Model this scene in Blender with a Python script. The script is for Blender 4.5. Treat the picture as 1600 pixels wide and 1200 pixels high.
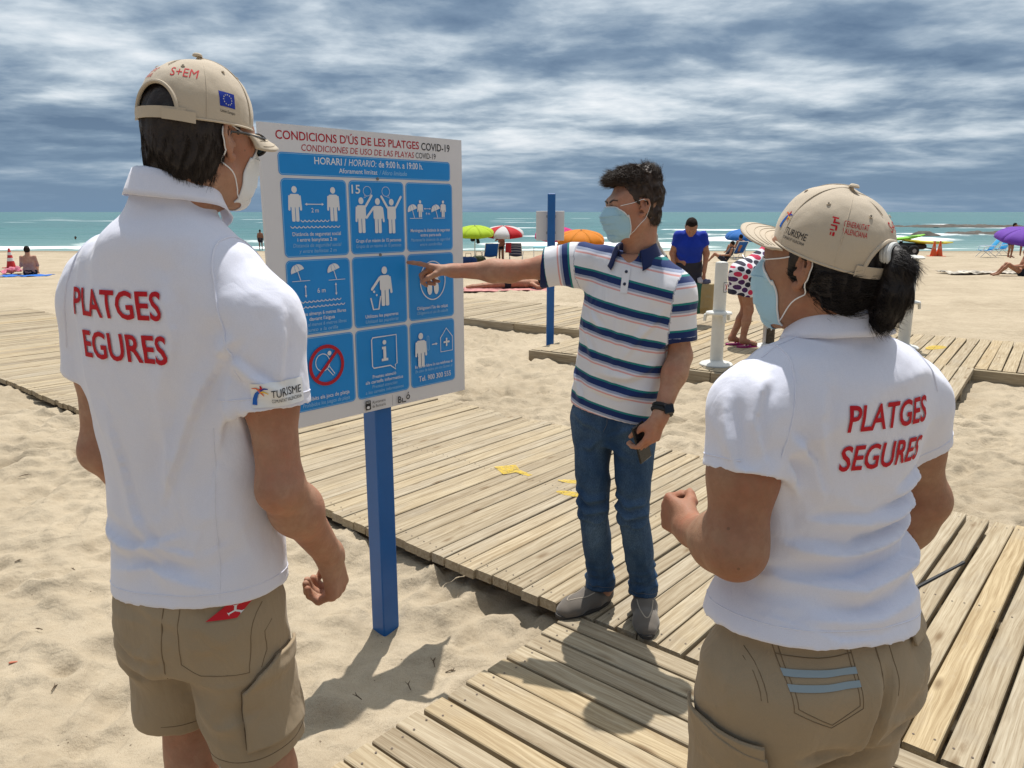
import bpy, bmesh, math, random
import numpy as np
from mathutils import Vector, Matrix, Euler
from mathutils.bvhtree import BVHTree

for _o in list(bpy.data.objects):
    bpy.data.objects.remove(_o)
scene = bpy.context.scene
COL = scene.collection
R = math.radians
random.seed(7)
RNG = np.random.RandomState(11)

# ------------------------------------------------------------------ camera
CAM_H = 1.67
PITCH = math.atan(269 / 1200.0)
cam_data = bpy.data.cameras.new('camera')
cam_data.sensor_width = 36
cam_data.lens = 27.0
cam_data.clip_start = 0.05
cam_data.clip_end = 20000
camera = bpy.data.objects.new('camera', cam_data)
camera.location = (0, 0, CAM_H)
camera.rotation_euler = (math.pi / 2 - PITCH, 0, 0)
COL.objects.link(camera)
scene.camera = camera

# ------------------------------------------------------------------ light
SUN_DIR = Vector((0.050, 0.375, 1.0)).normalized()      # towards the sun
SUN_EL = math.asin(SUN_DIR.z)
SUN_AZ = math.atan2(SUN_DIR.x, SUN_DIR.y)              # clockwise from +Y
sun_data = bpy.data.lights.new('sun', 'SUN')
sun_data.energy = 4.8
sun_data.angle = R(0.53)
sun_data.color = (1.0, 0.965, 0.91)
sun = bpy.data.objects.new('sun', sun_data)
sun.rotation_euler = SUN_DIR.to_track_quat('Z', 'Y').to_euler()
sun.location = (0, 0, 30)
COL.objects.link(sun)

scene.view_settings.view_transform = 'Standard'
scene.view_settings.look = 'None'
scene.view_settings.exposure = 0.10
scene.view_settings.gamma = 1.0
scene.view_settings.use_curve_mapping = False
scene.render.resolution_x = 1024
scene.render.resolution_y = 768


class NT:
    """small node-tree helper"""
    def __init__(s, tree):
        s.t = tree
        s.n = tree.nodes
        s.l = tree.links

    def node(s, typ, **kw):
        n = s.n.new(typ)
        for k, v in kw.items():
            setattr(n, k, v)
        return n

    def put(s, sock, v):
        if hasattr(v, 'is_output') or isinstance(v, bpy.types.NodeSocket):
            s.l.new(v, sock)
        else:
            sock.default_value = v

    def math(s, op, a, b=0.0, c=0.0, clamp=False):
        n = s.node('ShaderNodeMath', operation=op, use_clamp=clamp)
        s.put(n.inputs[0], a)
        s.put(n.inputs[1], b)
        s.put(n.inputs[2], c)
        return n.outputs[0]

    def mix(s, f, a, b, typ='MIX'):
        n = s.node('ShaderNodeMix', data_type='RGBA', blend_type=typ)
        n.clamp_factor = True
        s.put(n.inputs[0], f)
        s.put(n.inputs[6], a if not isinstance(a, tuple) else (*a[:3], 1))
        s.put(n.inputs[7], b if not isinstance(b, tuple) else (*b[:3], 1))
        return n.outputs[2]

    def noise(s, vec, scale, detail=4, rough=0.55, dist=0.0):
        n = s.node('ShaderNodeTexNoise')
        if vec is not None:
            s.l.new(vec, n.inputs['Vector'])
        n.inputs['Scale'].default_value = scale
        n.inputs['Detail'].default_value = detail
        n.inputs['Roughness'].default_value = rough
        n.inputs['Distortion'].default_value = dist
        return n.outputs['Fac']

    def ramp(s, f, stops, interp='LINEAR'):
        n = s.node('ShaderNodeValToRGB')
        n.color_ramp.interpolation = interp
        e = n.color_ramp.elements
        while len(e) < len(stops):
            e.new(0.5)
        for q, (p, c) in zip(e, stops):
            q.position = p
            q.color = (c, c, c, 1) if not isinstance(c, tuple) else (*c[:3], 1)
        s.put(n.inputs[0], f)
        return n.outputs[0]

    def mapping(s, vec, scale=(1, 1, 1), loc=(0, 0, 0), rot=(0, 0, 0)):
        n = s.node('ShaderNodeMapping')
        s.l.new(vec, n.inputs[0])
        n.inputs['Location'].default_value = loc
        n.inputs['Rotation'].default_value = rot
        n.inputs['Scale'].default_value = scale
        return n.outputs[0]

    def bump(s, h, strength=0.3, dist=0.01, normal=None):
        n = s.node('ShaderNodeBump')
        n.inputs['Strength'].default_value = strength
        n.inputs['Distance'].default_value = dist
        s.l.new(h, n.inputs['Height'])
        if normal is not None:
            s.l.new(normal, n.inputs['Normal'])
        return n.outputs[0]


# ------------------------------------------------------------------ sky: Nishita air behind broken stratocumulus
world = bpy.data.worlds.new('World')
scene.world = world
world.use_nodes = True
w = NT(world.node_tree)
w.n.clear()
out = w.node('ShaderNodeOutputWorld')
bg = w.node('ShaderNodeBackground')
bg.inputs[1].default_value = 0.1
sky = w.node('ShaderNodeTexSky', sky_type='NISHITA')
sky.sun_disc = False
sky.sun_elevation = SUN_EL
sky.sun_rotation = SUN_AZ
sky.air_density = 1.0
sky.dust_density = 1.5
tc = w.node('ShaderNodeTexCoord')
sep = w.node('ShaderNodeSeparateXYZ')
w.l.new(tc.outputs['Generated'], sep.inputs[0])
zz = w.math('MAXIMUM', sep.outputs[2], 0.0)
den = w.math('ADD', zz, 0.12)
cmb = w.node('ShaderNodeCombineXYZ')
w.l.new(w.math('DIVIDE', sep.outputs[0], den), cmb.inputs[0])
w.l.new(w.math('DIVIDE', sep.outputs[1], den), cmb.inputs[1])
cv = cmb.outputs[0]
big = w.noise(w.mapping(cv, (0.62, 1.0, 1), (7.6, 2.4, 0), (0, 0, R(-6))), 0.70, 4, 0.5, 0.2)
mid = w.noise(w.mapping(cv, (0.8, 1.0, 1), (2.2, 9.1, 0), (0, 0, R(5))), 1.6, 6, 0.55, 0.25)
fine = w.noise(w.mapping(cv, (0.95, 1.0, 1), (0.4, 5.2, 0), (0, 0, R(-10))), 3.2, 10, 0.58, 0.15)
sunv = w.node('ShaderNodeVectorMath', operation='DOT_PRODUCT')
w.l.new(tc.outputs['Generated'], sunv.inputs[0])
sunv.inputs[1].default_value = tuple(SUN_DIR)
glow = w.math('MINIMUM', w.math('MULTIPLY', w.math('SUBTRACT', sunv.outputs['Value'], 0.45), 0.50), 0.075)   # clouds brighten towards the sun
cl = w.math('ADD', w.math('ADD', w.math('MULTIPLY', big, 0.46), w.math('ADD', w.math('MULTIPLY', mid, 0.32), w.math('MULTIPLY', fine, 0.22))), glow)
ccol = w.ramp(cl, [(0.40, (0.105, 0.170, 0.27)), (0.455, (0.185, 0.265, 0.37)),
                   (0.50, (0.34, 0.425, 0.515)), (0.545, (0.58, 0.655, 0.72)), (0.61, (0.88, 0.91, 0.935))])
haze = w.ramp(zz, [(0.0, 1.0), (0.035, 0.72), (0.10, 0.0)])
ccol = w.mix(w.math('MULTIPLY', haze, 0.85), ccol, (0.17, 0.275, 0.41))
sc = w.node('ShaderNodeVectorMath', operation='SCALE')
w.l.new(ccol, sc.inputs[0])
sc.inputs['Scale'].default_value = 10.0
w.l.new(w.mix(0.93, sky.outputs[0], sc.outputs[0]), bg.inputs[0])
w.l.new(bg.outputs[0], out.inputs[0])


# ------------------------------------------------------------------ pixel of the photograph -> direction
_C, _S = math.cos(PITCH), math.sin(PITCH)


def ray(px, py):
    r = (px - 800) / 1200.0
    d = (py - 600) / 1200.0
    return Vector((r, _C - d * _S, -_S - d * _C))


def at(px, py, D):
    v = ray(px, py)
    return Vector((0, 0, CAM_H)) + v * (D / v.y)


def beach_z(y):
    return -0.021 * max(0.0, y - 12.0)


def on_beach(px, py):
    v = ray(px, py)
    D = 10.0
    for _ in range(40):
        D = 0.5 * D + 0.5 * (beach_z(D) - CAM_H) / v.z * v.y
    p = at(px, py, D)
    return Vector((p.x, p.y, beach_z(p.y)))


# ------------------------------------------------------------------ materials
_mats = {}


def mat(name, col, rough=0.6, spec=0.3, var=0.0, vscale=20, bump=0.0, bscale=120, bdist=0.002, sss=0.0,
        sheen=0.0, metal=0.0, coat=0.0, detail=4):
    if name in _mats:
        return _mats[name]
    m = bpy.data.materials.new(name)
    m.use_nodes = True
    t = NT(m.node_tree)
    b = t.n['Principled BSDF']
    b.inputs['Roughness'].default_value = rough
    b.inputs['Specular IOR Level'].default_value = spec
    b.inputs['Metallic'].default_value = metal
    b.inputs['Coat Weight'].default_value = coat
    if sss:
        b.inputs['Subsurface Weight'].default_value = sss
        b.inputs['Subsurface Radius'].default_value = (0.012, 0.005, 0.003)
        b.inputs['Subsurface Scale'].default_value = 1.0
    if sheen:
        b.inputs['Sheen Weight'].default_value = sheen
        b.inputs['Sheen Roughness'].default_value = 0.5
    tc = t.node('ShaderNodeTexCoord').outputs['Object']
    if var:
        f = t.noise(tc, vscale, detail, 0.6)
        f = t.ramp(f, [(0.3, 0.0), (0.7, 1.0)])
        lo = tuple(c * (1 - var) for c in col)
        hi = tuple(min(1, c * (1 + var)) for c in col)
        t.l.new(t.mix(f, lo, hi), b.inputs['Base Color'])
    else:
        b.inputs['Base Color'].default_value = (*col, 1)
    if bump:
        t.l.new(t.bump(t.noise(tc, bscale, 3, 0.6), bump, bdist), b.inputs['Normal'])
    _mats[name] = m
    return m


# ------------------------------------------------------------------ objects
def props(o, label=None, cat=None, group=None, kind=None):
    for k, v in (('label', label), ('category', cat), ('group', group), ('kind', kind)):
        if v:
            o[k] = v
    return o


def empty(name, loc=(0, 0, 0), rz=0.0, label=None, cat=None, group=None):
    o = bpy.data.objects.new(name, None)
    o.empty_display_size = 0.1
    o.location = loc
    o.rotation_euler = (0, 0, rz)
    COL.objects.link(o)
    return props(o, label, cat, group)


def mesh_obj(name, V, F, material, parent=None, smooth=True, mi=None):
    me = bpy.data.meshes.new(name)
    V = np.asarray(V, dtype=np.float64)
    if isinstance(F, np.ndarray):
        n, k = F.shape
        me.vertices.add(len(V))
        me.vertices.foreach_set('co', V.ravel())
        me.loops.add(n * k)
        me.loops.foreach_set('vertex_index', F.ravel().astype(np.int32))
        me.polygons.add(n)
        me.polygons.foreach_set('loop_start', np.arange(n, dtype=np.int32) * k)
        me.update(calc_edges=True)
    else:
        me.from_pydata([tuple(v) for v in V], [], [tuple(f) for f in F])
    for m in (material if isinstance(material, (list, tuple)) else [material]):
        me.materials.append(m)
    if mi is not None:
        me.polygons.foreach_set('material_index', np.asarray(mi, dtype=np.int32))
    if smooth:
        me.polygons.foreach_set('use_smooth', np.ones(len(me.polygons), dtype=bool))
    me.validate()
    o = bpy.data.objects.new(name, me)
    COL.objects.link(o)
    if parent:
        o.parent = parent
    return o


def auto_smooth(o, ang=35):
    me = o.data
    bm = bmesh.new()
    bm.from_mesh(me)
    for e in bm.edges:
        if len(e.link_faces) == 2 and e.calc_face_angle(0) > R(ang):
            e.smooth = False
    for f in bm.faces:
        f.smooth = True
    bm.to_mesh(me)
    bm.free()
    return o


def link_copy(src, parent=None):
    c = src.copy()
    COL.objects.link(c)
    c.parent = parent
    return c


class MB:
    """collects simple solids into one mesh"""
    def __init__(s):
        s.V = []
        s.F = []
        s.mi = []

    def add(s, V, F, mi=0, M=None):
        o = len(s.V)
        for v in V:
            v = Vector(v)
            s.V.append(tuple(M @ v) if M else tuple(v))
        for f in F:
            s.F.append(tuple(i + o for i in f))
            s.mi.append(mi)
        return s

    def box(s, lo, hi, bev=0.0, mi=0, M=None):
        bm = bmesh.new()
        bmesh.ops.create_cube(bm, size=1)
        lo, hi = Vector(lo), Vector(hi)
        for v in bm.verts:
            v.co = Vector(((v.co.x + .5) * (hi.x - lo.x) + lo.x, (v.co.y + .5) * (hi.y - lo.y) + lo.y,
                           (v.co.z + .5) * (hi.z - lo.z) + lo.z))
        if bev:
            bmesh.ops.bevel(bm, geom=list(bm.edges), offset=bev, segments=1, affect='EDGES')
        bm.verts.index_update()
        s.add([v.co for v in bm.verts], [[v.index for v in f.verts] for f in bm.faces], mi, M)
        bm.free()
        return s

    def tube(s, pts, r, seg=8, mi=0, cap=True, M=None):
        pts = [Vector(p) for p in pts]
        rs = r if isinstance(r, (list, tuple)) else [r] * len(pts)
        V = []
        up = Vector((0, 0, 1))
        prev = None
        for i, p in enumerate(pts):
            d = (pts[min(i + 1, len(pts) - 1)] - pts[max(i - 1, 0)]).normalized()
            if prev is None:
                a = d.cross(up if abs(d.z) < 0.95 else Vector((1, 0, 0))).normalized()
            else:
                a = (prev - d * prev.dot(d)).normalized()
            prev = a
            b = d.cross(a)
            for k in range(seg):
                t = 2 * math.pi * k / seg
                V.append(p + (a * math.cos(t) + b * math.sin(t)) * rs[i])
        F = []
        for i in range(len(pts) - 1):
            for k in range(seg):
                k2 = (k + 1) % seg
                F.append((i * seg + k, i * seg + k2, (i + 1) * seg + k2, (i + 1) * seg + k))
        if cap:
            F.append(tuple(range(seg))[::-1])
            F.append(tuple((len(pts) - 1) * seg + k for k in range(seg)))
        return s.add(V, F, mi, M)

    def lathe(s, prof, seg=20, mi=0, M=None):
        V = []
        F = []
        n = len(prof)
        for k in range(seg):
            t = 2 * math.pi * k / seg
            for r, z in prof:
                V.append((r * math.cos(t), r * math.sin(t), z))
        for k in range(seg):
            k2 = (k + 1) % seg
            for i in range(n - 1):
                F.append((k * n + i, k2 * n + i, k2 * n + i + 1, k * n + i + 1))
        if prof[0][0] > 1e-5:
            F.append(tuple(k * n for k in range(seg))[::-1])
        if prof[-1][0] > 1e-5:
            F.append(tuple(k * n + n - 1 for k in range(seg)))
        return s.add(V, F, mi, M)

    def build(s, name, material, parent=None, smooth=True, ang=35):
        o = mesh_obj(name, s.V, s.F, material, parent, smooth, s.mi)
        if smooth:
            auto_smooth(o, ang)
        return o


# ------------------------------------------------------------------ numpy noise
def _hash(ix, iy, iz, seed):
    h = (ix * 374761393 + iy * 668265263 + iz * 2147483647 + seed * 1274126177) & 0xFFFFFFFF
    h = ((h ^ (h >> 13)) * 1274126177) & 0xFFFFFFFF
    h = (h ^ (h >> 16)) & 0xFFFFFFFF
    return h


def vnoise(p, seed=0):
    """smooth value noise in [-1,1], p (n,3)"""
    p = np.asarray(p, dtype=np.float64)
    i = np.floor(p).astype(np.int64)
    f = p - i
    f = f * f * f * (f * (f * 6 - 15) + 10)
    r = np.zeros(len(p))
    for dx in (0, 1):
        for dy in (0, 1):
            for dz in (0, 1):
                wgt = (f[:, 0] if dx else 1 - f[:, 0]) * (f[:, 1] if dy else 1 - f[:, 1]) * (f[:, 2] if dz else 1 - f[:, 2])
                r += wgt * (_hash(i[:, 0] + dx, i[:, 1] + dy, i[:, 2] + dz, seed) / 2147483647.5 - 1)
    return r


def fbm(p, seed=0, oct=3):
    p = np.asarray(p, dtype=np.float64)
    a = 1.0
    r = 0
    for k in range(oct):
        r = r + a * vnoise(p * 2 ** k, seed + k)
        a *= 0.5
    return r


# ------------------------------------------------------------------ signed-distance modelling
def smin(a, b, k):
    if k <= 0:
        return np.minimum(a, b)
    h = np.maximum(k - np.abs(a - b), 0) / k
    return np.minimum(a, b) - h * h * k * 0.25


def pch(zs, vs, z):
    """smooth interpolation of control values"""
    zs = np.asarray(zs, float)
    vs = np.asarray(vs, float)
    d = np.diff(vs) / np.diff(zs)
    m = np.zeros_like(vs)
    m[0], m[-1] = d[0], d[-1]
    for i in range(1, len(vs) - 1):
        if d[i - 1] * d[i] > 0:
            m[i] = 2 * d[i - 1] * d[i] / (d[i - 1] + d[i])
    z = np.clip(z, zs[0], zs[-1])
    k = np.clip(np.searchsorted(zs, z, side='right') - 1, 0, len(zs) - 2)
    h = zs[k + 1] - zs[k]
    t = (z - zs[k]) / h
    return ((2 * t ** 3 - 3 * t ** 2 + 1) * vs[k] + (t ** 3 - 2 * t ** 2 + t) * h * m[k]
            + (-2 * t ** 3 + 3 * t ** 2) * vs[k + 1] + (t ** 3 - t ** 2) * h * m[k + 1])


class Field:
    def __init__(s, lo, hi, h):
        s.lo = np.array(lo, float)
        s.h = h
        s.n = np.ceil((np.array(hi, float) - s.lo) / h).astype(int) + 1
        s.f = np.full(s.n, 0.12, dtype=np.float32)

    def sub(s, lo, hi):
        sl = []
        ax = []
        for i in range(3):
            a = max(0, int((lo[i] - s.lo[i]) / s.h))
            b = min(s.n[i], int(math.ceil((hi[i] - s.lo[i]) / s.h)) + 2)
            b = max(a, b)
            sl.append(slice(a, b))
            v = (s.lo[i] + s.h * np.arange(a, b)).astype(np.float32)
            sh = [1, 1, 1]
            sh[i] = len(v)
            ax.append(v.reshape(sh))
        return tuple(sl), ax

    def put(s, sl, d, k, op):
        c = s.f[sl]
        if op == 'u':
            s.f[sl] = smin(c, d, k)
        elif op == 's':
            s.f[sl] = -smin(-c, d, k)
        else:
            s.f[sl] = -smin(-c, -d, k)

    def cone(s, a, b, ra, rb=None, k=0.02, op='u', flat=None, ratio=1.0, cuts=()):
        rb = ra if rb is None else rb
        a = np.array(a, float)
        b = np.array(b, float)
        pad = k + 0.025
        rm = max(ra, rb) * max(1, ratio)
        sl, (X, Y, Z) = s.sub(np.minimum(a, b) - rm - pad, np.maximum(a, b) + rm + pad)
        if any(q.stop <= q.start for q in sl):
            return s
        ab = b - a
        L = max(1e-9, float(ab @ ab))
        t = np.clip(((X - a[0]) * ab[0] + (Y - a[1]) * ab[1] + (Z - a[2]) * ab[2]) / L, 0, 1)
        qx, qy, qz = X - a[0] - t * ab[0], Y - a[1] - t * ab[1], Z - a[2] - t * ab[2]
        if flat is not None:
            u = np.array(flat, float)
            u /= np.linalg.norm(u)
            c = (qx * u[0] + qy * u[1] + qz * u[2]) * (1 / ratio - 1)
            qx, qy, qz = qx + c * u[0], qy + c * u[1], qz + c * u[2]
        d = np.sqrt(qx * qx + qy * qy + qz * qz) - (ra + (rb - ra) * t)
        for (p, n) in cuts:
            n = np.array(n, float)
            n /= np.linalg.norm(n)
            d = np.maximum(d, (X - p[0]) * n[0] + (Y - p[1]) * n[1] + (Z - p[2]) * n[2])
        s.put(sl, d, k, op)
        return s

    def chain(s, pts, rs, k=0.02, **kw):
        for i in range(len(pts) - 1):
            s.cone(pts[i], pts[i + 1], rs[i], rs[i + 1], k, **kw)
        return s

    def ell(s, c, r, k=0.02, op='u', rot=None):
        c = np.array(c, float)
        r = np.array(r, float)
        pad = k + 0.025
        m = r.max() if rot is not None else r
        sl, (X, Y, Z) = s.sub(c - m - pad, c + m + pad)
        if any(q.stop <= q.start for q in sl):
            return s
        X, Y, Z = X - c[0], Y - c[1], Z - c[2]
        if rot is not None:
            Q = np.array(Euler(rot).to_matrix().transposed())
            X, Y, Z = (Q[0, 0] * X + Q[0, 1] * Y + Q[0, 2] * Z, Q[1, 0] * X + Q[1, 1] * Y + Q[1, 2] * Z,
                       Q[2, 0] * X + Q[2, 1] * Y + Q[2, 2] * Z)
        k0 = np.sqrt((X / r[0]) ** 2 + (Y / r[1]) ** 2 + (Z / r[2]) ** 2)
        k1 = np.sqrt((X / r[0] ** 2) ** 2 + (Y / r[1] ** 2) ** 2 + (Z / r[2] ** 2) ** 2) + 1e-6
        s.put(sl, k0 * (k0 - 1) / k1, k, op)
        return s

    def loft(s, rows, k=0.02, op='u', n=2.3, ztop=None, zbot=None, tilt=(0, 0)):
        """rows: (z, cx, cy, half width, depth front, depth back); tilt of the end planes"""
        rows = np.array(sorted(rows), float)
        z0, z1 = rows[0, 0], rows[-1, 0]
        m = rows[:, 3:].max() + k + 0.03
        cx0, cy0 = rows[:, 1], rows[:, 2]
        sl, (X, Y, Z) = s.sub((cx0.min() - m, cy0.min() - m, z0 - 0.1), (cx0.max() + m, cy0.max() + m, z1 + 0.1))
        zf = Z.ravel()
        cx, cy, a, bf, bb = [pch(rows[:, 0], rows[:, i], zf).reshape(Z.shape).astype(np.float32) for i in range(1, 6)]
        x, y = X - cx, Y - cy
        b = np.where(y > 0, bf, bb)
        d = ((np.abs(x) / a) ** n + (np.abs(y) / b) ** n) ** (1.0 / n) - 1
        d = d * np.minimum(a, b)
        d = np.maximum(d, z0 - Z + tilt[0] * x + tilt[1] * y)
        d = np.maximum(d, Z - z1)
        s.put(sl, d, k, op)
        return s

    def mesh(s, smooth=1):
        f = s.f
        f[0], f[-1], f[:, 0], f[:, -1], f[:, :, 0], f[:, :, -1] = .1, .1, .1, .1, .1, .1
        sg = f < 0
        a = sg.astype(np.int8)
        cnt = (a[:-1, :-1, :-1] + a[1:, :-1, :-1] + a[:-1, 1:, :-1] + a[:-1, :-1, 1:] + a[1:, 1:, :-1]
               + a[1:, :-1, 1:] + a[:-1, 1:, 1:] + a[1:, 1:, 1:])
        act = (cnt > 0) & (cnt < 8)
        ijk = np.argwhere(act)
        idx = np.full(act.shape, -1, dtype=np.int64)
        idx[act] = np.arange(len(ijk))
        acc = np.zeros((len(ijk), 3))
        wg = np.zeros(len(ijk))
        cs = [(i, j, k) for i in (0, 1) for j in (0, 1) for k in (0, 1)]
        cv = {c: f[ijk[:, 0] + c[0], ijk[:, 1] + c[1], ijk[:, 2] + c[2]] for c in cs}
        for c in cs:
            for ax in range(3):
                if c[ax] == 0:
                    e = list(c)
                    e[ax] = 1
                    v1, v2 = cv[c], cv[tuple(e)]
                    m = (v1 < 0) != (v2 < 0)
                    t = v1[m] / (v1[m] - v2[m])
                    q = np.tile(np.array(c, float), (m.sum(), 1))
                    q[:, ax] += t
                    acc[m] += q
                    wg[m] += 1
        V = s.lo + s.h * (ijk + acc / wg[:, None])
        quads = []
        for ax in range(3):
            e1, e2 = (ax + 1) % 3, (ax + 2) % 3
            s1 = [slice(None)] * 3
            s2 = [slice(None)] * 3
            s1[ax] = slice(0, -1)
            s2[ax] = slice(1, None)
            ch = np.argwhere(sg[tuple(s1)] != sg[tuple(s2)])
            ch = ch[(ch[:, e1] > 0) & (ch[:, e2] > 0) & (ch[:, e1] < sg.shape[e1] - 1) & (ch[:, e2] < sg.shape[e2] - 1)]
            ins = sg[ch[:, 0], ch[:, 1], ch[:, 2]]
            A = np.zeros(3, int)
            B = np.zeros(3, int)
            A[e1] = 1
            B[e2] = 1

            def ix(q):
                return idx[q[:, 0], q[:, 1], q[:, 2]]
            Q = np.stack([ix(ch), ix(ch - A), ix(ch - A - B), ix(ch - B)], 1)
            Q[~ins] = Q[~ins][:, ::-1]
            quads.append(Q)
        Fq = np.concatenate(quads)
        Fq = Fq[(Fq >= 0).all(1)]
        for _ in range(smooth):
            V = lap(V, Fq, 0.5)
        return V, Fq


def lap(V, F, w=0.5):
    e = np.concatenate([F[:, [0, 1]], F[:, [1, 2]], F[:, [2, 3]], F[:, [3, 0]]])
    n = len(V)
    cnt = np.bincount(e[:, 0], minlength=n) + np.bincount(e[:, 1], minlength=n)
    S = np.stack([np.bincount(e[:, 0], V[e[:, 1], i], n) + np.bincount(e[:, 1], V[e[:, 0], i], n) for i in range(3)], 1)
    return V * (1 - w) + w * S / np.maximum(cnt, 1)[:, None]


def normals(V, F):
    fn = np.cross(V[F[:, 2]] - V[F[:, 0]], V[F[:, 3]] - V[F[:, 1]])
    N = np.stack([sum(np.bincount(F[:, j], fn[:, i], len(V)) for j in range(4)) for i in range(3)], 1)
    return N / (np.linalg.norm(N, axis=1)[:, None] + 1e-12)


def folds(V, F, segs=(), noise=0.0, nscale=(6, 6, 6), seed=1, fine=0.0, fade=None):
    """cloth relief: list of (polyline, width, height) creases plus anisotropic noise"""
    N = normals(V, F)
    d = np.zeros(len(V))
    if noise:
        q = V * np.array(nscale)
        wv = fbm(q * 0.5, seed + 9, 2)[:, None] * 0.6
        d += noise * (1 - 2 * np.abs(fbm(q + wv, seed, 2)))
    if fine:
        d += fine * fbm(V * 38, seed + 5, 2)
    for pts, wd, amp in segs:
        P = np.array(pts, float)
        best = np.full(len(V), 9.0)
        bt = np.zeros(len(V))
        side = np.ones(len(V))
        n = len(P) - 1
        for i in range(n):
            ab = P[i + 1] - P[i]
            t = np.clip(((V - P[i]) @ ab) / (ab @ ab), 0, 1)
            dist = np.linalg.norm(V - P[i] - t[:, None] * ab, axis=1)
            m = dist < best
            best[m] = dist[m]
            bt[m] = (i + t[m]) / n
            sd = ((V - P[i]) * np.cross(N, ab / np.linalg.norm(ab))).sum(1)
            side[m] = np.sign(sd[m])
        env = np.sin(np.pi * np.clip(bt * 0.94 + 0.03, 0, 1)) ** 0.6
        x = best / (wd * np.where(side > 0, 0.62, 1.35))
        d += amp * env * (np.exp(-x * x) - 0.40 * np.exp(-(x - 1.8) ** 2))
    if fade:
        d *= np.clip((V[:, 2] - fade[0]) / (fade[1] - fade[0]), 0.0, 1)
    V = V + N * d[:, None]
    if len(segs):
        for _ in range(2):
            V = lap(V, F, 0.5)
    return V


def xf(V, M):
    M = np.array(M)
    return np.asarray(V) @ M[:3, :3].T + M[:3, 3]


def bvh_of(V, F):
    return BVHTree.FromPolygons([tuple(v) for v in V], [tuple(int(i) for i in f) for f in F])


# ------------------------------------------------------------------ lettering
def text_mesh(txt, size=1.0, bold=0.0, shear=0.0, align='CENTER', width=None, spacing=1.0, lead=1.0):
    cu = bpy.data.curves.new('lettering', 'FONT')
    cu.body = txt
    cu.size = size
    cu.offset = bold * size
    cu.shear = shear
    cu.align_x = align
    cu.space_character = spacing
    cu.space_line = lead
    cu.resolution_u = 3
    ob = bpy.data.objects.new('lettering', cu)
    COL.objects.link(ob)
    dg = bpy.context.evaluated_depsgraph_get()
    me = bpy.data.meshes.new_from_object(ob.evaluated_get(dg))
    V = np.array([v.co[:] for v in me.vertices]).reshape(-1, 3)[:, :2]
    F = [tuple(p.vertices) for p in me.polygons]
    bpy.data.objects.remove(ob)
    bpy.data.curves.remove(cu)
    bpy.data.meshes.remove(me)
    if width and len(V):
        c = {'CENTER': (V[:, 0].min() + V[:, 0].max()) / 2, 'LEFT': V[:, 0].min(), 'RIGHT': V[:, 0].max()}[align]
        V[:, 0] = (V[:, 0] - c) * width / (V[:, 0].max() - V[:, 0].min())
    return V, F


def dice(V2, F, step):
    """cut a flat shape finely enough to be laid on a curved surface"""
    bm = bmesh.new()
    vs = [bm.verts.new((v[0], v[1], 0)) for v in V2]
    for f in F:
        try:
            bm.faces.new([vs[i] for i in f])
        except ValueError:
            pass
    bmesh.ops.triangulate(bm, faces=bm.faces[:])
    for _ in range(7):
        es = [e for e in bm.edges if e.calc_length() > step]
        if not es:
            break
        bmesh.ops.subdivide_edges(bm, edges=es, cuts=1, use_grid_fill=False)
        bmesh.ops.triangulate(bm, faces=bm.faces[:])
    bm.verts.index_update()
    V = np.array([v.co[:] for v in bm.verts])[:, :2]
    F = [tuple(v.index for v in f.verts) for f in bm.faces]
    bm.free()
    return V, F


def lay_on(name, V2, F, bvh, origin, ux, uy, direction, material, parent, lift=0.0012, step=0.012):
    """drape a flat print on a surface: rays start at origin + x*ux + y*uy"""
    V2, F = dice(V2, F, step)
    o, ux, uy, d = Vector(origin), Vector(ux), Vector(uy), Vector(direction).normalized()
    hits = [bvh.ray_cast(o + ux * x + uy * y, d) for x, y in V2]
    ds = [h[3] for h in hits if h[0] is not None]
    if not ds:
        return None
    md = sorted(ds)[len(ds) // 2] + 0.07
    V = []
    ok = []
    for (x, y), h in zip(V2, hits):
        if h[0] is None or h[3] > md:
            V.append(o + ux * x + uy * y)
            ok.append(False)
        else:
            n = h[1] if h[1].dot(d) < 0 else -h[1]
            V.append(h[0] + n * lift * 0.4 - d * lift * 0.6)
            ok.append(True)
    F = [f for f in F if all(ok[i] for i in f)]
    if not F:
        return None
    ob = mesh_obj(name, [tuple(v) for v in V], F, material, parent, True)
    return ob


def rrect(u0, v0, u1, v1, r, seg=6):
    pts = []
    for cx, cy, a0 in ((u1 - r, v1 - r, 0), (u0 + r, v1 - r, 90), (u0 + r, v0 + r, 180), (u1 - r, v0 + r, 270)):
        for k in range(seg + 1):
            a = R(a0 + 90 * k / seg)
            pts.append((cx + r * math.cos(a), cy + r * math.sin(a)))
    return pts


def disc2(cx, cy, rx, ry=None, seg=20):
    ry = ry or rx
    return [(cx + rx * math.cos(2 * math.pi * k / seg), cy + ry * math.sin(2 * math.pi * k / seg)) for k in range(seg)]


# =================================================================== THE SETTING
DM = Vector((0.760, -0.649, 0)).normalized()      # direction the near boardwalk runs
NM = Vector((0.649, 0.760, 0)).normalized()       # direction its planks run
DF = Vector((0.814, -0.581, 0)).normalized()      # the farther boardwalk
NF = Vector((0.581, 0.814, 0)).normalized()
POST = Vector((-0.545, 3.025, 0))


def smoothstep(a, b, x):
    t = np.clip((x - a) / (b - a), 0, 1)
    return t * t * (3 - 2 * t)


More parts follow.
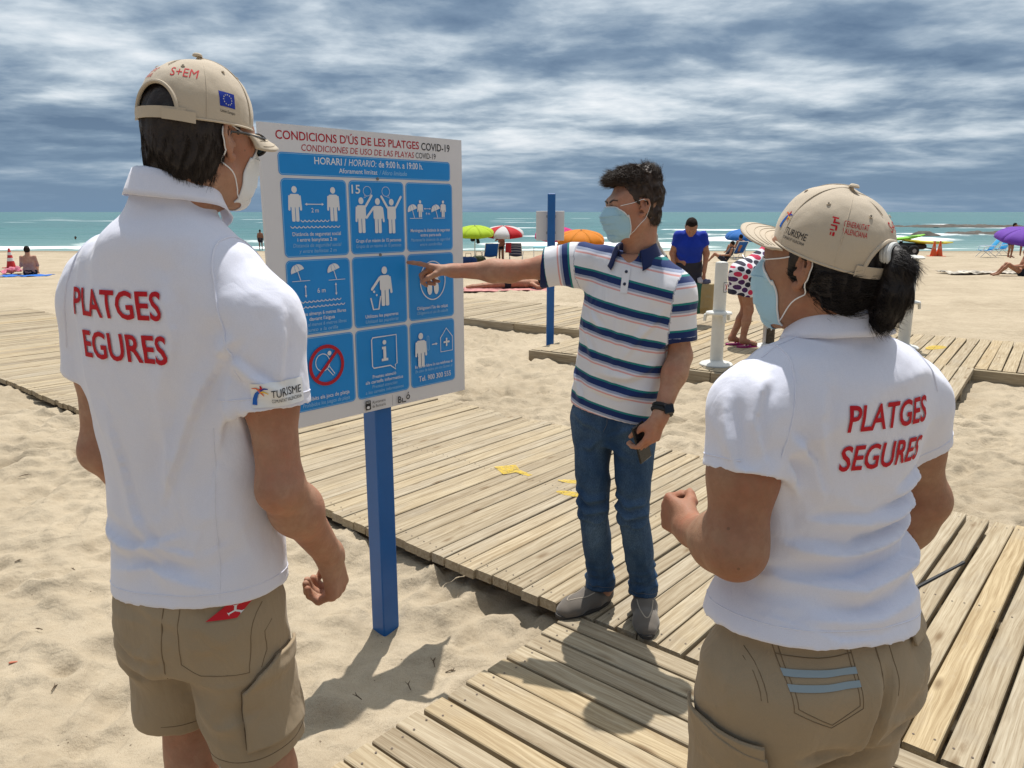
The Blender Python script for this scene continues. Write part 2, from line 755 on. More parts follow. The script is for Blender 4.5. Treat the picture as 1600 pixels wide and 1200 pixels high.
def deck_dist(X, Y):
    """signed distance-like measure to the union of the decks (negative inside)"""
    sM, nM = X * DM.x + Y * DM.y, X * NM.x + Y * NM.y
    sF, nF = X * DF.x + Y * DF.y, X * NF.x + Y * NF.y

    def rect(s, n, s0, s1, n0, n1):
        return np.maximum(np.maximum(s0 - s, s - s1), np.maximum(n0 - n, n - n1))
    d = rect(sM, nM, -16, 7, 2.36, 4.56)
    d = np.minimum(d, rect(sM, nM, -1.66, 0.56, -2.2, 2.4))
    d = np.minimum(d, rect(sF, nF, -4.95, -0.62, 7.31, 9.1))
    d = np.minimum(d, rect(sF, nF, -14, 8, 9.03, 11.25))
    return d


def sand_height(X, Y):
    P3 = np.stack([X.ravel(), Y.ravel(), np.zeros(X.size)], 1)
    z = -0.021 * np.maximum(0, Y - 12)
    z = np.where(Y > 50, z - 0.02 * (Y - 50), z)
    near = np.exp(-np.maximum(0, np.hypot(X, Y) - 8) / 12)
    b = 0.030 * fbm(P3 * 0.9, 3, 2).reshape(X.shape) + (0.4 + 0.6 * near) * 0.034 * fbm(P3 * 3.4, 5, 3).reshape(X.shape)
    fine = fbm(P3 * 13, 8, 2).reshape(X.shape)
    b += near * 0.015 * fine
    z = z + b * np.where(Y < 48, 1, 0.2)
    z -= 0.085 * np.exp(-((X - POST.x + .05) ** 2 + (Y - POST.y + .25) ** 2) / 0.75 ** 2)
    return z


def axis(a, b, step, lo, hi, g):
    v = list(np.arange(a, b, step))
    s = step
    x = a
    left = []
    while x > lo:
        s *= g
        x -= s
        left.append(x)
    s = step
    x = v[-1]
    right = []
    while x < hi:
        s *= g
        x += s
        right.append(x)
    return np.array(left[::-1] + v + right)


def grid_faces(nx, ny):
    i, j = np.meshgrid(np.arange(nx - 1), np.arange(ny - 1), indexing='ij')
    a = (i * ny + j).ravel()
    return np.stack([a, a + ny, a + ny + 1, a + 1], 1)


def build_sand():
    xs = axis(-3.4, 3.6, 0.021, -900, 900, 1.045)
    ys = axis(0.6, 6.2, 0.021, -60, 95, 1.022)
    X, Y = np.meshgrid(xs, ys, indexing='ij')
    Z = sand_height(X, Y)
    # footprints: trodden hollows with a pushed-up rim
    rs = np.random.RandomState(5)
    for _ in range(2600):
        cx, cy = rs.uniform(-5, 6), rs.uniform(0.9, 12) if rs.rand() < .75 else rs.uniform(8, 24)
        a = rs.uniform(0, math.pi)
        L, Wd, dp = rs.uniform(.10, .17), rs.uniform(.05, .08), rs.uniform(.010, .030)
        i0, i1 = np.searchsorted(xs, (cx - .35, cx + .35))
        j0, j1 = np.searchsorted(ys, (cy - .35, cy + .35))
        if i1 - i0 < 3 or j1 - j0 < 3:
            continue
        x, y = X[i0:i1, j0:j1] - cx, Y[i0:i1, j0:j1] - cy
        u, v = x * math.cos(a) + y * math.sin(a), -x * math.sin(a) + y * math.cos(a)
        q = np.sqrt((u / L) ** 2 + (v / Wd) ** 2)
        Z[i0:i1, j0:j1] += dp * (-np.exp(-q ** 3) + 0.55 * np.exp(-((q - 1.45) / .35) ** 2))
    d = deck_dist(X, Y)
    inside = smoothstep(0.03, -0.05, d)
    Z = Z * (1 - inside) + np.minimum(Z, -0.03) * inside
    m = bpy.data.materials.new('beach_sand')
    m.use_nodes = True
    t = NT(m.node_tree)
    b = t.n['Principled BSDF']
    tc = t.node('ShaderNodeTexCoord').outputs['Object']
    patch = t.noise(tc, 0.8, 6, 0.65, 0.4)
    mid = t.noise(tc, 9, 5, 0.65)
    grain = t.noise(tc, 420, 2, 0.7)
    c = t.mix(t.ramp(patch, [(0.35, 0), (0.65, 1)]), (0.315, 0.256, 0.178), (0.445, 0.370, 0.268))
    c = t.mix(t.ramp(mid, [(0.3, 0.0), (0.7, 0.55)]), c, (0.485, 0.408, 0.300))
    c = t.mix(t.ramp(grain, [(0.32, 0.7), (0.5, 0.0)]), c, (0.20, 0.15, 0.09))
    speck = t.node('ShaderNodeTexVoronoi')
    t.l.new(tc, speck.inputs['Vector'])
    speck.inputs['Scale'].default_value = 26
    sp = t.math('LESS_THAN', speck.outputs['Distance'], 0.085)
    sp = t.math('MULTIPLY', sp, t.math('GREATER_THAN', t.noise(tc, 3.0, 2), 0.56))
    c = t.mix(t.math('MULTIPLY', sp, 0.75), c, (0.10, 0.07, 0.045))
    # wet sand by the water
    sx = t.node('ShaderNodeSeparateXYZ')
    t.l.new(tc, sx.inputs[0])
    wet = t.math('ADD', sx.outputs[1], t.math('MULTIPLY', t.noise(t.mapping(tc, (0.05, .1, 1)), 1.0, 3), 9.0))
    wf = t.ramp(t.math('DIVIDE', t.math('SUBTRACT', wet, 50.0), 8.0), [(0.0, 0.0), (0.6, 1.0)])
    c = t.mix(t.math('MULTIPLY', wf, 0.6), c, (0.15, 0.115, 0.075))
    t.l.new(c, b.inputs['Base Color'])
    b.inputs['Roughness'].default_value = 0.95
    b.inputs['Specular IOR Level'].default_value = 0.12
    n1 = t.bump(t.noise(tc, 55, 4, 0.7), 0.6, 0.011)
    n2 = t.bump(grain, 0.35, 0.003, n1)
    n3 = t.bump(t.noise(t.mapping(tc, (0.8, 1.3, 1)), 5.0, 3, 0.55), 0.6, 0.06, n2)
    t.l.new(n3, b.inputs['Normal'])
    V = np.stack([X.ravel(), Y.ravel(), Z.ravel()], 1)
    o = mesh_obj('beach', V, grid_faces(len(xs), len(ys)), m)
    return props(o, kind='structure')


beach = build_sand()


def build_sea():
    xs = axis(-75, 95, 0.9, -9000, 9000, 1.09)
    ys = axis(50, 150, 0.45, 49.5, 16000, 1.06)
    X, Y = np.meshgrid(xs, ys, indexing='ij')
    P3 = np.stack([X.ravel(), Y.ravel(), np.zeros(X.size)], 1)
    sh = X.shape
    fade = np.exp(-np.maximum(0, Y - 130) / 120)
    Z = -0.90 + fade * 0.07 * fbm(P3 * np.array([.12, .45, 1]), 2, 3).reshape(sh)
    foam = np.zeros(sh)
    wob = 3.2 * fbm(P3 * np.array([.045, .0, 1]), 21, 3).reshape(sh)
    right = smoothstep(-10, 40, X)
    for k, (yl, hgt, wd, side) in enumerate([(57.5, .10, 1.2, 0), (62, .32, 1.5, 0), (69, .30, 2.0, .45), (79, .42, 2.6, .9), (95, .45, 3.2, 1.0)]):
        yy = yl + wob * (0.6 + .25 * k) + 1.6 * fbm(P3 * np.array([.11, .02, 1]) + k * 7.3, 31 + k, 2).reshape(sh)
        amp = 0.05 + 0.95 * fbm(P3 * np.array([.06, .0, 1]) + k * 3.7, 41 + k, 2).reshape(sh)
        amp = np.clip(amp, 0, 1) * (1 - side + side * right)
        q = (Y - yy) / wd
        Z += hgt * amp * np.exp(-q * q)
        front = np.exp(-np.where(q < 0, (q / 2.2) ** 2, (q / .45) ** 2))
        foam = np.maximum(foam, np.clip(amp * 1.5, 0, 1) * front)
    # wash on the sand
    edge = 54.2 + 1.3 * fbm(P3 * np.array([.10, 0, 1]), 55, 3).reshape(sh)
    foam = np.maximum(foam, 0.55 * np.exp(-((Y - edge - 1.2) / .7) ** 2))
    # whitecaps farther out
    wc = fbm(P3 * np.array([.035, .11, 1]), 77, 3).reshape(sh)
    foam = np.maximum(foam, smoothstep(0.86, 1.15, wc) * (Y > 75) * np.exp(-np.maximum(0, Y - 100) / 400))
    V = np.stack([X.ravel(), Y.ravel(), Z.ravel()], 1)
    m = bpy.data.materials.new('sea_water')
    m.use_nodes = True
    t = NT(m.node_tree)
    b = t.n['Principled BSDF']
    at_ = t.node('ShaderNodeAttribute', attribute_name='foam')
    sh_ = t.node('ShaderNodeAttribute', attribute_name='shallow')
    tc = t.node('ShaderNodeTexCoord').outputs['Object']
    base = t.mix(sh_.outputs['Fac'], (0.026, 0.112, 0.122), (0.160, 0.262, 0.240))
    patch = t.noise(t.mapping(tc, (.006, .03, 1)), 1.0, 4, .6)
    base = t.mix(t.ramp(patch, [(.35, 0.0), (.65, .5)]), base, (0.050, 0.180, 0.180))
    fn = t.noise(t.mapping(tc, (.6, 1.0, 1)), 1.3, 6, 0.7)
    ff = t.math('MULTIPLY', at_.outputs['Fac'], t.math('ADD', 0.35, t.math('MULTIPLY', fn, 1.5)))
    ff = t.ramp(ff, [(0.34, 0.0), (0.62, 1.0)])
    t.l.new(t.mix(ff, base, (0.80, 0.82, 0.82)), b.inputs['Base Color'])
    t.l.new(t.math('ADD', 0.30, t.math('MULTIPLY', ff, 0.6)), b.inputs['Roughness'])
    b.inputs['Specular IOR Level'].default_value = 0.30
    b.inputs['IOR'].default_value = 1.33
    w1 = t.noise(t.mapping(tc, (.35, 1.0, 1)), 1.1, 5, .62, .3)
    w2 = t.noise(t.mapping(tc, (.05, .17, 1)), 1.0, 4, .6, .3)
    nb = t.bump(w2, 0.8, 1.6, t.bump(w1, 0.75, .22))
    t.l.new(nb, b.inputs['Normal'])
    o = mesh_obj('sea', V, grid_faces(len(xs), len(ys)), m)
    a = o.data.attributes.new('foam', 'FLOAT', 'POINT')
    a.data.foreach_set('value', foam.ravel().astype(np.float32))
    a = o.data.attributes.new('shallow', 'FLOAT', 'POINT')
    a.data.foreach_set('value', np.exp(-np.maximum(0, Y - 56) / 16).ravel().astype(np.float32))
    return props(o, kind='structure')


sea = build_sea()


# ------------------------------------------------------------------ rocky shelf off the point
def build_rocks():
    m = mat('wet_rock', (0.075, 0.062, 0.05), 0.8, 0.3, var=.4, vscale=.8, bump=.6, bscale=2, bdist=.2)
    for (px, py, D, L, Wd, hh, sd, lab) in [
            (1575, 352, 92, 9, 4, .34, 1, 'long low brown rock shelf washed by surf behind the blue deckchairs'),
            (1500, 344, 135, 15, 3, .42, 2, 'dark rock reef with waves breaking over it farther out'),
            (1447, 357, 88, 1.6, 1.2, .42, 3, 'small dark rock standing alone in the surf')]:
        c = at(px, py, D)
        n = 60
        u, v = np.meshgrid(np.linspace(-1, 1, n), np.linspace(-1, 1, 24), indexing='ij')
        r = np.sqrt(np.abs(u) ** 3 + v ** 2)
        P3 = np.stack([u.ravel() * L, v.ravel() * Wd, np.full(u.size, sd * 9.)], 1)
        z = (1 - r ** 2) * hh + .45 * hh * fbm(P3 * .9, sd, 4).reshape(u.shape)
        V = np.stack([u.ravel() * L, v.ravel() * Wd, z.ravel()], 1)
        o = mesh_obj('rock_shelf', V, grid_faces(n, 24), m)
        o.location = (c.x, D, -0.95)
        props(o, lab, 'rock', 'rocks in the sea')


build_rocks()


# ------------------------------------------------------------------ boardwalks, plank by plank
def wood_material():
    m = bpy.data.materials.new('weathered_pine')
    m.use_nodes = True
    t = NT(m.node_tree)
    b = t.n['Principled BSDF']
    tc = t.node('ShaderNodeTexCoord').outputs['Object']
    oi = t.node('ShaderNodeObjectInfo')
    rnd = oi.outputs['Random']
    off = t.node('ShaderNodeCombineXYZ')
    t.l.new(t.math('MULTIPLY', rnd, 37.0), off.inputs[0])
    t.l.new(t.math('MULTIPLY', rnd, 91.0), off.inputs[1])
    ad = t.node('ShaderNodeVectorMath', operation='ADD')
    t.l.new(tc, ad.inputs[0])
    t.l.new(off.outputs[0], ad.inputs[1])
    v = ad.outputs[0]
    warp = t.noise(t.mapping(v, (1.6, 5, 5)), 1.0, 3, .5)
    wv = t.node('ShaderNodeVectorMath', operation='ADD')
    cw = t.node('ShaderNodeCombineXYZ')
    t.l.new(t.math('MULTIPLY', warp, 0.045), cw.inputs[1])
    t.l.new(v, wv.inputs[0])
    t.l.new(cw.outputs[0], wv.inputs[1])
    g1 = t.noise(t.mapping(wv.outputs[0], (2.2, 70, 70)), 1.0, 4, .6)
    g2 = t.noise(t.mapping(wv.outputs[0], (6, 260, 260)), 1.0, 3, .6)
    kn = t.node('ShaderNodeTexVoronoi')
    t.l.new(t.mapping(v, (2.6, 9, 9)), kn.inputs['Vector'])
    kn.inputs['Scale'].default_value = 1.0
    knot = t.ramp(kn.outputs['Distance'], [(0.05, 1.0), (0.16, 0.0)])
    tone = t.ramp(rnd, [(0.0, (0.335, 0.275, 0.19)), (0.3, (0.40, 0.335, 0.235)), (0.55, (0.46, 0.38, 0.255)),
                        (0.8, (0.42, 0.36, 0.265)), (1.0, (0.475, 0.37, 0.22))])
    dark = t.mix(1.0, tone, (0.52, 0.45, 0.37), 'MULTIPLY')
    c = t.mix(t.ramp(g1, [(0.34, 0.75), (0.62, 0.0)]), tone, dark)
    c = t.mix(t.ramp(g2, [(0.32, 0.6), (0.52, 0.0)]), c, dark)
    c = t.mix(t.math('MULTIPLY', knot, 0.75), c, (0.14, 0.085, 0.04))
    stain = t.noise(t.mapping(v, (2.5, 4, 4)), 1.0, 5, .65)
    c = t.mix(t.ramp(stain, [(0.52, 0.0), (0.72, 0.45)]), c, (0.27, 0.235, 0.185))
    sandy = t.noise(t.mapping(v, (3, 8, 8)), 2.0, 5, .7)
    c = t.mix(t.ramp(sandy, [(0.55, 0.0), (0.75, 0.5)]), c, (0.46, 0.385, 0.275))
    t.l.new(c, b.inputs['Base Color'])
    b.inputs['Roughness'].default_value = 0.85
    b.inputs['Specular IOR Level'].default_value = 0.2
    n1 = t.bump(g1, 0.35, 0.004)
    n2 = t.bump(g2, 0.3, 0.0015, n1)
    t.l.new(n2, b.inputs['Normal'])
    return m


WOOD = wood_material()
SCREW = mat('rusty_screw', (0.10, 0.07, 0.05), 0.6, 0.4)
_plank_cache = {}


def plank_mesh(wd, th, L, var):
    key = (round(wd, 4), round(th, 3), round(L, 2), var)
    if key in _plank_cache:
        return _plank_cache[key]
    b = MB()
    rs = random.Random(var * 13 + 5)
    n = 5
    V, F = [], []
    c = 0.0035
    for i in range(n + 1):
        x = L * i / n
        j = [rs.uniform(-.0012, .0012) for _ in range(4)]
        V += [(x, -wd / 2 + j[0], -th), (x, -wd / 2 + j[0], -c), (x, -wd / 2 + c + j[0], j[2]), (x, wd / 2 - c + j[1], j[3]),
              (x, wd / 2 + j[1], -c), (x, wd / 2 + j[1], -th)]
    for i in range(n):
        for k in range(6):
            k2 = (k + 1) % 6
            F.append((i * 6 + k, i * 6 + k2, i * 6 + 6 + k2, i * 6 + 6 + k)[::-1])
    F.append(tuple(range(6))[::1])
    F.append(tuple(n * 6 + k for k in range(6))[::-1])
    F = [f[::-1] for f in F]
    b.add(V, F, 0)
    for x in (0.07, L * .5, L - 0.07):
        for y in (-wd * .27, wd * .27):
            cx, cy = x + rs.uniform(-.012, .012), y + rs.uniform(-.005, .005)
            b.add([(cx + .0042 * math.cos(k * math.pi / 3), cy + .0042 * math.sin(k * math.pi / 3), .0022) for k in range(6)],
                  [tuple(range(6))], 1)
    o = b.build('plank', [WOOD, SCREW], None, True, 30)
    me = o.data
    bpy.data.objects.remove(o)
    _plank_cache[key] = me
    return me


def deck(name, d, n, s0, s1, n0, length, ztop, pitch, gap, th, seed, fascia=False, jit=.012):
    """d: run of the walk, n: run of each plank; pitch and gap may be functions of s"""
    root = empty(name, (0, 0, 0))
    props(root, kind='structure')
    rs = random.Random(seed)
    s = s0
    ang = math.atan2(n.y, n.x)
    i = 0
    while s < s1:
        p = pitch(s) if callable(pitch) else pitch
        g = gap(s) if callable(gap) else gap
        p += rs.uniform(-.003, .003)
        if rs.random() < .07:
            g += .008
        me = plank_mesh(round(p - g, 3), th, length, rs.randrange(3))
        o = bpy.data.objects.new('plank', me)
        COL.objects.link(o)
        o.parent = root
        c = d * (s + p / 2) + n * (n0 + rs.uniform(-jit, jit))
        z = ztop + rs.uniform(-.003, .003) + beach_z(c.y)
        o.location = (c.x, c.y, z)
        o.rotation_euler = (rs.uniform(-.012, .012), rs.uniform(-.0012, .0012), ang + rs.uniform(-.004, .004))
        s += p
        i += 1
    # bearers under the planks, along the walk
    b = MB()
    for q in ((0.28, length * .5, length - .28) if not fascia else (0.09, length * .5, length - .09)):
        for k in range(max(1, int((s1 - s0) / 3))):
            a0 = s0 + (s1 - s0) * k / max(1, int((s1 - s0) / 3)) + .02
            a1 = s0 + (s1 - s0) * (k + 1) / max(1, int((s1 - s0) / 3)) - .02
            pa, pb = d * a0 + n * (n0 + q), d * a1 + n * (n0 + q)
            za, zb = beach_z(pa.y), beach_z(pb.y)
            x = d
            M = Matrix(((x.x, n.x, 0, (pa.x + pb.x) / 2), (x.y, n.y, 0, (pa.y + pb.y) / 2),
                        (0, 0, 1, (za + zb) / 2), (0, 0, 0, 1)))
            hl = (pb - pa).length / 2
            b.box((-hl, -.035, -.12), (hl, .035, ztop - th - .004), .004, 0, M)
    b.build('bearer', WOOD, root)
    if fascia:
        b = MB()
        L = 2.2
        k = 0
        a0 = s0
        while a0 < s1:
            a1 = min(a0 + L, s1)
            pa, pb = d * a0, d * a1
            mid = (pa + pb) / 2 + n * (n0 - .032)
            M = Matrix(((d.x, n.x, 0, mid.x), (d.y, n.y, 0, mid.y), (0, 0, 1, beach_z(mid.y)), (0, 0, 0, 1)))
            hl = (a1 - a0) / 2 - .004
            bb = MB().box((-hl, -.018, -.09), (hl, .018, ztop - .006), .004, 0)
            o = bb.build('edge_board', WOOD, root)
            o.matrix_world = M
            a0 = a1
    return root


near_walk = deck('boardwalk', DM, NM, -15.0, 5.6, 2.355, 2.21, 0.07, lambda s: .096 if s < -1.3 else .106,
                 lambda s: .007 if s < -1.3 else .015, 0.045, 3)
spur_walk = deck('boardwalk_spur', NM * -1, DM, -2.338, 1.2, -1.675, 2.2, 0.072, .104, .010, .045, 4)
far_walk = deck('far_boardwalk', DF, NF, -13.0, 7.0, 9.06, 2.2, 0.10, .125, .012, .045, 5, True)
shower_deck = deck('shower_platform', DF, NF, -4.95, -0.62, 7.31, 1.70, 0.11, .135, .012, .05, 6, True)

YELLOW = mat('worn_yellow_paint', (0.60, 0.42, 0.06), .8, .2, var=.2, vscale=60)
_t = NT(YELLOW.node_tree)
_tc = _t.node('ShaderNodeTexCoord').outputs['Object']
_wear = _t.ramp(_t.noise(_t.mapping(_tc, (1, 1, 1)), 60, 5, .7), [(.40, 0.0), (.62, 1.0)])
_mx = _t.node('ShaderNodeMixShader')
_tr = _t.node('ShaderNodeBsdfTransparent')
_t.l.new(_t.math('MULTIPLY', _wear, .85), _mx.inputs[0])
_t.l.new(_t.n['Principled BSDF'].outputs[0], _mx.inputs[1])
_t.l.new(_tr.outputs[0], _mx.inputs[2])
_t.l.new(_mx.outputs[0], _t.n['Material Output'].inputs[0])


def paint_marks():
    """worn yellow paint lying on the planks"""
    def foot(c, a, L, Wd):
        pts = []
        for k in range(18):
            t = 2 * math.pi * k / 18
            w_ = Wd * (1 + .22 * math.cos(t))
            pts.append((L * math.cos(t), w_ * math.sin(t)))
        return [(c[0] + x * math.cos(a) - y * math.sin(a), c[1] + x * math.sin(a) + y * math.cos(a)) for x, y in pts]
    shapes = []
    v = ray

    def gp(px, py):
        r = ray(px, py)
        t = (.0755 - CAM_H) / r.z
        return (r.x * t, r.y * t)
    shapes.append([gp(*p) for p in ((772, 729), (806, 726), (812, 734), (832, 742), (826, 744), (806, 738), (786, 741))])
    c = gp(890, 752)
    shapes.append(foot(c, R(-20), .075, .03))
    c = gp(890, 771)
    shapes.append(foot(c, R(-25), .085, .038))
    c = gp(1500, 547)
    shapes.append(foot((5.0, 8.95), R(40), .2, .09))
    for s in shapes:
        zt = .0755 if s[0][1] < 8 else .1055
        o = mesh_obj('painted_mark', [(x, y, zt) for x, y in s], [tuple(range(len(s)))], YELLOW,
                     near_walk if s[0][1] < 8 else far_walk, False)


paint_marks()


# =================================================================== INFORMATION SIGN
BLUE_PAINT = mat('blue_post_paint', (0.003, 0.10, 0.34), .35, .5, var=.06, vscale=8, bump=.05, bscale=60)
BOARD_WHITE = mat('sign_white', (0.66, 0.65, 0.66), .45, .35, var=.025, vscale=5)
SIGN_BLUE = mat('sign_blue_print', (0.006, 0.235, 0.62), .4, .4, var=.05, vscale=6)
PRINT_W = mat('sign_white_print', (0.70, 0.70, 0.71), .5, .3)
PRINT_PALE = mat('sign_pale_blue_print', (0.28, 0.50, 0.72), .5, .3)
PRINT_RED = mat('sign_red_print', (0.42, 0.012, 0.025), .5, .3)
PRINT_BLACK = mat('sign_black_print', (0.02, 0.02, 0.022), .5, .3)


def build_sign():
    U = Vector((0.673, 0.739, 0)).normalized()
    NRM = Vector((U.y, -U.x, 0))                # faces the reader
    TL = Vector((-0.829, 2.63, 1.958))
    W, Hh = 0.921, 1.056
    base = Vector((POST.x, POST.y, -0.12))
    root = empty('information_sign', base, 0, 'tall white beach-rules board with nine blue panels on a blue post', 'sign')

    def P(u, v, off=0.0):
        return TL + U * u - Vector((0, 0, v)) + NRM * off - base
    # board
    b = MB()
    V = [P(0, 0), P(W, 0), P(W, Hh), P(0, Hh), P(0, 0, -.012), P(W, 0, -.012), P(W, Hh, -.012), P(0, Hh, -.012)]
    b.add(V, [(3, 2, 1, 0), (4, 5, 6, 7), (0, 1, 5, 4), (1, 2, 6, 5), (2, 3, 7, 6), (3, 0, 4, 7)])
    board = b.build('board', BOARD_WHITE, root)
    # post: square steel tube behind the board
    hw = .042
    c = P(.478, 0, -.012 - hw)
    V = []
    for z in (-.30, TL.z - base.z - .05):
        for a, q in ((-1, -1), (1, -1), (1, 1), (-1, 1)):
            p = Vector((c.x, c.y, 0)) + U * hw * a + NRM * (hw - .001) * q
            V.append((p.x, p.y, z))
    b = MB()
    b.add(V, [(0, 1, 2, 3), (7, 6, 5, 4), (0, 4, 5, 1), (1, 5, 6, 2), (2, 6, 7, 3), (3, 7, 4, 0)])
    po = b.build('post', BLUE_PAINT, root, False)
    bv = po.modifiers.new('edge', 'BEVEL')
    bv.width = .006
    bv.segments = 3
    # bolts
    for v in (.167, .449):
        b = MB()
        b.lathe([(.006, 0), (.006, .003), (.003, .0045), (0, .0045)], 10)
        o = b.build('bolt', mat('bolt_steel', (.2, .2, .2), .4, .5, metal=.7), root)
        o.matrix_local = Matrix.Translation(P(.48, v, 0.0)) @ NRM.to_track_quat('Z', 'Y').to_matrix().to_4x4()

    lay = [0.0007]

    def poly(parent, name, polys, m, step=True):
        V, F = [], []
        for pl in polys:
            if step:
                lay[0] += .00003
            o = len(V)
            A2 = sum(pl[i][0] * pl[(i + 1) % len(pl)][1] - pl[(i + 1) % len(pl)][0] * pl[i][1] for i in range(len(pl)))
            if A2 > 0:
                pl = pl[::-1]
            V += [tuple(P(u, v, lay[0])) for u, v in pl]
            F.append(tuple(range(o, o + len(pl))))
        return mesh_obj(name, V, F, m, parent, False)

    def stroke(pts, wd, closed=False):
        q = [Vector((p[0], p[1])) for p in pts]
        n = len(q)
        L, Rr = [], []
        for i in range(n):
            a = q[(i - 1) % n] if (closed or i > 0) else q[i]
            c = q[(i + 1) % n] if (closed or i < n - 1) else q[i]
            d = (c - a).normalized()
            nn = Vector((-d.y, d.x)) * wd / 2
            L.append(q[i] + nn)
            Rr.append(q[i] - nn)
        out = []
        for i in range(n if closed else n - 1):
            j = (i + 1) % n
            out.append([tuple(L[i]), tuple(L[j]), tuple(Rr[j]), tuple(Rr[i])])
        return out

    def strokes(parent, name, lines, wd, m, closed=False):
        V, F = [], []
        for pts in lines:
            lay[0] += .00003
            for qd in stroke(pts, wd, closed):
                o = len(V)
                V += [tuple(P(u, v, lay[0])) for u, v in qd]
                F.append((o, o + 1, o + 2, o + 3))
        return mesh_obj(name, V, F, m, parent, False)

    def text(parent, s, u, v, size, m, width=None, bold=0.0, shear=0.0, align='CENTER'):
        V2, F = text_mesh(s, size, bold, shear, align, width)
        lay[0] += .00003
        return mesh_obj('lettering', [tuple(P(u + x, v - y, lay[0])) for x, y in V2], F, m, parent, False)

    # heading
    text(board, "CONDICIONS D'ÚS DE LES PLATGES", .061, .049, .040, PRINT_RED, .628, .012, 0, 'LEFT')
    text(board, "COVID-19", .853, .051, .040, PRINT_BLACK, .152, .012, 0, 'RIGHT')
    text(board, "CONDICIONES DE USO DE LAS PLAYAS", .158, .083, .031, PRINT_RED, .505, 0, .12, 'LEFT')
    text(board, "COVID-19", .776, .083, .031, PRINT_BLACK, .105, 0, 0, 'RIGHT')

    def panel(u0, v0, u1, v1, r=.018):
        p = poly(board, 'panel', [rrect(u0, v0, u1, v1, r)], SIGN_BLUE)
        strokes(p, 'border', [rrect(u0 + .0035, v0 + .0035, u1 - .0035, v1 - .0035, r - .003)], .0016, PRINT_PALE, True)
        return p

    hd = panel(.064, .091, .853, .166, .014)
    text(hd, "HORARI /", .207, .125, .034, PRINT_W, .135, .010, 0, 'LEFT')
    text(hd, "HORARIO:", .352, .125, .034, PRINT_W, .125, 0, .2, 'LEFT')
    text(hd, "de 9:00 h. a 19:00 h.", .706, .125, .034, PRINT_W, .218, .010, 0, 'RIGHT')
    text(hd, "Aforament limitat", .308, .152, .024, PRINT_W, .172, .006, 0, 'LEFT')
    text(hd, "/ Aforo limitado", .624, .152, .024, PRINT_PALE, .134, 0, .2, 'RIGHT')
    cols = [(.068, .336), (.346, .604), (.614, .862)]
    rows = [(.176, .443), (.453, .720), (.730, .999)]
    pn = [[panel(cols[c][0], rows[r][0], cols[c][1], rows[r][1]) for c in range(3)] for r in range(3)]

    def cap_text(p, c, r, bold_lines, italic_lines, v0, size=.0185, wmax=.225):
        u = (cols[c][0] + cols[c][1]) / 2
        v = v0
        for k, ls in enumerate((bold_lines, italic_lines)):
            for s in ls:
                wd = min(wmax, len(s) * size * .42)
                text(p, s, u, v, size, PRINT_W if k == 0 else PRINT_PALE, wd, .008 if k == 0 else 0, 0 if k == 0 else .2)
                v += size * 1.06

    def man(p, u, v, h, arms='down', m=PRINT_W):
        """standing figure: head centre (u,v), total height h"""
        k = h / .118
        pl = [disc2(u, v, .0105 * k, .0115 * k, 16)]
        pl.append(rrect(u - .019 * k, v + .015 * k, u + .019 * k, v + .06 * k, .006 * k, 4))
        pl.append(rrect(u - .0145 * k, v + .050 * k, u - .0012 * k, v + .108 * k, .004 * k, 3))
        pl.append(rrect(u + .0012 * k, v + .050 * k, u + .0145 * k, v + .108 * k, .004 * k, 3))

        def arm(du, a):
            pts = []
            x0, y0 = u + du * k, v + .020 * k
            ln = .047 * k
            x1, y1 = x0 + ln * math.sin(a), y0 + ln * math.cos(a)
            q = stroke([(x0, y0), (x1, y1)], .0085 * k)[0]
            pl.append(q)
            pl.append(disc2(x1, y1, .0042 * k, None, 10))
        if arms == 'down':
            arm(-.020, -.06)
            arm(.020, .06)
        elif arms == 'left_up':
            arm(-.019, -.06)
            arm(.017, math.pi - .65)
        elif arms == 'both_up':
            arm(-.017, math.pi + .60)
            arm(.017, math.pi - .60)
        elif arms == 'left_out':
            arm(-.017, -.75)
            arm(.019, .12)
        return poly(p, 'pictogram', pl, m)

    def arrow(p, a, b, wd=.003, both=True, m=PRINT_W, hs=.009):
        a, b = Vector(a), Vector(b)
        d = (b - a).normalized()
        n = Vector((-d.y, d.x))
        pl = stroke([tuple(a + d * hs * .7 * both), tuple(b - d * hs * .7)], wd)
        pl.append([tuple(b), tuple(b - d * hs + n * hs * .55), tuple(b - d * hs - n * hs * .55)])
        if both:
            pl.append([tuple(a), tuple(a + d * hs + n * hs * .55), tuple(a + d * hs - n * hs * .55)])
        return poly(p, 'arrow', pl, m)

    def waves(p, u0, u1, v, n, amp=.006, wd=.0028):
        pts = []
        for i in range(n * 8 + 1):
            t = i / 8.0
            pts.append((u0 + (u1 - u0) * t / n, v + amp * abs(math.sin(math.pi * t)) - amp))
        return strokes(p, 'wave_line', [pts], wd, PRINT_W)

    def parasol(p, u, v, k=1.0):
        a = R(-18)

        def rt(x, y):
            return (u + (x * math.cos(a) - y * math.sin(a)) * k, v + (x * math.sin(a) + y * math.cos(a)) * k)
        pts = [rt(.026 * math.cos(t), -.024 * math.sin(t)) for t in [math.pi * i / 12 for i in range(13)]]
        sc = [rt(.026 - .013 * i / 2.0 * 1.0, (.004 if i % 2 else 0)) for i in range(0, 9)]
        poly(p, 'pictogram', [pts], PRINT_W)
        strokes(p, 'parasol_rib', [[rt(.008 * s * math.sin(q), -.024 * math.cos(q) - .0005) for q in [0, .5, 1.0, 1.5]] for s in (-1, 1)],
                .0014 * k, SIGN_BLUE)
        strokes(p, 'parasol_pole', [[rt(0, 0), rt(0, .032)]], .0028 * k, PRINT_W)

    # 1 keep two metres between bathers
    p = pn[0][0]
    man(p, .119, .213, .118)
    man(p, .276, .213, .118)
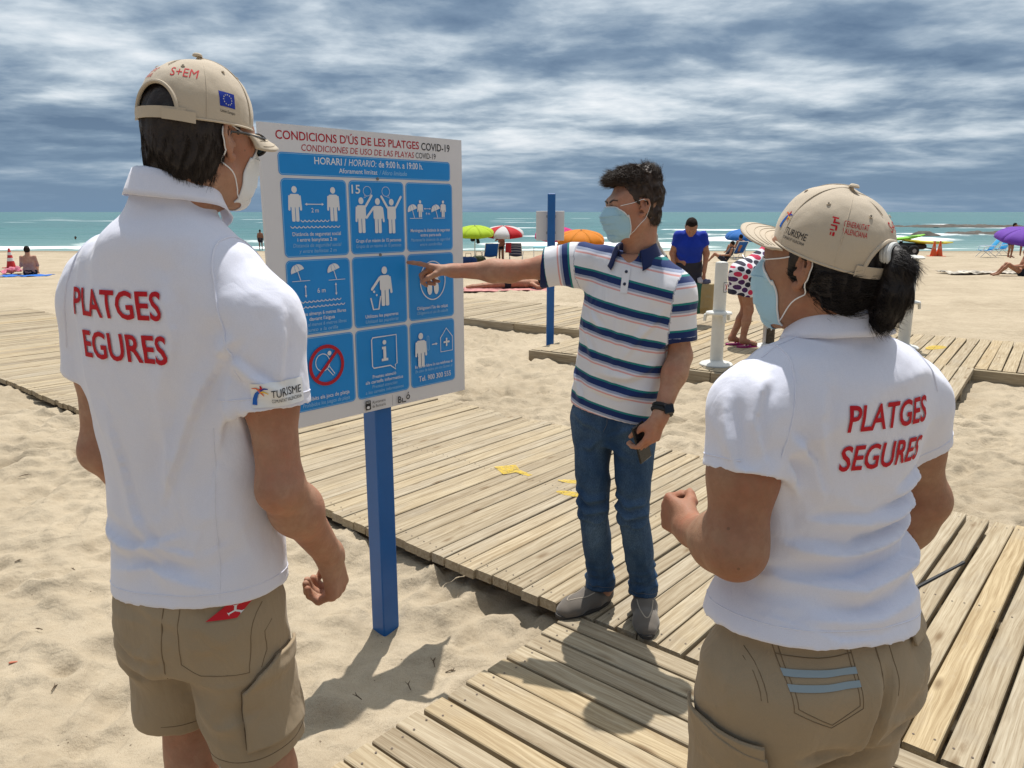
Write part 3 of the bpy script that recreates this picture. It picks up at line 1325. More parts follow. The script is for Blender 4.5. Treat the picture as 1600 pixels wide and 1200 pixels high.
    arrow(p, (.158, .262), (.236, .262))
    text(p, "2 m", .198, .290, .022, PRINT_W, .030, .004)
    waves(p, .138, .255, .322, 7)
    waves(p, .096, .300, .343, 12)
    cap_text(p, 0, 0, ["Distància de seguretat social", "i entre banyistes 2 m"], ["Distancia de seguridad social", "y entre bañistas 2 m"], .370, .0185, .20)
    # 2 groups of fifteen
    p = pn[0][1]
    text(p, "15", .377, .222, .044, PRINT_W, .038, .012)
    man(p, .398, .248, .128, 'left_up')
    man(p, .474, .250, .128, 'left_out')
    man(p, .540, .252, .128, 'both_up')
    for u, s in ((.428, 1), (.515, -1)):
        ring = [(u + .0185 * math.cos(t), .213 + .0175 * math.sin(t)) for t in [2 * math.pi * i / 20 for i in range(20)]]
        strokes(p, 'speech_bubble', [ring], .0016, PRINT_W, True)
        strokes(p, 'speech_tail', [[(u - s * .012, .227), (u - s * .017, .238), (u - s * .004, .231)]], .0016, PRINT_W)
    cap_text(p, 1, 0, ["Grups d'un màxim de 15 persones"], ["Grupos de un máximo de 15 personas"], .400, .0185, .215)
    # 3 distance between parasols
    p = pn[0][2]
    for u in (.645, .768):
        parasol(p, u, .282, .95)
        strokes(p, 'ground_line', [[(u - .014, .313), (u + .050, .313)]], .002, PRINT_W)
        man(p, u + .040, .249, .066)
    arrow(p, (.704, .276), (.741, .276), .002, True, PRINT_W, .007)
    text(p, "4 m", .724, .300, .016, PRINT_W, .022)
    cap_text(p, 2, 0, ["Mantingueu la distància de seguretat", "entre para-sols"], ["Mantened la distancia de seguridad", "entre sombrillas"], .366, .0175, .212)
    # 4 six metres to the water
    p = pn[1][0]
    for u, v in ((.112, .492), (.262, .496)):
        parasol(p, u, v, 1.05)
        strokes(p, 'ground_line', [[(u - .024, v + .034), (u + .048, v + .034)]], .002, PRINT_W)
    arrow(p, (.140, .540), (.140, .586))
    arrow(p, (.268, .540), (.268, .586))
    text(p, "6 m", .205, .572, .024, PRINT_W, .034, .004)
    waves(p, .118, .288, .604, 10)
    waves(p, .102, .304, .623, 12)
    cap_text(p, 0, 1, ["Deixeu almenys 6 metres lliures", "davant l'aigua"], ["Dejad al menos 6 metros libres", "junto a la orilla"], .650, .0185, .21)
    # 5 use the bins
    p = pn[1][1]
    man(p, .493, .508, .150, 'left_out')
    strokes(p, 'waste_bin', [[(.423, .610), (.434, .655), (.460, .655), (.471, .606)]], .006, PRINT_W)
    poly(p, 'litter', [disc2(.440, .587, .005), disc2(.452, .601, .004), disc2(.437, .573, .003)], PRINT_W)
    cap_text(p, 1, 1, ["Utilitzeu les papereres"], ["Utilizad las papeleras"], .686, .0185, .16)
    # 6 footwear
    p = pn[1][2]
    ring = [(.742 + .068 * math.cos(t), .563 + .078 * math.sin(t)) for t in [2 * math.pi * i / 40 for i in range(40)]]
    strokes(p, 'ring', [ring], .0042, PRINT_W, True)
    for s in (-1, 1):
        poly(p, 'sandal', [disc2(.742 + s * .019, .545, .0165, .030, 18), disc2(.742 + s * .018, .595, .0135, .026, 18)], PRINT_W)
        strokes(p, 'sandal_strap', [[(.742 + s * .019 - .016, .562), (.742 + s * .019, .535), (.742 + s * .019 + .016, .562)]], .005, SIGN_BLUE)
    cap_text(p, 2, 1, ["Obligatori l'ús de calçat"], ["Obligatorio el uso de calzado"], .678, .0185, .17)
    # 7 no beach games
    p = pn[2][0]
    pts = [(.193 + .030 * math.cos(t), .828 + .032 * math.sin(t)) for t in [2 * math.pi * i / 28 for i in range(28)]]
    strokes(p, 'bat', [pts], .0030, PRINT_W, True)
    strokes(p, 'bat_handle', [[(.211, .853), (.236, .882), (.243, .876), (.221, .846)]], .0030, PRINT_W)
    poly(p, 'ball', [disc2(.224, .797, .0085)], PRINT_W)
    ring = [(.210 + .070 * math.cos(t), .840 + .070 * math.sin(t)) for t in [2 * math.pi * i / 44 for i in range(44)]]
    strokes(p, 'prohibition_ring', [ring], .013, PRINT_RED, True)
    strokes(p, 'prohibition_bar', [[(.210 - .048, .840 + .048), (.210 + .048, .840 - .048)]], .012, PRINT_RED)
    cap_text(p, 0, 2, ["Prohibits els jocs de platja"], ["Prohibidos los juegos de playa"], .962, .0205, .205)
    # 8 read the notices
    p = pn[2][1]
    fr = [(.424, .764), (.540, .764), (.540, .880), (.530, .884), (.533, .903), (.506, .884), (.424, .884), (.418, .876), (.418, .772)]
    strokes(p, 'speech_frame', [fr], .0045, PRINT_W, True)
    poly(p, 'letter_i', [disc2(.480, .788, .009), [(.467, .805), (.487, .805), (.487, .852), (.496, .852), (.496, .862), (.464, .862), (.464, .852), (.473, .852), (.473, .815), (.467, .815)]], PRINT_W)
    cap_text(p, 1, 2, ["Presteu atenció", "als cartells informatius"], ["Prestad atención", "a los carteles informativos"], .924, .0185, .19)
    # 9 fever: phone
    p = pn[2][2]
    man(p, .668, .786, .140)
    strokes(p, 'thermometer', [rrect(.702, .790, .712, .850, .0049, 4)], .0018, PRINT_PALE, True)
    arrow(p, (.728, .828), (.760, .828), .004, False, PRINT_W, .011)
    strokes(p, 'clinic_house', [[(.777, .866), (.777, .806), (.811, .768), (.845, .806), (.845, .866)]], .0035, PRINT_W, True)
    poly(p, 'cross', [[(.807, .810), (.815, .810), (.815, .823), (.828, .823), (.828, .831), (.815, .831), (.815, .845), (.807, .845), (.807, .831), (.794, .831), (.794, .823), (.807, .823)]], PRINT_W)
    cap_text(p, 2, 2, ["En cas de febre i/o tos telefoneu al"], ["En caso de fiebre y/o tos llamen al"], .918, .0175, .208)
    text(p, "Tel. 900 300 555", .742, .975, .031, PRINT_W, .180, .008)
    # foot of the board: town hall and tourism marks
    lg = poly(board, 'town_crest', [rrect(.377, 1.008, .402, 1.046, .004, 3)], PRINT_BLACK)
    poly(lg, 'crest_detail', [disc2(.389, 1.036, .0075, .006, 12), rrect(.380, 1.012, .399, 1.0135, .0005, 2), rrect(.380, 1.017, .399, 1.0185, .0005, 2)], PRINT_W)
    text(board, "Ajuntament", .409, 1.024, .0165, PRINT_BLACK, .066, 0, 0, 'LEFT')
    text(board, "de Benicarló", .409, 1.041, .0165, PRINT_BLACK, .066, 0, 0, 'LEFT')
    poly(board, 'divider', [rrect(.509, 1.006, .5100, 1.048, .0003, 2)], PRINT_BLACK)
    text(board, "B", .538, 1.046, .040, PRINT_BLACK, .018, .012, 0, 'LEFT')
    strokes(board, 'letter_l', [[(.561, 1.028), (.561, 1.045), (.579, 1.045)]], .005, PRINT_BLACK)
    ring = [(.591 + .008 * math.cos(t), 1.028 + .008 * math.sin(t)) for t in [2 * math.pi * i / 18 for i in range(18)]]
    strokes(board, 'letter_o', [ring], .0042, PRINT_BLACK, True)
    strokes(board, 'accent', [[(.590, 1.015), (.594, 1.008)]], .004, PRINT_BLACK)
    return root


sign = build_sign()


# =================================================================== PEOPLE: shared modelling
def skin_mat(name, col):
    if name in _mats:
        return _mats[name]
    m = bpy.data.materials.new(name)
    m.use_nodes = True
    t = NT(m.node_tree)
    b = t.n['Principled BSDF']
    tc = t.node('ShaderNodeTexCoord').outputs['Object']
    f = t.noise(tc, 9, 5, .6)
    f2 = t.noise(tc, 70, 3, .6)
    red = (min(1, col[0] * 1.08), col[1] * .80, col[2] * .76)
    lite = (col[0] * 1.14, col[1] * 1.2, col[2] * 1.24)
    c = t.mix(t.ramp(f, [(.35, 0), (.65, 1)]), red, lite)
    c = t.mix(t.ramp(f2, [(.4, .35), (.6, 0)]), c, tuple(x * .86 for x in col))
    f3 = t.noise(tc, 24, 4, .65)
    c = t.mix(t.ramp(f3, [(.38, .45), (.56, 0)]), c, (col[0] * .80, col[1] * .66, col[2] * .62))
    vor = t.node('ShaderNodeTexVoronoi')
    t.l.new(tc, vor.inputs['Vector'])
    vor.inputs['Scale'].default_value = 17
    c = t.mix(t.math('MULTIPLY', t.math('LESS_THAN', vor.outputs['Distance'], .045), .6), c, tuple(x * .45 for x in col))
    t.l.new(c, b.inputs['Base Color'])
    b.inputs['Roughness'].default_value = .62
    b.inputs['Specular IOR Level'].default_value = .30
    b.inputs['Subsurface Weight'].default_value = .06
    b.inputs['Subsurface Radius'].default_value = (.010, .004, .002)
    b.inputs['Subsurface Scale'].default_value = 1.0
    t.l.new(t.bump(t.noise(tc, 330, 3, .6), .28, .002, t.bump(f2, .22, .005)), b.inputs['Normal'])
    _mats[name] = m
    return m


def cloth_mat(name, col, weave=900, var=.04, rough=.9, sheen=.15, bump=.25, wrinkle=.0):
    if name in _mats:
        return _mats[name]
    m = bpy.data.materials.new(name)
    m.use_nodes = True
    t = NT(m.node_tree)
    b = t.n['Principled BSDF']
    tc = t.node('ShaderNodeTexCoord').outputs['Object']
    f = t.noise(tc, 7, 4, .6)
    c = t.mix(t.ramp(f, [(.3, 0), (.7, 1)]), tuple(x * (1 - var) for x in col), tuple(min(1, x * (1 + var)) for x in col))
    fw = t.noise(tc, weave, 2, .6)
    c = t.mix(t.ramp(fw, [(.35, .35), (.6, 0)]), c, tuple(x * .82 for x in col))
    t.l.new(c, b.inputs['Base Color'])
    b.inputs['Roughness'].default_value = rough
    b.inputs['Specular IOR Level'].default_value = .2
    b.inputs['Sheen Weight'].default_value = sheen
    n = t.bump(fw, bump, .0012)
    wr = t.noise(t.mapping(tc, (1.0, 1.0, .55)), 11, 3, .5, 1.2)
    wr = t.math('ABSOLUTE', t.math('SUBTRACT', wr, .5))
    n = t.bump(t.noise(tc, 45, 3, .6), .10, .006, n)
    n = t.bump(wr, wrinkle, .035, n)
    t.l.new(n, b.inputs['Normal'])
    _mats[name] = m
    return m


def hair_mat(name, col):
    return mat(name, col, .50, .35, var=.35, vscale=60, bump=.5, bscale=300, bdist=.002)


def join(parts):
    Vs, Fs, o = [], [], 0
    for V, F in parts:
        Vs.append(V)
        Fs.append(F + o)
        o += len(V)
    return np.concatenate(Vs), np.concatenate(Fs)


def frame(loc, yaw=0, pitch=0, roll=0):
    """head frame: +y looks forward, pitch up positive"""
    return Matrix.Translation(loc) @ (Matrix.Rotation(R(yaw), 4, 'Z') @ Matrix.Rotation(R(pitch), 4, 'X') @ Matrix.Rotation(R(roll), 4, 'Y'))


def head_skin(M, neck_to, sc=1.0, neck_r=.060, h=.0032, fem=False):
    inv = M.inverted()
    nb = np.array(inv @ Vector(neck_to)) / sc
    f = Field((-.12, -.17, min(-.26, nb[2] - .06)), (.12, .15, .16), h)
    f.ell((0, -.014, .030), (.074, .094, .086), .02)
    f.ell((0, .030, -.043), (.060, .064, .090), .035)
    for s in (-1, 1):
        f.ell((s * .050, .040, .018), (.020, .036, .034), .03)
    for s in (-1, 1):
        f.cone((s * .052, -.002, -.062), (s * .018, .078, -.104), .022, .017, .03)
        f.ell((s * .044, .046, -.022), (.023, .030, .026), .03)
    f.cone((-.012, .080, -.106), (.012, .080, -.106), .016, .016, .02)
    f.cone((-.036, .080, .022), (.036, .080, .022), .013, .013, .02)
    f.cone((0, .090, .008), (0, .112, -.034), .0075, .0115, .012)
    for s in (-1, 1):
        f.ell((s * .011, .099, -.040), (.0085, .010, .0075), .008)
        f.ell((s * .032, .101, .000), (.016, .015, .0095), .012, 's')
        f.ell((s * .032, .082, .0100), (.017, .0125, .0058), .006)
        f.ell((s * .032, .082, -.0095), (.016, .0105, .0048), .006)
    f.cone((-.02, .088, -.066), (.02, .088, -.066), .009, .009, .012)
    f.cone((-.017, .088, -.079), (.017, .088, -.079), .009, .009, .010)
    # neck
    f.cone((0, -.030, -.045), nb, neck_r * .93, neck_r, .03)
    f.cone((0, -.050, -.055), (nb[0], nb[1] - .012, nb[2]), .042, .048, .03)
    # ears
    for s in (-1, 1):
        def ep(y, z, o):
            return (s * (.073 + o), -.010 + y + z * -.18, -.008 + z)
        f.chain([ep(.006, -.029, .001), ep(-.006, -.026, .006), ep(-.015, -.008, .012), ep(-.019, .010, .014), ep(-.013, .025, .012),
                 ep(.002, .030, .007), ep(.012, .022, .002), ep(.012, .010, .0)], [.0052, .0046, .0040, .0040, .0040, .0040, .0038, .0034], .003)
        f.ell(ep(-.004, .0, .005), (.0042, .0135, .024), .004, 'u', (R(-10), R(s * -18), 0))
        f.chain([ep(-.004, .018, .011), ep(-.009, .004, .0125), ep(-.004, -.013, .009)], [.0026, .0030, .0034], .003)
        f.ell(ep(.010, -.006, .004), (.0045, .0045, .006), .004)
        f.ell(ep(.003, -.026, .002), (.005, .008, .008), .005)
    V, F = f.mesh(1)
    return xf(V * sc, M), F


def eyes(parent, M, sc=1.0):
    white = mat('eye_white', (.72, .70, .67), .2, .5)
    iris = mat('eye_iris', (.05, .03, .02), .15, .6)
    for s in (-1, 1):
        b = MB()
        n, mrow = 14, 10
        V, F, mi = [], [], []
        for i in range(mrow + 1):
            th = math.pi * i / mrow
            for k in range(n):
                a = 2 * math.pi * k / n
                V.append((.0118 * math.sin(th) * math.cos(a), .0118 * math.cos(th), .0118 * math.sin(th) * math.sin(a)))
        for i in range(mrow):
            for k in range(n):
                F.append((i * n + k, i * n + (k + 1) % n, (i + 1) * n + (k + 1) % n, (i + 1) * n + k))
                mi.append(1 if i < 2 else 0)
        V = xf((np.array(V) + np.array((s * .032, .0785, .0))) * sc, M)
        mesh_obj('eye', V, F, [white, iris], parent, True, mi)


def strands(name, V, F, mask, flow, n, length, rad, material, parent, seed=1, lift=.15, wave=.0, jitter=.25):
    """loose hairs lying on a hair body: thin tapering three-sided locks following a flow field"""
    rs = np.random.RandomState(seed)
    N = normals(V, F)
    ids = np.where(mask)[0]
    if len(ids) == 0:
        return None
    pick = rs.choice(ids, n)
    P = V[pick].copy() - N[pick] * rad
    Nn = N[pick]
    D = flow(P) + rs.normal(0, jitter, P.shape)
    D -= Nn * (D * Nn).sum(1)[:, None]
    D += Nn * lift * rs.uniform(.3, 1.6, n)[:, None]
    D /= np.linalg.norm(D, axis=1)[:, None]
    L = length * rs.uniform(.55, 1.3, n)[:, None]
    S = np.cross(D, Nn)
    S /= np.linalg.norm(S, axis=1)[:, None] + 1e-9
    U = np.cross(S, D)
    seg = 4
    Vv = np.zeros((n, seg + 1, 3, 3))
    bend = flow(P + D * L) * .35 - Nn * .25
    ph = rs.uniform(0, 6.28, n)[:, None]
    for i in range(seg + 1):
        t = i / seg
        c = P + D * L * t + bend * L * (t * t * .6) + S * wave * np.sin(ph + t * 5)
        r = rad * (1 - t * .85) * rs.uniform(.7, 1.2, n)[:, None]
        for k in range(3):
            a = 2 * math.pi * k / 3
            Vv[:, i, k] = c + (S * math.cos(a) + U * math.sin(a)) * r
    idx = np.arange(n * (seg + 1) * 3).reshape(n, seg + 1, 3)
    Fs = []
    for i in range(seg):
        for k in range(3):
            k2 = (k + 1) % 3
            Fs.append(np.stack([idx[:, i, k], idx[:, i, k2], idx[:, i + 1, k2], idx[:, i + 1, k]], 1))
    return mesh_obj(name, Vv.reshape(-1, 3), np.concatenate(Fs), material, parent)


def hand(f, wrist, d, n, right=True, curl=((20, 30, 20),) * 4, thumb=(.6, .7, .35), sc=1.0, spread=1.0):
    """palm of four metacarpals and five fingers; d towards the fingers, n out of the palm"""
    d = Vector(d).normalized()
    n = Vector(n)
    n = (n - d * n.dot(d)).normalized()
    s = d.cross(n) if right else n.cross(d)
    w = Vector(wrist)
    ks = [(.030, .086), (.0105, .089), (-.0095, .084), (-.028, .075)]
    ln = [(.043, .026, .021), (.048, .030, .022), (.044, .028, .021), (.034, .021, .018)]
    for i in range(4):
        k = w + (s * ks[i][0] * spread + d * ks[i][1]) * sc
        base = w + (s * ks[i][0] * .55 + d * .008) * sc
        f.cone(base, k, .0145 * sc, .0118 * sc, .012)
        a = 0
        p = k
        r = (.0098, .0090, .0082, .0072)
        if i == 3:
            r = (.0085, .0078, .0072, .0064)
        for j in range(3):
            a += R(curl[i][j])
            dr = d * math.cos(a) + n * math.sin(a) + s * ks[i][0] * 2.0 * (spread - .6)
            q = p + dr.normalized() * ln[i][j] * sc
            f.cone(p, q, r[j] * sc, r[j + 1] * sc, .005)
            p = q
    # heel of the hand and thumb leaving the side of the palm
    f.cone(w + (d * .015 + s * .012 + n * .006) * sc, w + (d * .055 + s * .026 + n * .010) * sc, .016 * sc, .013 * sc, .014)
    td = (d * thumb[0] + s * thumb[1] + n * thumb[2]).normalized()
    p0 = w + (d * .026 + s * .024 + n * .008) * sc
    p1 = p0 + td * .040 * sc
    td2 = (td + d * .35 + n * .25 - s * .15).normalized()
    p2 = p1 + td2 * .031 * sc
    td3 = (td2 + d * .2 + n * .2 - s * .2).normalized()
    p3 = p2 + td3 * .023 * sc
    f.cone(p0, p1, .0155 * sc, .0115 * sc, .012)
    f.cone(p1, p2, .0112 * sc, .0098 * sc, .006)
    f.cone(p2, p3, .0098 * sc, .0075 * sc, .006)


def arm_skin(sh, el, wr, r=(.050, .046, .043, .030), hnd=None, right=True, h=.0034):
    sh, el, wr = Vector(sh), Vector(el), Vector(wr)
    sh = sh.lerp(el, .16)
    pts = [sh, el, wr]
    tip = wr + (Vector(hnd['d']).normalized()) * .21
    A = [min(p[i] for p in pts + [tip]) - .10 for i in range(3)]
    B = [max(p[i] for p in pts + [tip]) + .10 for i in range(3)]
    f = Field(A, B, h)
    mid = sh.lerp(el, .45)
    f.cone(sh, mid, r[0] * .86, r[0] * 1.02, .02)
    f.cone(mid, el, r[0] * 1.0, r[1] * .94, .03)
    fm = el.lerp(wr, .28)
    f.cone(el, fm, r[1] * .95, r[2] * 1.04, .03)
    f.cone(fm, wr, r[2] * 1.02, r[3], .04)
    # elbow point and wrist flattening
    bk = ((sh - el).normalized() + (wr - el).normalized())
    if bk.length > 1e-3:
        f.ell(el - bk.normalized() * r[1] * .36, (r[1] * .58,) * 3, .03)
    hd = Vector(hnd['d']).normalized()
    n = Vector(hnd['n'])
    n = (n - hd * n.dot(hd)).normalized()
    sw = hd.cross(n)
    f.cone(wr - hd * .01, wr + hd * .02, r[3] * .82, r[3] * .78, .02, flat=sw, ratio=1.25)
    hand(f, wr, hnd['d'], hnd['n'], right, hnd.get('curl', ((20, 30, 20),) * 4), hnd.get('thumb', (.6, .7, .35)), hnd.get('sc', 1.0), hnd.get('spread', 1.0))
    return f.mesh(1)


def lower_skin(rows, hips, knees, ankles, r=(.085, .058, .052, .036), feet=None, h=.008):
    pts = [Vector(p) for p in hips + knees + ankles]
    A = [min(p[i] for p in pts) - .22 for i in range(3)]
    B = [max(p[i] for p in pts) + .22 for i in range(3)]
    A[2] = -.01
    B[2] = max(q[0] for q in rows) + .05
    f = Field(A, B, h)
    f.loft(rows, .03)
    for i in range(2):
        hp, kn, an = Vector(hips[i]), Vector(knees[i]), Vector(ankles[i])
        f.cone(hp, kn, r[0], r[1], .04)
        cf = kn.lerp(an, .3) + Vector((0, -.012, 0))
        f.cone(kn, cf, r[1] * .92, r[2] * 1.05, .03)
        f.cone(cf, an, r[2], r[3], .04)
        ft = Vector(feet[i])
        f.cone(an + Vector((0, 0, -.02)), Vector((an.x, an.y, .045)) - ft * .03, .034, .032, .03)
        f.cone(Vector((an.x, an.y, .05)), Vector((an.x, an.y, .032)) + ft * .16, .036, .026, .03)
    return f.mesh(1)


def shoe_pair(parent, ankles, feet, m, sole, scale=1.0, style='loafer'):
    for i in range(2):
        a = Vector(ankles[i])
        d = Vector((feet[i][0], feet[i][1], 0)).normalized()
        s = Vector((d.y, -d.x, 0))
        heel = Vector((a.x, a.y, 0)) - d * .055 * scale
        toe = heel + d * .285 * scale
        f = Field((min(heel.x, toe.x) - .09, min(heel.y, toe.y) - .09, -.005), (max(heel.x, toe.x) + .09, max(heel.y, toe.y) + .09, .16), .0045)
        f.cone(heel + d * .035 + Vector((0, 0, .040)), heel + d * .10 + Vector((0, 0, .042)), .040, .041, .02)
        f.cone(heel + d * .10 + Vector((0, 0, .040)), heel + d * .205 + Vector((0, 0, .028)), .042, .036, .03, flat=s, ratio=1.22)
        f.cone(heel + d * .20 + Vector((0, 0, .026)), toe - d * .040 + Vector((0, 0, .020)), .036, .030, .03, flat=s, ratio=1.25)
        # flat underside, opening for the foot
        f.ell(heel + d * .06 + Vector((0, 0, .105)), (.034, .034, .040) if abs(d.y) < .7 else (.032, .050, .040), .008, 's')
        sl, (X, Y, Z) = f.sub(f.lo, f.lo + f.n * f.h)
        f.f = np.maximum(f.f, (0.008 - Z)).astype(np.float32)
        V, F = f.mesh(1)
        sh = mesh_obj('shoe', V, F, m, parent)
        pts = []
        for k in range(28):
            t = 2 * math.pi * k / 28
            u = .5 - .5 * math.cos(t)
            L = .285 * scale
            wd = (.036 + .012 * math.sin(min(1, u * 1.25) * math.pi * .75)) * scale
            pts.append(heel + d * (L * u * .985 + .002) + s * wd * math.copysign(abs(math.sin(t)) ** .7, math.sin(t)))
        b = MB()
        V = [(p.x, p.y, 0.0) for p in pts] + [(p.x, p.y, .014) for p in pts]
        n = len(pts)
        Fs = [tuple(range(n))[::-1], tuple(range(n, 2 * n))] + [(k, (k + 1) % n, n + (k + 1) % n, n + k) for k in range(n)]
        b.add(V, Fs)
        b.build('sole', sole, sh)
        if style == 'loafer':
            vb = bvh_of(f_mesh_cache(sh), [tuple(p.vertices) for p in sh.data.polygons])
            seam = []
            for k in range(17):
                t = -1 + 2 * k / 16
                q = heel + d * (.115 + .115 * (1 - abs(t) ** 2.2)) * scale + s * .032 * t * scale
                hh = vb.ray_cast(Vector((q.x, q.y, .3)), Vector((0, 0, -1)))
                if hh[0]:
                    seam.append(hh[0])
            if len(seam) > 3:
                MB().tube(seam, .0026, 6).build('seam', mat('loafer_seam', (.34, .29, .23), .8), sh)


def f_mesh_cache(o):
    return [tuple(v.co) for v in o.data.vertices]


# ------------------------------------------------------------------ baseball cap
CAP = cloth_mat('cap_cotton', (0.50, 0.42, 0.32), 1100, .05)
CAP_DARK = mat('cap_stitch', (0.43, 0.36, 0.27), .9)


def build_cap(parent, M, sc=1.0, curve=.021, droop=.010):
    a, bf, bb, hh, z0, yc = .089, .110, .106, .116, .014, -.010
    EX = 2.25

    def pt(az, e, off=0.0):
        s = math.sin(e * math.pi / 2)
        c = max(0.0, 1 - s ** EX) ** (1 / EX)
        x, y = math.sin(az), math.cos(az)
        yr = bf if y > 0 else bb
        lift = .010 * max(0, y) * s * (1 - s) * 2
        zr = z0 + .006 * y
        p = Vector(((a + off) * x * c, yc + (yr + off) * y * c + lift, zr + (hh + off) * s + lift * .3))
        # panels puff slightly between seams
        q = abs(math.sin(3 * az))
        p += Vector((x, y, .2)) * (.0022 * q * (1 - s * .6) * s ** .5)
        return p
    na, ne = 180, 46
    V = [pt(2 * math.pi * i / na, j / ne) for i in range(na) for j in range(ne + 1)]

    OW, OH = .047, .056

    def hole(p):
        if p.y > yc:
            return False
        zr = z0 - .006
        return (p.x / OW) ** 2 + ((p.z - zr - .004) / OH) ** 2 < 1 and p.z > zr - .02
    F = []
    for i in range(na):
        i2 = (i + 1) % na
        for j in range(ne):
            q = (i * (ne + 1) + j, i2 * (ne + 1) + j, i2 * (ne + 1) + j + 1, i * (ne + 1) + j + 1)
            c = (V[q[0]] + V[q[2]]) / 2
            if not hole(c):
                F.append(q[::-1])
    wr = [pt(2 * math.pi * i / na, j / ne) for i in range(1) for j in range(1)]
    Vn = np.array([tuple(v) for v in V])
    nz = fbm(Vn * 26, 4, 3)[:, None] * .0011
    Vn = Vn + nz * (Vn - np.array((0, yc, .03))) / .1
    crown_V = xf(Vn * sc, M)
    cap = mesh_obj('cap', crown_V, F, CAP, parent)
    md = cap.modifiers.new('thick', 'SOLIDIFY')
    md.thickness = .0022
    md.offset = -1

    def T(p):
        return M @ (Vector(p) * sc)
    # sewn edges
    arc = []
    for k in range(41):
        t = math.pi * k / 40
        x = OW * math.cos(t)
        z = z0 - .006 + .004 + OH * math.sin(t)
        s = min(.999, max(0, (z - (z0 - .006)) / hh))
        e = math.asin(s) / (math.pi / 2)
        c = (1 - s ** EX) ** (1 / EX)
        az = math.pi - math.asin(max(-1, min(1, x / (a * c))))
        arc.append(T(pt(az, e, .0005)))
    MB().tube(arc, .0034, 8).build('opening_binding', CAP, cap)
    w0 = math.asin(OW / a)
    rim = [T(pt(math.pi + w0 + (2 * math.pi - 2 * w0) * k / 90, 0.0, .0003)) for k in range(91)]
    MB().tube(rim, .0022, 6).build('rim_seam', CAP, cap)
    for k in range(6):
        az = math.pi * k / 3
        e0 = 0.0 if k != 3 else .62
        MB().tube([T(pt(az, e0 + (1 - e0) * j / 24, .0002)) for j in range(25)], .0009, 6).build('panel_seam', CAP, cap)
        az2 = az + math.pi / 6
        c = pt(az2, .58, .001)
        dr = (c - Vector((0, yc, .02))).normalized()
        b = MB()
        b.lathe([(.0018, 0), (.0034, 0), (.0037, .0006), (.0028, .0012), (.0018, .0006)], 14)
        o = b.build('eyelet', CAP, cap)
        o.matrix_local = M @ Matrix.Translation(c * sc) @ dr.to_track_quat('Z', 'Y').to_matrix().to_4x4()
        d_ = MB().lathe([(0, .0002), (.0016, .0002)], 10).build('eyelet_hole', mat('eyelet_dark', (.06, .045, .03), .9), cap)
        d_.matrix_local = M @ Matrix.Translation((c + dr * .0007) * sc) @ dr.to_track_quat('Z', 'Y').to_matrix().to_4x4()
    b = MB().lathe([(0, .0045), (.006, .0042), (.0085, .002), (.009, -.001)][::-1], 14)
    o = b.build('button', CAP, cap)
    o.matrix_local = M @ Matrix.Translation(pt(0, 1.0, .0005) * sc)
    # adjustable strap with buckle
    V, F = [], []
    n = 30
    for k in range(n + 1):
        az = math.pi - w0 * 1.25 + 2 * w0 * 1.25 * k / n
        for (zz_, off) in ((-.003, .0012), (.0165, .0012), (.0165, .0036), (-.003, .0036)):
            s = max(0, zz_) / hh
            p = pt(az, math.asin(s) / (math.pi / 2), off)
            p.z = z0 - .006 + zz_
            V.append(tuple(T(p)))
    for k in range(n):
        for j in range(4):
            j2 = (j + 1) % 4
            F.append((k * 4 + j, k * 4 + j2, k * 4 + 4 + j2, k * 4 + 4 + j))
    F += [(0, 1, 2, 3), (n * 4 + 3, n * 4 + 2, n * 4 + 1, n * 4)]
    mesh_obj('strap', V, F, CAP, cap, False)
    V, F = [], []
    n = 12
    for k in range(n + 1):
        az = math.pi - w0 * .55 - w0 * 1.0 * k / n
        for (zz_, off) in ((-.005, .0038), (.0135, .0038), (.0135, .0060), (-.005, .0060)):
            p = pt(az, 0.02, off)
            p.z = z0 - .006 + zz_ - .0025 * (k / n)
            V.append(tuple(T(p)))
    for k in range(n):
        for j in range(4):
            j2 = (j + 1) % 4
            F.append((k * 4 + j, k * 4 + j2, k * 4 + 4 + j2, k * 4 + 4 + j))
    F += [(0, 1, 2, 3), (n * 4 + 3, n * 4 + 2, n * 4 + 1, n * 4)]
    mesh_obj('strap_tab', V, F, CAP, cap, False)
    # brim
    V, F = [], []
    nu, nv = 40, 12
    for i in range(nu + 1):
        ph = R(-66 + 132 * i / nu)
        base = pt(ph, 0.0, .001)
        L = .076 * max(0, math.cos(ph * 1.3)) ** .55
        for j in range(nv + 1):
            t = j / nv
            p = base + Vector((math.sin(ph) * .35, 1, 0)) * L * t
            p.z += -droop * t * t - curve * (p.x / .085) ** 2 * (.35 + .65 * t) + .006 * t
            V.append(T(p))
    for i in range(nu):
        for j in range(nv):
            F.append((i * (nv + 1) + j, (i + 1) * (nv + 1) + j, (i + 1) * (nv + 1) + j + 1, i * (nv + 1) + j + 1))
    br = mesh_obj('brim', [tuple(v) for v in V], F, CAP, cap)
    md = br.modifiers.new('thick', 'SOLIDIFY')
    md.thickness = .0038
    for q in (.25, .45, .65, .85):
        line = []
        for i in range(2, nu - 1):
            j = int(q * nv)
            line.append(V[i * (nv + 1) + j] + (M.to_3x3() @ Vector((0, 0, 1))) * .0004)
        MB().tube(line, .0006, 5).build('brim_stitch', CAP_DARK, br)
    bv = bvh_of(crown_V, [tuple(p.vertices) for p in cap.data.polygons])

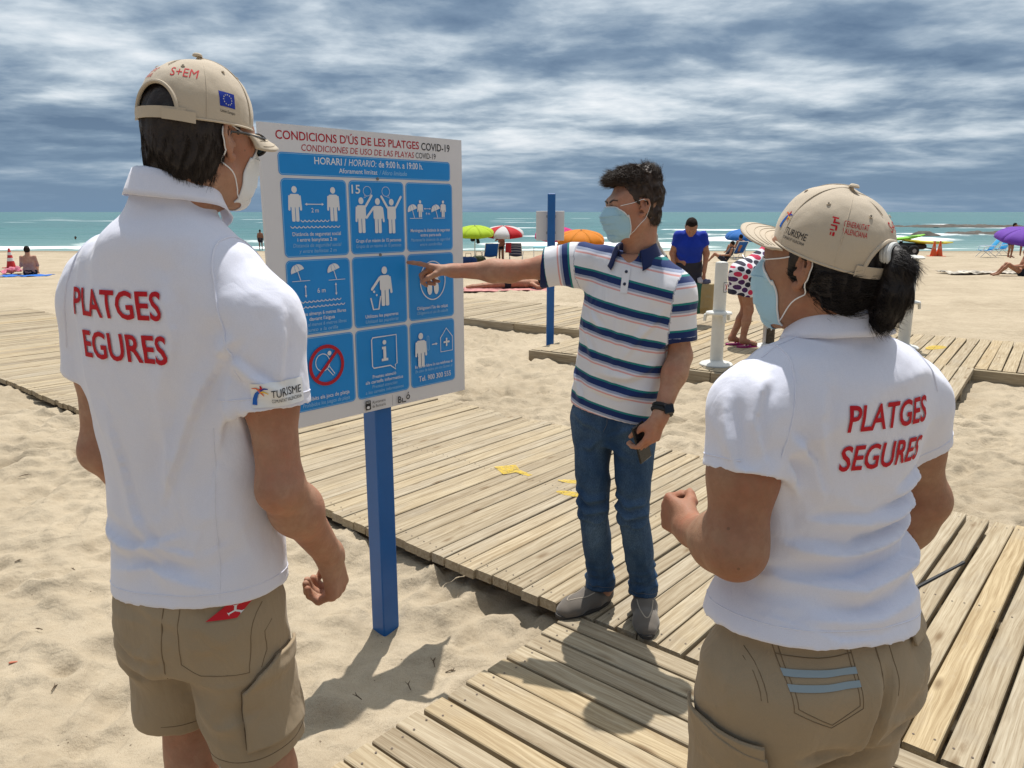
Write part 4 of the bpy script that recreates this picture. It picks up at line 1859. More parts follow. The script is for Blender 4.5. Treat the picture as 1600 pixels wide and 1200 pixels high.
    def lay(name, V2, Fx, az, zc, m, size=1.0, lift=.0010):
        """print centred at azimuth az (rad from the front, clockwise seen from above), height zc over the rim"""
        dr = Vector((math.sin(az), math.cos(az), 0))
        ux = Vector((-math.cos(az), math.sin(az), 0))
        R3 = M.to_3x3()
        o = M @ (Vector((0, yc, z0 + zc)) + dr * .3)
        return lay_on(name, V2 * size, Fx, bv, o, R3 @ ux, R3 @ Vector((0, 0, 1)), R3 @ (-dr), m, cap, lift * .6, .004)
    return cap, lay


# ------------------------------------------------------------------ surgical mask
MASK = cloth_mat('mask_blue', (0.36, 0.56, 0.66), 700, .04, .85, .1, .15)
MASK_W = cloth_mat('mask_white', (0.70, 0.71, 0.71), 700, .03, .85, .1, .15)
LOOP = mat('mask_elastic', (.74, .73, .72), .8)


def build_mask(parent, M, sc=1.0, m=None, bulge=0.0, hb=None):
    zs = [.004, -.014, -.034, -.058, -.082, -.104, -.120, -.126]
    yf = [.108, .120, .1275, .126, .120, .110, .094, .070]
    xe = [.044, .055, .062, .065, .066, .064, .056, .046]
    ye = [.070, .056, .046, .040, .036, .036, .038, .036]
    zs = [z * .89 for z in zs]
    nu, nv = 44, 70
    V, F = [], []
    for j in range(nv + 1):
        q = j / nv * (len(zs) - 1)
        g = np.arange(len(zs))
        z, y1, x1, y0 = [float(pch(g, v, np.array([q]))[0]) for v in (zs, yf, xe, ye)]
        pl = .0042 * ((q * .85 + .15) % 1.0) ** 1.6 * (1 if 1 < q < 6 else .0)
        for i in range(nu + 1):
            u = -1 + 2 * i / nu
            x = x1 * math.sin(u * math.pi / 2 * .96) / math.sin(math.pi / 2 * .96)
            cc = max(0, math.cos(u * math.pi / 2)) ** .85
            nose = math.exp(-(u / .28) ** 2) * (.006 if q < 3 else .0)
            y = y0 + (y1 - y0) * cc + pl * cc + nose + bulge * cc
            zc = z - .010 * (1 - cc) * (1 if q < 2 else 0) + .004 * math.sin(u * 9) * 0
            V.append((x, y + .0015, zc - (1 - cc) * .012 * (q / 7 - .5)))
    for j in range(nv):
        for i in range(nu):
            F.append((j * (nu + 1) + i, j * (nu + 1) + i + 1, (j + 1) * (nu + 1) + i + 1, (j + 1) * (nu + 1) + i))
    Vn = np.array(V)
    Vn[:, 1] += fbm(Vn * 45, 8, 2) * .0012
    if hb:
        for q in range(len(Vn)):
            u = abs(-1 + 2 * (q % (nu + 1)) / nu)
            wgt = max(0.0, (u - .60) / .40)
            wgt = max(wgt, max(0.0, (q // (nu + 1)) / nv - .86) / .14 * .8)
            loc, nrm, _i, dist = hb.find_nearest(Vector(Vn[q]))
            if nrm.dot(Vector(Vn[q]) - loc) < 0:
                wgt = 1.0
            if wgt > 0:
                tgt = loc + nrm * .0022
                Vn[q] = Vn[q] * (1 - wgt) + np.array(tgt) * wgt
    Vw = xf(Vn * sc, M)
    o = mesh_obj('face_mask', Vw, F, m or MASK, parent)
    md = o.modifiers.new('thick', 'SOLIDIFY')
    md.thickness = .0015

    def T(p):
        return M @ (Vector(p) * sc)
    edge = [Vector(Vw[i]) for i in range(nu + 1)]
    MB().tube(edge, .0018, 6).build('mask_edge', MASK_W, o)
    edge = [Vector(Vw[j * (nu + 1)]) for j in range(nv + 1)]
    MB().tube(edge, .0018, 6).build('mask_edge', MASK_W, o)
    edge = [Vector(Vw[j * (nu + 1) + nu]) for j in range(nv + 1)]
    MB().tube(edge, .0018, 6).build('mask_edge', MASK_W, o)
    for s in (-1, 1):
        up = Vn[nu if s > 0 else 0]
        dn = Vn[(nv - 10) * (nu + 1) + (nu if s > 0 else 0)]
        pts = [up, (s * .0705, .030, .0105), (s * .0805, -.010, .021), (s * .0835, -.033, .012), (s * .0825, -.040, -.012),
               (s * .0790, -.030, -.040), (s * .0715, .000, -.062), dn]
        g = np.arange(len(pts))
        A = np.array([tuple(p) for p in pts])
        qq = np.linspace(0, len(pts) - 1, 40)
        C = np.stack([pch(g, A[:, i], qq) for i in range(3)], 1)
        if hb:
            for q in range(2, len(C) - 2):
                loc, nrm, _i, dist = hb.find_nearest(Vector(C[q]))
                C[q] = np.array(loc + nrm * .0012)
            C[3:-3] = (C[2:-4] + C[3:-3] * 2 + C[4:-2]) / 4
        MB().tube([T(p) for p in C], .0012, 6).build('ear_loop', LOOP, o)
    return o


# ------------------------------------------------------------------ polo shirt collar: a folded band round the neck
def build_collar(parent, c, rx, ry, z, m, height=.038, fall=.045, flare=.022, tilt=0.25, open_=.35, pop=0.0, name='collar', sidetilt=0.0):
    """c: (x,y) of the neck axis; the band stands up then folds down; open at the front"""
    n = 72
    prof = [(0.000, 0.0), (.000, .55), (.0015, 1.0), (.006, 1.06), (.011, .98)]
    V, F = [], []
    rows = 12
    for k in range(n + 1):
        t = math.pi / 2 + open_ * .5 + (2 * math.pi - open_) * k / n
        x, y = math.cos(t), math.sin(t)
        frontness = max(0, y)
        zt = z - tilt * ry * (y + 1) * .5 * 1.0 + sidetilt * x * rx
        pts = []
        hgt = height * (1 - .25 * frontness)
        fl = fall * (1 + .55 * frontness ** 3)
        pts += [(0, -.012), (0, hgt * .5), (.001, hgt)]
        pts += [(.004, hgt + .004), (.008, hgt + .002)]
        for q in (.25, .5, .75, 1.0):
            pts.append((.009 + flare * q * (1 - pop * .6), hgt - fl * q * (1 - pop)))
        for (o_, h_) in pts:
            V.append((c[0] + (rx + o_) * x, c[1] + (ry + o_) * y, zt + h_))
    m_ = len(pts)
    for k in range(n):
        for j in range(m_ - 1):
            F.append((k * m_ + j, k * m_ + j + 1, (k + 1) * m_ + j + 1, (k + 1) * m_ + j))
    Vn = np.array(V)
    Vn += fbm(Vn * 22, 6, 2)[:, None] * .0016
    o = mesh_obj(name, Vn, [f[::-1] for f in F], m, parent)
    md = o.modifiers.new('thick', 'SOLIDIFY')
    md.thickness = .0028
    md.offset = 0
    return o


def band_on(parent, name, bvh, center, axis, rad, m, width=.0, r=.0022, seg=60, arc=(0, 360), up=None):
    """a stitched ridge laid round a limb or a trunk where the plane (center, axis) meets the cloth"""
    a = Vector(axis).normalized()
    u = a.orthogonal().normalized() if up is None else (Vector(up) - a * Vector(up).dot(a)).normalized()
    v = a.cross(u)
    pts = []
    for k in range(seg + 1):
        t = R(arc[0] + (arc[1] - arc[0]) * k / seg)
        d = u * math.cos(t) + v * math.sin(t)
        h = bvh.ray_cast(Vector(center) + d * rad, -d, rad)
        if h[0]:
            pts.append(h[0] + d * r * .1)
    runs, cur = [], []
    for p in pts:
        if cur and (p - cur[-1]).length > .05:
            runs.append(cur)
            cur = []
        cur.append(p)
    runs.append(cur)
    pts = max(runs, key=len)
    if len(pts) > 3:
        return MB().tube(pts, r, 6, cap=True).build(name, m, parent)


def seam_line(parent, name, bvh, pts, direction, m, r=.0012, sub=10):
    """stitching: polyline projected on a surface along a direction"""
    d = Vector(direction).normalized()
    out = []
    for i in range(len(pts) - 1):
        for k in range(sub):
            p = Vector(pts[i]).lerp(Vector(pts[i + 1]), k / sub)
            h = bvh.ray_cast(p - d * .5, d, 1.0)
            if h[0]:
                out.append(h[0] - d * r * .15)
    h = bvh.ray_cast(Vector(pts[-1]) - d * .5, d, 1.0)
    if h[0]:
        out.append(h[0])
    if len(out) > 2:
        return MB().tube(out, r, 5).build(name, m, parent)


def patch(parent, name, bvh, poly2, origin, ux, uy, direction, m, lift=.003):
    o = lay_on(name, np.array(poly2, float), [tuple(range(len(poly2)))], bvh, origin, ux, uy, direction, m, parent, lift, .007)
    if o:                                   # keep one connected piece of cloth
        bm = bmesh.new()
        bm.from_mesh(o.data)
        left = set(bm.verts)
        best = []
        while left:
            st = [left.pop()]
            isl = list(st)
            while st:
                v = st.pop()
                for e in v.link_edges:
                    q = e.other_vert(v)
                    if q in left:
                        left.discard(q)
                        st.append(q)
                        isl.append(q)
            if len(isl) > len(best):
                best = isl
        keep = set(best)
        bmesh.ops.delete(bm, geom=[v for v in bm.verts if v not in keep], context='VERTS')
        bm.to_mesh(o.data)
        bm.free()
    return o


RED_INK = mat('red_shirt_print', (0.46, 0.012, 0.022), .7, .2)
TXT_BLACK = mat('black_cloth_print', (0.02, 0.02, 0.025), .7, .2)
INK_BLUE = mat('blue_cloth_print', (0.02, 0.12, 0.45), .7, .2)
INK_ORANGE = mat('orange_cloth_print', (0.70, 0.16, 0.05), .7, .2)
INK_YELLOW = mat('yellow_cloth_print', (0.75, 0.50, 0.05), .7, .2)
FLAG_BLUE = mat('flag_blue_print', (0.012, 0.035, 0.30), .7, .2)
WHITE_POLO = cloth_mat('white_polo', (0.70, 0.71, 0.81), 800, .02, .85, .2, .2, .11)
KHAKI = cloth_mat('khaki_cotton', (0.320, 0.245, 0.158), 700, .06, .9, .1, .3, .25)
STITCH = mat('khaki_stitch', (0.17, 0.12, 0.07), .9)


def palm_logo():
    """the little palm-shaped tourism mark: list of (polygon, ink)"""
    def band(pts, w0, w1):
        L, Rr = [], []
        n = len(pts)
        for i, p in enumerate(pts):
            a = Vector(pts[max(0, i - 1)])
            c = Vector(pts[min(n - 1, i + 1)])
            d = (c - a).normalized()
            wd = w0 + (w1 - w0) * i / (n - 1)
            L.append((p[0] - d.y * wd / 2, p[1] + d.x * wd / 2))
            Rr.append((p[0] + d.y * wd / 2, p[1] - d.x * wd / 2))
        return L + Rr[::-1]
    return [(band([(-.30, -.5), (-.26, -.2), (-.14, .1), (.02, .28)], .24, .14), INK_BLUE),
            (band([(.02, .28), (-.15, .42), (-.36, .40)], .12, .04), INK_ORANGE),
            (band([(.0, .30), (.10, .42), (.06, .56)], .14, .08), RED_INK),
            (band([(.03, .27), (.22, .40), (.42, .38)], .10, .05), FLAG_BLUE),
            (band([(.04, .24), (.25, .20), (.42, .10)], .10, .04), INK_YELLOW),
            (band([(.0, .24), (.14, .08), (.20, -.02)], .10, .03), INK_ORANGE)]


def person_root(loc, rz, label):
    return empty('person', loc, R(rz), label, 'person')


# =================================================================== MAN IN THE WHITE POLO (back to us, left of the sign)
def lettering_back(parent, bvh, lines, xc, z, size, width, lead):
    for i, s in enumerate(lines):
        V2, F = text_mesh(s, size, .017, 0, 'CENTER', width * (.92 if len(s) == 6 else 1))
        lay_on('lettering', V2, F, bvh, (xc + (.012 if len(s) == 6 else 0), -.6, z - i * lead), (1, 0, 0), (0, 0, 1), (0, 1, 0), RED_INK, parent, .0022, .006)


def man_a():
    root = person_root((-.617, 1.42, .0), -20, 'tall person in white polo, khaki shorts and beige cap reading the sign, back turned')
    skin = skin_mat('fair_skin', (0.345, 0.195, 0.125))
    HM = frame((.054, .034, 1.800), -3, -3, 2) @ Matrix.Scale(.95, 4)
    neck = (.020, -.015, 1.60)
    hV, hF = head_skin(HM, neck, 1.0, .060)
    shR, elR, wrR = (.186, -.005, 1.528), (.226, -.035, 1.185), (.196, .150, .965)
    shL, elL, wrL = (-.192, .01, 1.560), (-.222, -.0, 1.20), (-.19, .17, 1.0)
    aR = arm_skin(shR, elR, wrR, (.043, .040, .041, .028),
                  dict(d=(-.02, .25, -.95), n=(-.92, -.15, -.1), curl=((48, 62, 45), (58, 70, 45), (62, 72, 45), (62, 70, 45)), thumb=(.75, .45, .55), sc=1.08))
    aL = arm_skin(shL, elL, wrL, (.049, .046, .046, .031),
                  dict(d=(.10, .42, -.9), n=(.92, -.15, -.1), curl=((45, 60, 40),) * 4, sc=1.06), False, .006)
    hips, knees, ank = [(.080, .0, .90), (-.095, .0, .90)], [(.105, .015, .52), (-.105, .03, .52)], [(.11, -.02, .09), (-.11, -.005, .09)]
    rows = [(.80, -.01, 0, .12, .08, .08), (.95, -.01, 0, .125, .09, .09), (1.15, 0, 0, .14, .09, .085), (1.40, 0, 0, .155, .095, .095), (1.58, .01, 0, .11, .06, .06)]
    lw = lower_skin(rows, hips, knees, ank, (.066, .056, .058, .040), [Vector((.2, 1, 0)).normalized(), Vector((-.2, 1, 0)).normalized()])
    V, F = join([(hV, hF), aR, aL, lw])
    body = mesh_obj('body', V, F, skin, root)
    eyes(body, HM)
    # hair
    hm = hair_mat('dark_brown_hair', (0.020, 0.013, 0.010))
    f = Field((-.12, -.16, -.16), (.12, .12, .14), .004)
    f.ell((0, -.016, .016), (.0815, .0985, .106), .01)
    f.ell((0, -.050, -.050), (.062, .056, .055), .03)
    sl, (X, Y, Z) = f.sub(f.lo, f.lo + f.n * f.h)
    f.f = np.maximum(f.f, (Y - .012 - np.maximum(0, Z) * .6 + np.maximum(0, -Z) * .55 - .02 * (np.abs(X) < .02))).astype(np.float32)
    f.f = np.maximum(f.f, -.088 - Z).astype(np.float32)
    for s in (-1, 1):
        f.ell((s * .083, -.004, -.012), (.020, .023, .034), .006, 's')
    V, F = f.mesh(1)
    V = folds(V, F, (), .0022, (55, 55, 14), 3)
    Vw = xf(V, HM)
    hair = mesh_obj('hair', Vw, F, hm, root)
    rot = np.array(HM.to_3x3())
    strands('hair_strands', Vw, F, (V[:, 2] < .005), lambda p: np.tile(rot @ np.array((0, .12, -1.0)), (len(p), 1)), 8000, .024, .0006, hm, hair, 4, .06, .002, .16)
    # cap
    CM = HM @ Matrix.Translation((0, -.002, .006)) @ Matrix.Rotation(R(-3), 4, 'X')
    cap, lay = build_cap(root, CM, 1.0, .024, .014)
    V2, F2 = text_mesh('S+EM', .024, .0, 0, 'CENTER', .044)
    lay('lettering', V2, F2, math.pi - .52, .066, RED_INK)
    for i, s in enumerate(('GENERALITAT', 'VALENCIANA')):
        V2, F2 = text_mesh(s, .0125, .0, 0, 'CENTER', .046)
        lay('lettering', V2, F2, math.pi + .45, .074 - .011 * i, RED_INK)
    fl = np.array([(-.0165, -.013), (.0165, -.013), (.0165, .013), (-.0165, .013)])
    lay('flag', fl, [(0, 1, 2, 3)], math.pi - 1.42, .040, FLAG_BLUE)
    VS, FS = [], []
    for k in range(12):
        t = 2 * math.pi * k / 12
        o = len(VS)
        for j in range(10):
            r = .0017 if j % 2 == 0 else .0007
            a = math.pi / 2 + math.pi * j / 5
            VS.append((.0088 * math.cos(t) + r * math.cos(a), .0088 * math.sin(t) + r * math.sin(a)))
        FS.append(tuple(range(o, o + 10)))
    lay('flag_stars', np.array(VS), FS, math.pi - 1.42, .040, mat('star_print', (.62, .60, .55), .7), 1.0, .0020)
    V2, F2 = text_mesh('Unión Europea', .0075, .0, 0, 'CENTER', .032)
    lay('lettering', V2, F2, math.pi - 1.42, .0165, TXT_BLACK)
    # mask and glasses
    build_mask(root, HM, 1.0, MASK_W, 0, bvh_of(xf(hV, HM.inverted()), hF))
    gm = mat('dark_tortoise_frame', (.015, .012, .012), .25, .5)
    b = MB()
    for s in (-1, 1):
        b.tube([HM @ Vector((s * .034 + .026 * math.cos(t) * s, .114 - .10 * abs(.034 + .026 * math.cos(t)) ** 1.2, .000 + .020 * math.sin(t))) for t in [2 * math.pi * k / 24 for k in range(25)]], .0026, 6)
        b.tube([HM @ Vector(p) for p in ((s * .062, .103, .006), (s * .076, .085, .008), (s * .084, .02, .010), (s * .084, -.012, .008), (s * .082, -.028, -.010))], .0022, 6)
    b.tube([HM @ Vector(p) for p in ((-.009, .112, .004), (0, .115, .007), (.009, .112, .004))], .0022, 6)
    gl = b.build('glasses', gm, root)
    lens = mat('tinted_lens', (.05, .09, .13), .08, .6)
    for s in (-1, 1):
        pts = [HM @ Vector((s * .034 + .025 * math.cos(t), .1125 - .10 * abs(s * .034 + .025 * math.cos(t)) ** 1.2, .019 * math.sin(t))) for t in [2 * math.pi * k / 20 for k in range(20)]]
        mesh_obj('lens', [tuple(p) for p in pts], [tuple(range(20))], lens, gl, False)
    # polo shirt
    f = Field((-.36, -.24, .86), (.36, .24, 1.78), .0042)
    rows = [(.940, -.010, .0, .184, .122, .126), (1.02, -.009, 0, .178, .117, .118), (1.15, -.007, 0, .175, .112, .110), (1.28, -.004, 0, .186, .118, .117),
            (1.40, -.003, 0, .196, .120, .122), (1.50, -.003, -.005, .190, .108, .118), (1.57, .000, -.010, .165, .092, .108), (1.625, .008, -.016, .122, .080, .095),
            (1.665, .016, -.014, .076, .066, .072), (1.71, .022, -.010, .058, .058, .060)]
    f.loft(rows, .01, n=2.35, tilt=(.10, -.06))
    for s, sh, el in ((1, shR, elR), (-1, shL, elL)):
        sh, el = Vector(sh), Vector(el)
        d = (el - sh).normalized()
        end = sh + d * .200 + Vector((s * .006, 0, 0))
        out = Vector((s * .012, 0, .0))
        f.cone(sh + Vector((-s * .055, -.005, .022)), sh + d * .05 + out * .2, .048, .056, .05, flat=(0, 1, 0), ratio=1.2)
        f.cone(sh + d * .03, end + d * .06, .055, .064, .04, flat=(0, 1, 0), ratio=1.2, cuts=[(end, d)])
        f.cone(end - d * .03, end + d * .10, .052, .055, .004, 's', flat=(0, 1, 0), ratio=1.2)
    V, F = f.mesh(1)
    sg = []
    # drag folds: from the right armpit, the shoulder blades and down the side
    sg += [([(.17, -.10, 1.43), (.10, -.13, 1.30), (.03, -.13, 1.16)], .016, .010),
           ([(.19, -.07, 1.40), (.15, -.12, 1.22), (.09, -.13, 1.06)], .018, .009),
           ([(.06, -.14, 1.36), (.05, -.13, 1.20), (.07, -.13, 1.05)], .014, .006),
           ([(-.08, -.13, 1.30), (-.05, -.13, 1.14), (.02, -.13, 1.02)], .016, .007),
           ([(-.17, -.09, 1.08), (-.06, -.14, 1.06), (.06, -.14, 1.10)], .020, .009),
           ([(-.14, -.11, 1.00), (-.02, -.14, 1.03), (.12, -.12, 1.00)], .018, .008),
           ([(-.02, -.14, 1.075), (.10, -.13, 1.06), (.18, -.08, 1.10)], .015, .007),
           ([(.20, -.07, 1.46), (.165, -.11, 1.43), (.150, -.125, 1.36)], .012, .005),
           ([(.245, -.03, 1.50), (.258, -.05, 1.43), (.255, -.065, 1.36)], .012, .004),
           ([(.19, -.09, 1.43), (.225, -.09, 1.40), (.262, -.05, 1.36)], .010, .006),
           ([(.08, -.115, 1.55), (.10, -.13, 1.46), (.07, -.135, 1.38)], .016, .005)]
    sg = [(p, w_ * 1.1, a_ * 2.2) for p, w_, a_ in sg]
    V = folds(V, F, sg, .0042, (7, 7, 3.0), 12, .0008, (.95, 1.04))
    shirt = mesh_obj('polo_shirt', V, F, WHITE_POLO, root)
    bv = bvh_of(V, F)
    lettering_back(shirt, bv, ('PLATGES', 'EGURES'), -.034, 1.492, .068, .222, .075)
    # armhole seams, hems
    for s, sh, el in ((1, shR, elR), (-1, shL, elL)):
        sh, el = Vector(sh), Vector(el)
        d = (el - sh).normalized()
        band_on(shirt, 'armhole_seam', bv, sh + Vector((-s * .020, -.005, -.005)), (s * .95, .0, .25), .16, WHITE_POLO, r=.0022, arc=(0, 360), up=(0, -1, 0))
        end = sh + d * .200 + Vector((s * .006, 0, 0))
        band_on(shirt, 'sleeve_hem_stitch', bv, end - d * .024, d, .13, WHITE_POLO, r=.0012)
    band_on(shirt, 'hem_stitch', bv, (0, 0, .968), (-.10, .06, 1), .30, WHITE_POLO, r=.0012)
    seam_line(shirt, 'side_seam', bv, [(.205, -.3, 1.30), (.195, -.3, 1.15), (.192, -.3, .96)], (-.35, 1, 0), WHITE_POLO, .0012)
    build_collar(shirt, (.024, -.002), .060, .064, 1.690, WHITE_POLO, .050, .052, .020, .36, .5, .20, sidetilt=-.10)
    # sleeve badge
    dirn = Vector((-.62, .75, 0)).normalized()
    ux = Vector((dirn.y, -dirn.x, 0))
    o = Vector((.240, -.045, 1.368)) - dirn * .3
    uy = Vector((-.03, -.02, 1))
    bd = patch(shirt, 'sleeve_badge', bv, [(-.043, -.021), (.043, -.021), (.043, .021), (-.043, .021)], o, ux, uy, dirn, mat('badge_white', (.74, .74, .74), .6), .0022)
    if bd:
        for pl, ink in palm_logo():
            q = np.array(pl) * .032 + np.array((-.029, 0))
            lay_on('badge_mark', q, [tuple(range(len(q)))], bv, o, ux, uy, dirn, ink, bd, .0034, .006)
        V2, F2 = text_mesh('TURISME', .0185, .0, 0, 'CENTER', .050)
        lay_on('lettering', V2 + np.array((.014, -.004)), F2, bv, o, ux, uy, dirn, TXT_BLACK, bd, .0034, .006)
        V2, F2 = text_mesh('COMUNITAT VALENCIANA', .0085, 0, 0, 'CENTER', .050)
        lay_on('lettering', V2 + np.array((.014, -.0135)), F2, bv, o, ux, uy, dirn, TXT_BLACK, bd, .0034, .006)
    # shorts
    f = Field((-.27, -.22, .52), (.27, .22, 1.02), .0052)
    f.loft([(.80, -.012, 0, .160, .113, .120), (.88, -.012, 0, .166, .116, .126), (1.01, -.012, 0, .160, .106, .110)], .02, n=2.4)
    for i, s in ((0, 1), (1, -1)):
        hp, kn = Vector(hips[i]), Vector(knees[i])
        end = Vector((kn.x + s * .002 - .010, kn.y - .004, .590 if s > 0 else .612))
        f.cone(Vector((hp.x - s * .012 - .010, -.008, .87)), end + Vector((0, 0, -.06)), .092, .090, .03, flat=(0, 1, 0), ratio=1.08, cuts=[(end, (s * .06, -.06, -1))])
        f.cone(end + Vector((0, 0, .03)), end + Vector((0, 0, -.1)), .070, .074, .003, 's', flat=(0, 1, 0), ratio=1.06)
    V, F = f.mesh(1)
    sg = [([(.02, -.15, .76), (.08, -.16, .775), (.19, -.08, .80)], .012, -.007),
          ([(.0, -.14, .84), (-.02, -.14, .80), (.0, -.12, .72)], .010, -.010),
          ([(-.16, -.09, .86), (-.08, -.14, .83), (0, -.14, .84)], .014, -.007),
          ([(.04, -.15, .88), (.10, -.15, .86), (.16, -.11, .89)], .014, .006),
          ([(.03, -.12, .76), (.09, -.12, .70), (.16, -.08, .72)], .018, .005),
          ([(-.17, -.06, .80), (-.10, -.12, .76), (-.03, -.11, .76)], .016, .006)]
    sg = [(p, w_ * 1.1, a_ * 1.8) for p, w_, a_ in sg]
    V = folds(V, F, sg, .0055, (8, 8, 7), 22, .0006)
    sh_ = mesh_obj('cargo_shorts', V, F, KHAKI, root)
    bs = bvh_of(V, F)
    seam_line(sh_, 'stitching', bs, [(.012, -.4, .97), (.0, -.4, .80)], (0, 1, 0), STITCH, .0012)
    for dx in (0, .010):
        seam_line(sh_, 'pocket_stitching', bs, [(.155 + dx, -.4, .955), (.150 + dx, -.4, .815)], (0, 1, 0), STITCH, .0009)
    seam_line(sh_, 'pocket_stitching', bs, [(.045, -.4, .96), (.040, -.4, .84), (.075, -.4, .818), (.150, -.4, .815)], (0, 1, 0), STITCH, .0009)
    dr = Vector((-.85, .52, 0)).normalized()
    ux = Vector((dr.y, -dr.x, 0))
    o = Vector((.185, -.02, .735)) - dr * .4
    pk = [(-.075, -.085), (.070, -.085), (.070, .082), (.0, .088), (-.045, .070), (-.075, .040)]
    pp = patch(sh_, 'cargo_pocket', bs, pk, o, ux, (0, 0, 1), dr, KHAKI, .007)
    if pp:
        md = pp.modifiers.new('thick', 'SOLIDIFY')
        md.thickness = .006
        md.offset = 1
    for g in (0, .008):
        q = [(x * (1 - g * 10), y * (1 - g * 9)) for x, y in pk]
        ln = [o + ux * x + Vector((0, 0, 1)) * y + dr * .0 for x, y in q + q[:1]]
        seam_line(sh_, 'pocket_stitching', bs, [p + dr * .4 for p in ln], dr, STITCH, .0009, 6)
    for i, s in ((0, 1), (1, -1)):
        band_on(sh_, 'hem_stitch', bs, Vector((knees[i][0], knees[i][1], .617 if s > 0 else .64)), (s * .06, -.06, -1), .112, STITCH, r=.0009)
    # red tag with its white mark at the back of the waist
    o = Vector((.128, -.6, .942))
    tg = patch(sh_, 'red_tag', bs, [(-.036, -.012), (.008, -.012), (.022, .016), (-.006, .016)], o, (1, 0, 0), (0, 0, 1), (0, 1, 0), mat('red_tag', (.52, .01, .02), .6), .0035)
    for a in (90, 210, 330):
        q = []
        for (r, wd) in ((0.0, .0018), (.0105, .0018), (.0125, .0045)):
            q.append((r, wd))
        q = [(r, w_) for r, w_ in q] + [(r, -w_) for r, w_ in q[::-1]]
        q = np.array([(r * math.cos(R(a)) - w_ * math.sin(R(a)), r * math.sin(R(a)) + w_ * math.cos(R(a))) for r, w_ in q]) * .8
        lay_on('tag_mark', q + np.array((.004, .002)), [tuple(range(6))], bs, o, (1, 0, 0), (0, 0, 1), (0, 1, 0), PRINT_W, tg or sh_, .0046, .02)
    shoe_pair(root, ank, [(.2, 1, 0), (-.2, 1, 0)], cloth_mat('grey_trainer', (.25, .25, .26)), mat('white_sole', (.7, .7, .68), .7), 1.04, 'trainer')
    return root


PA = man_a()


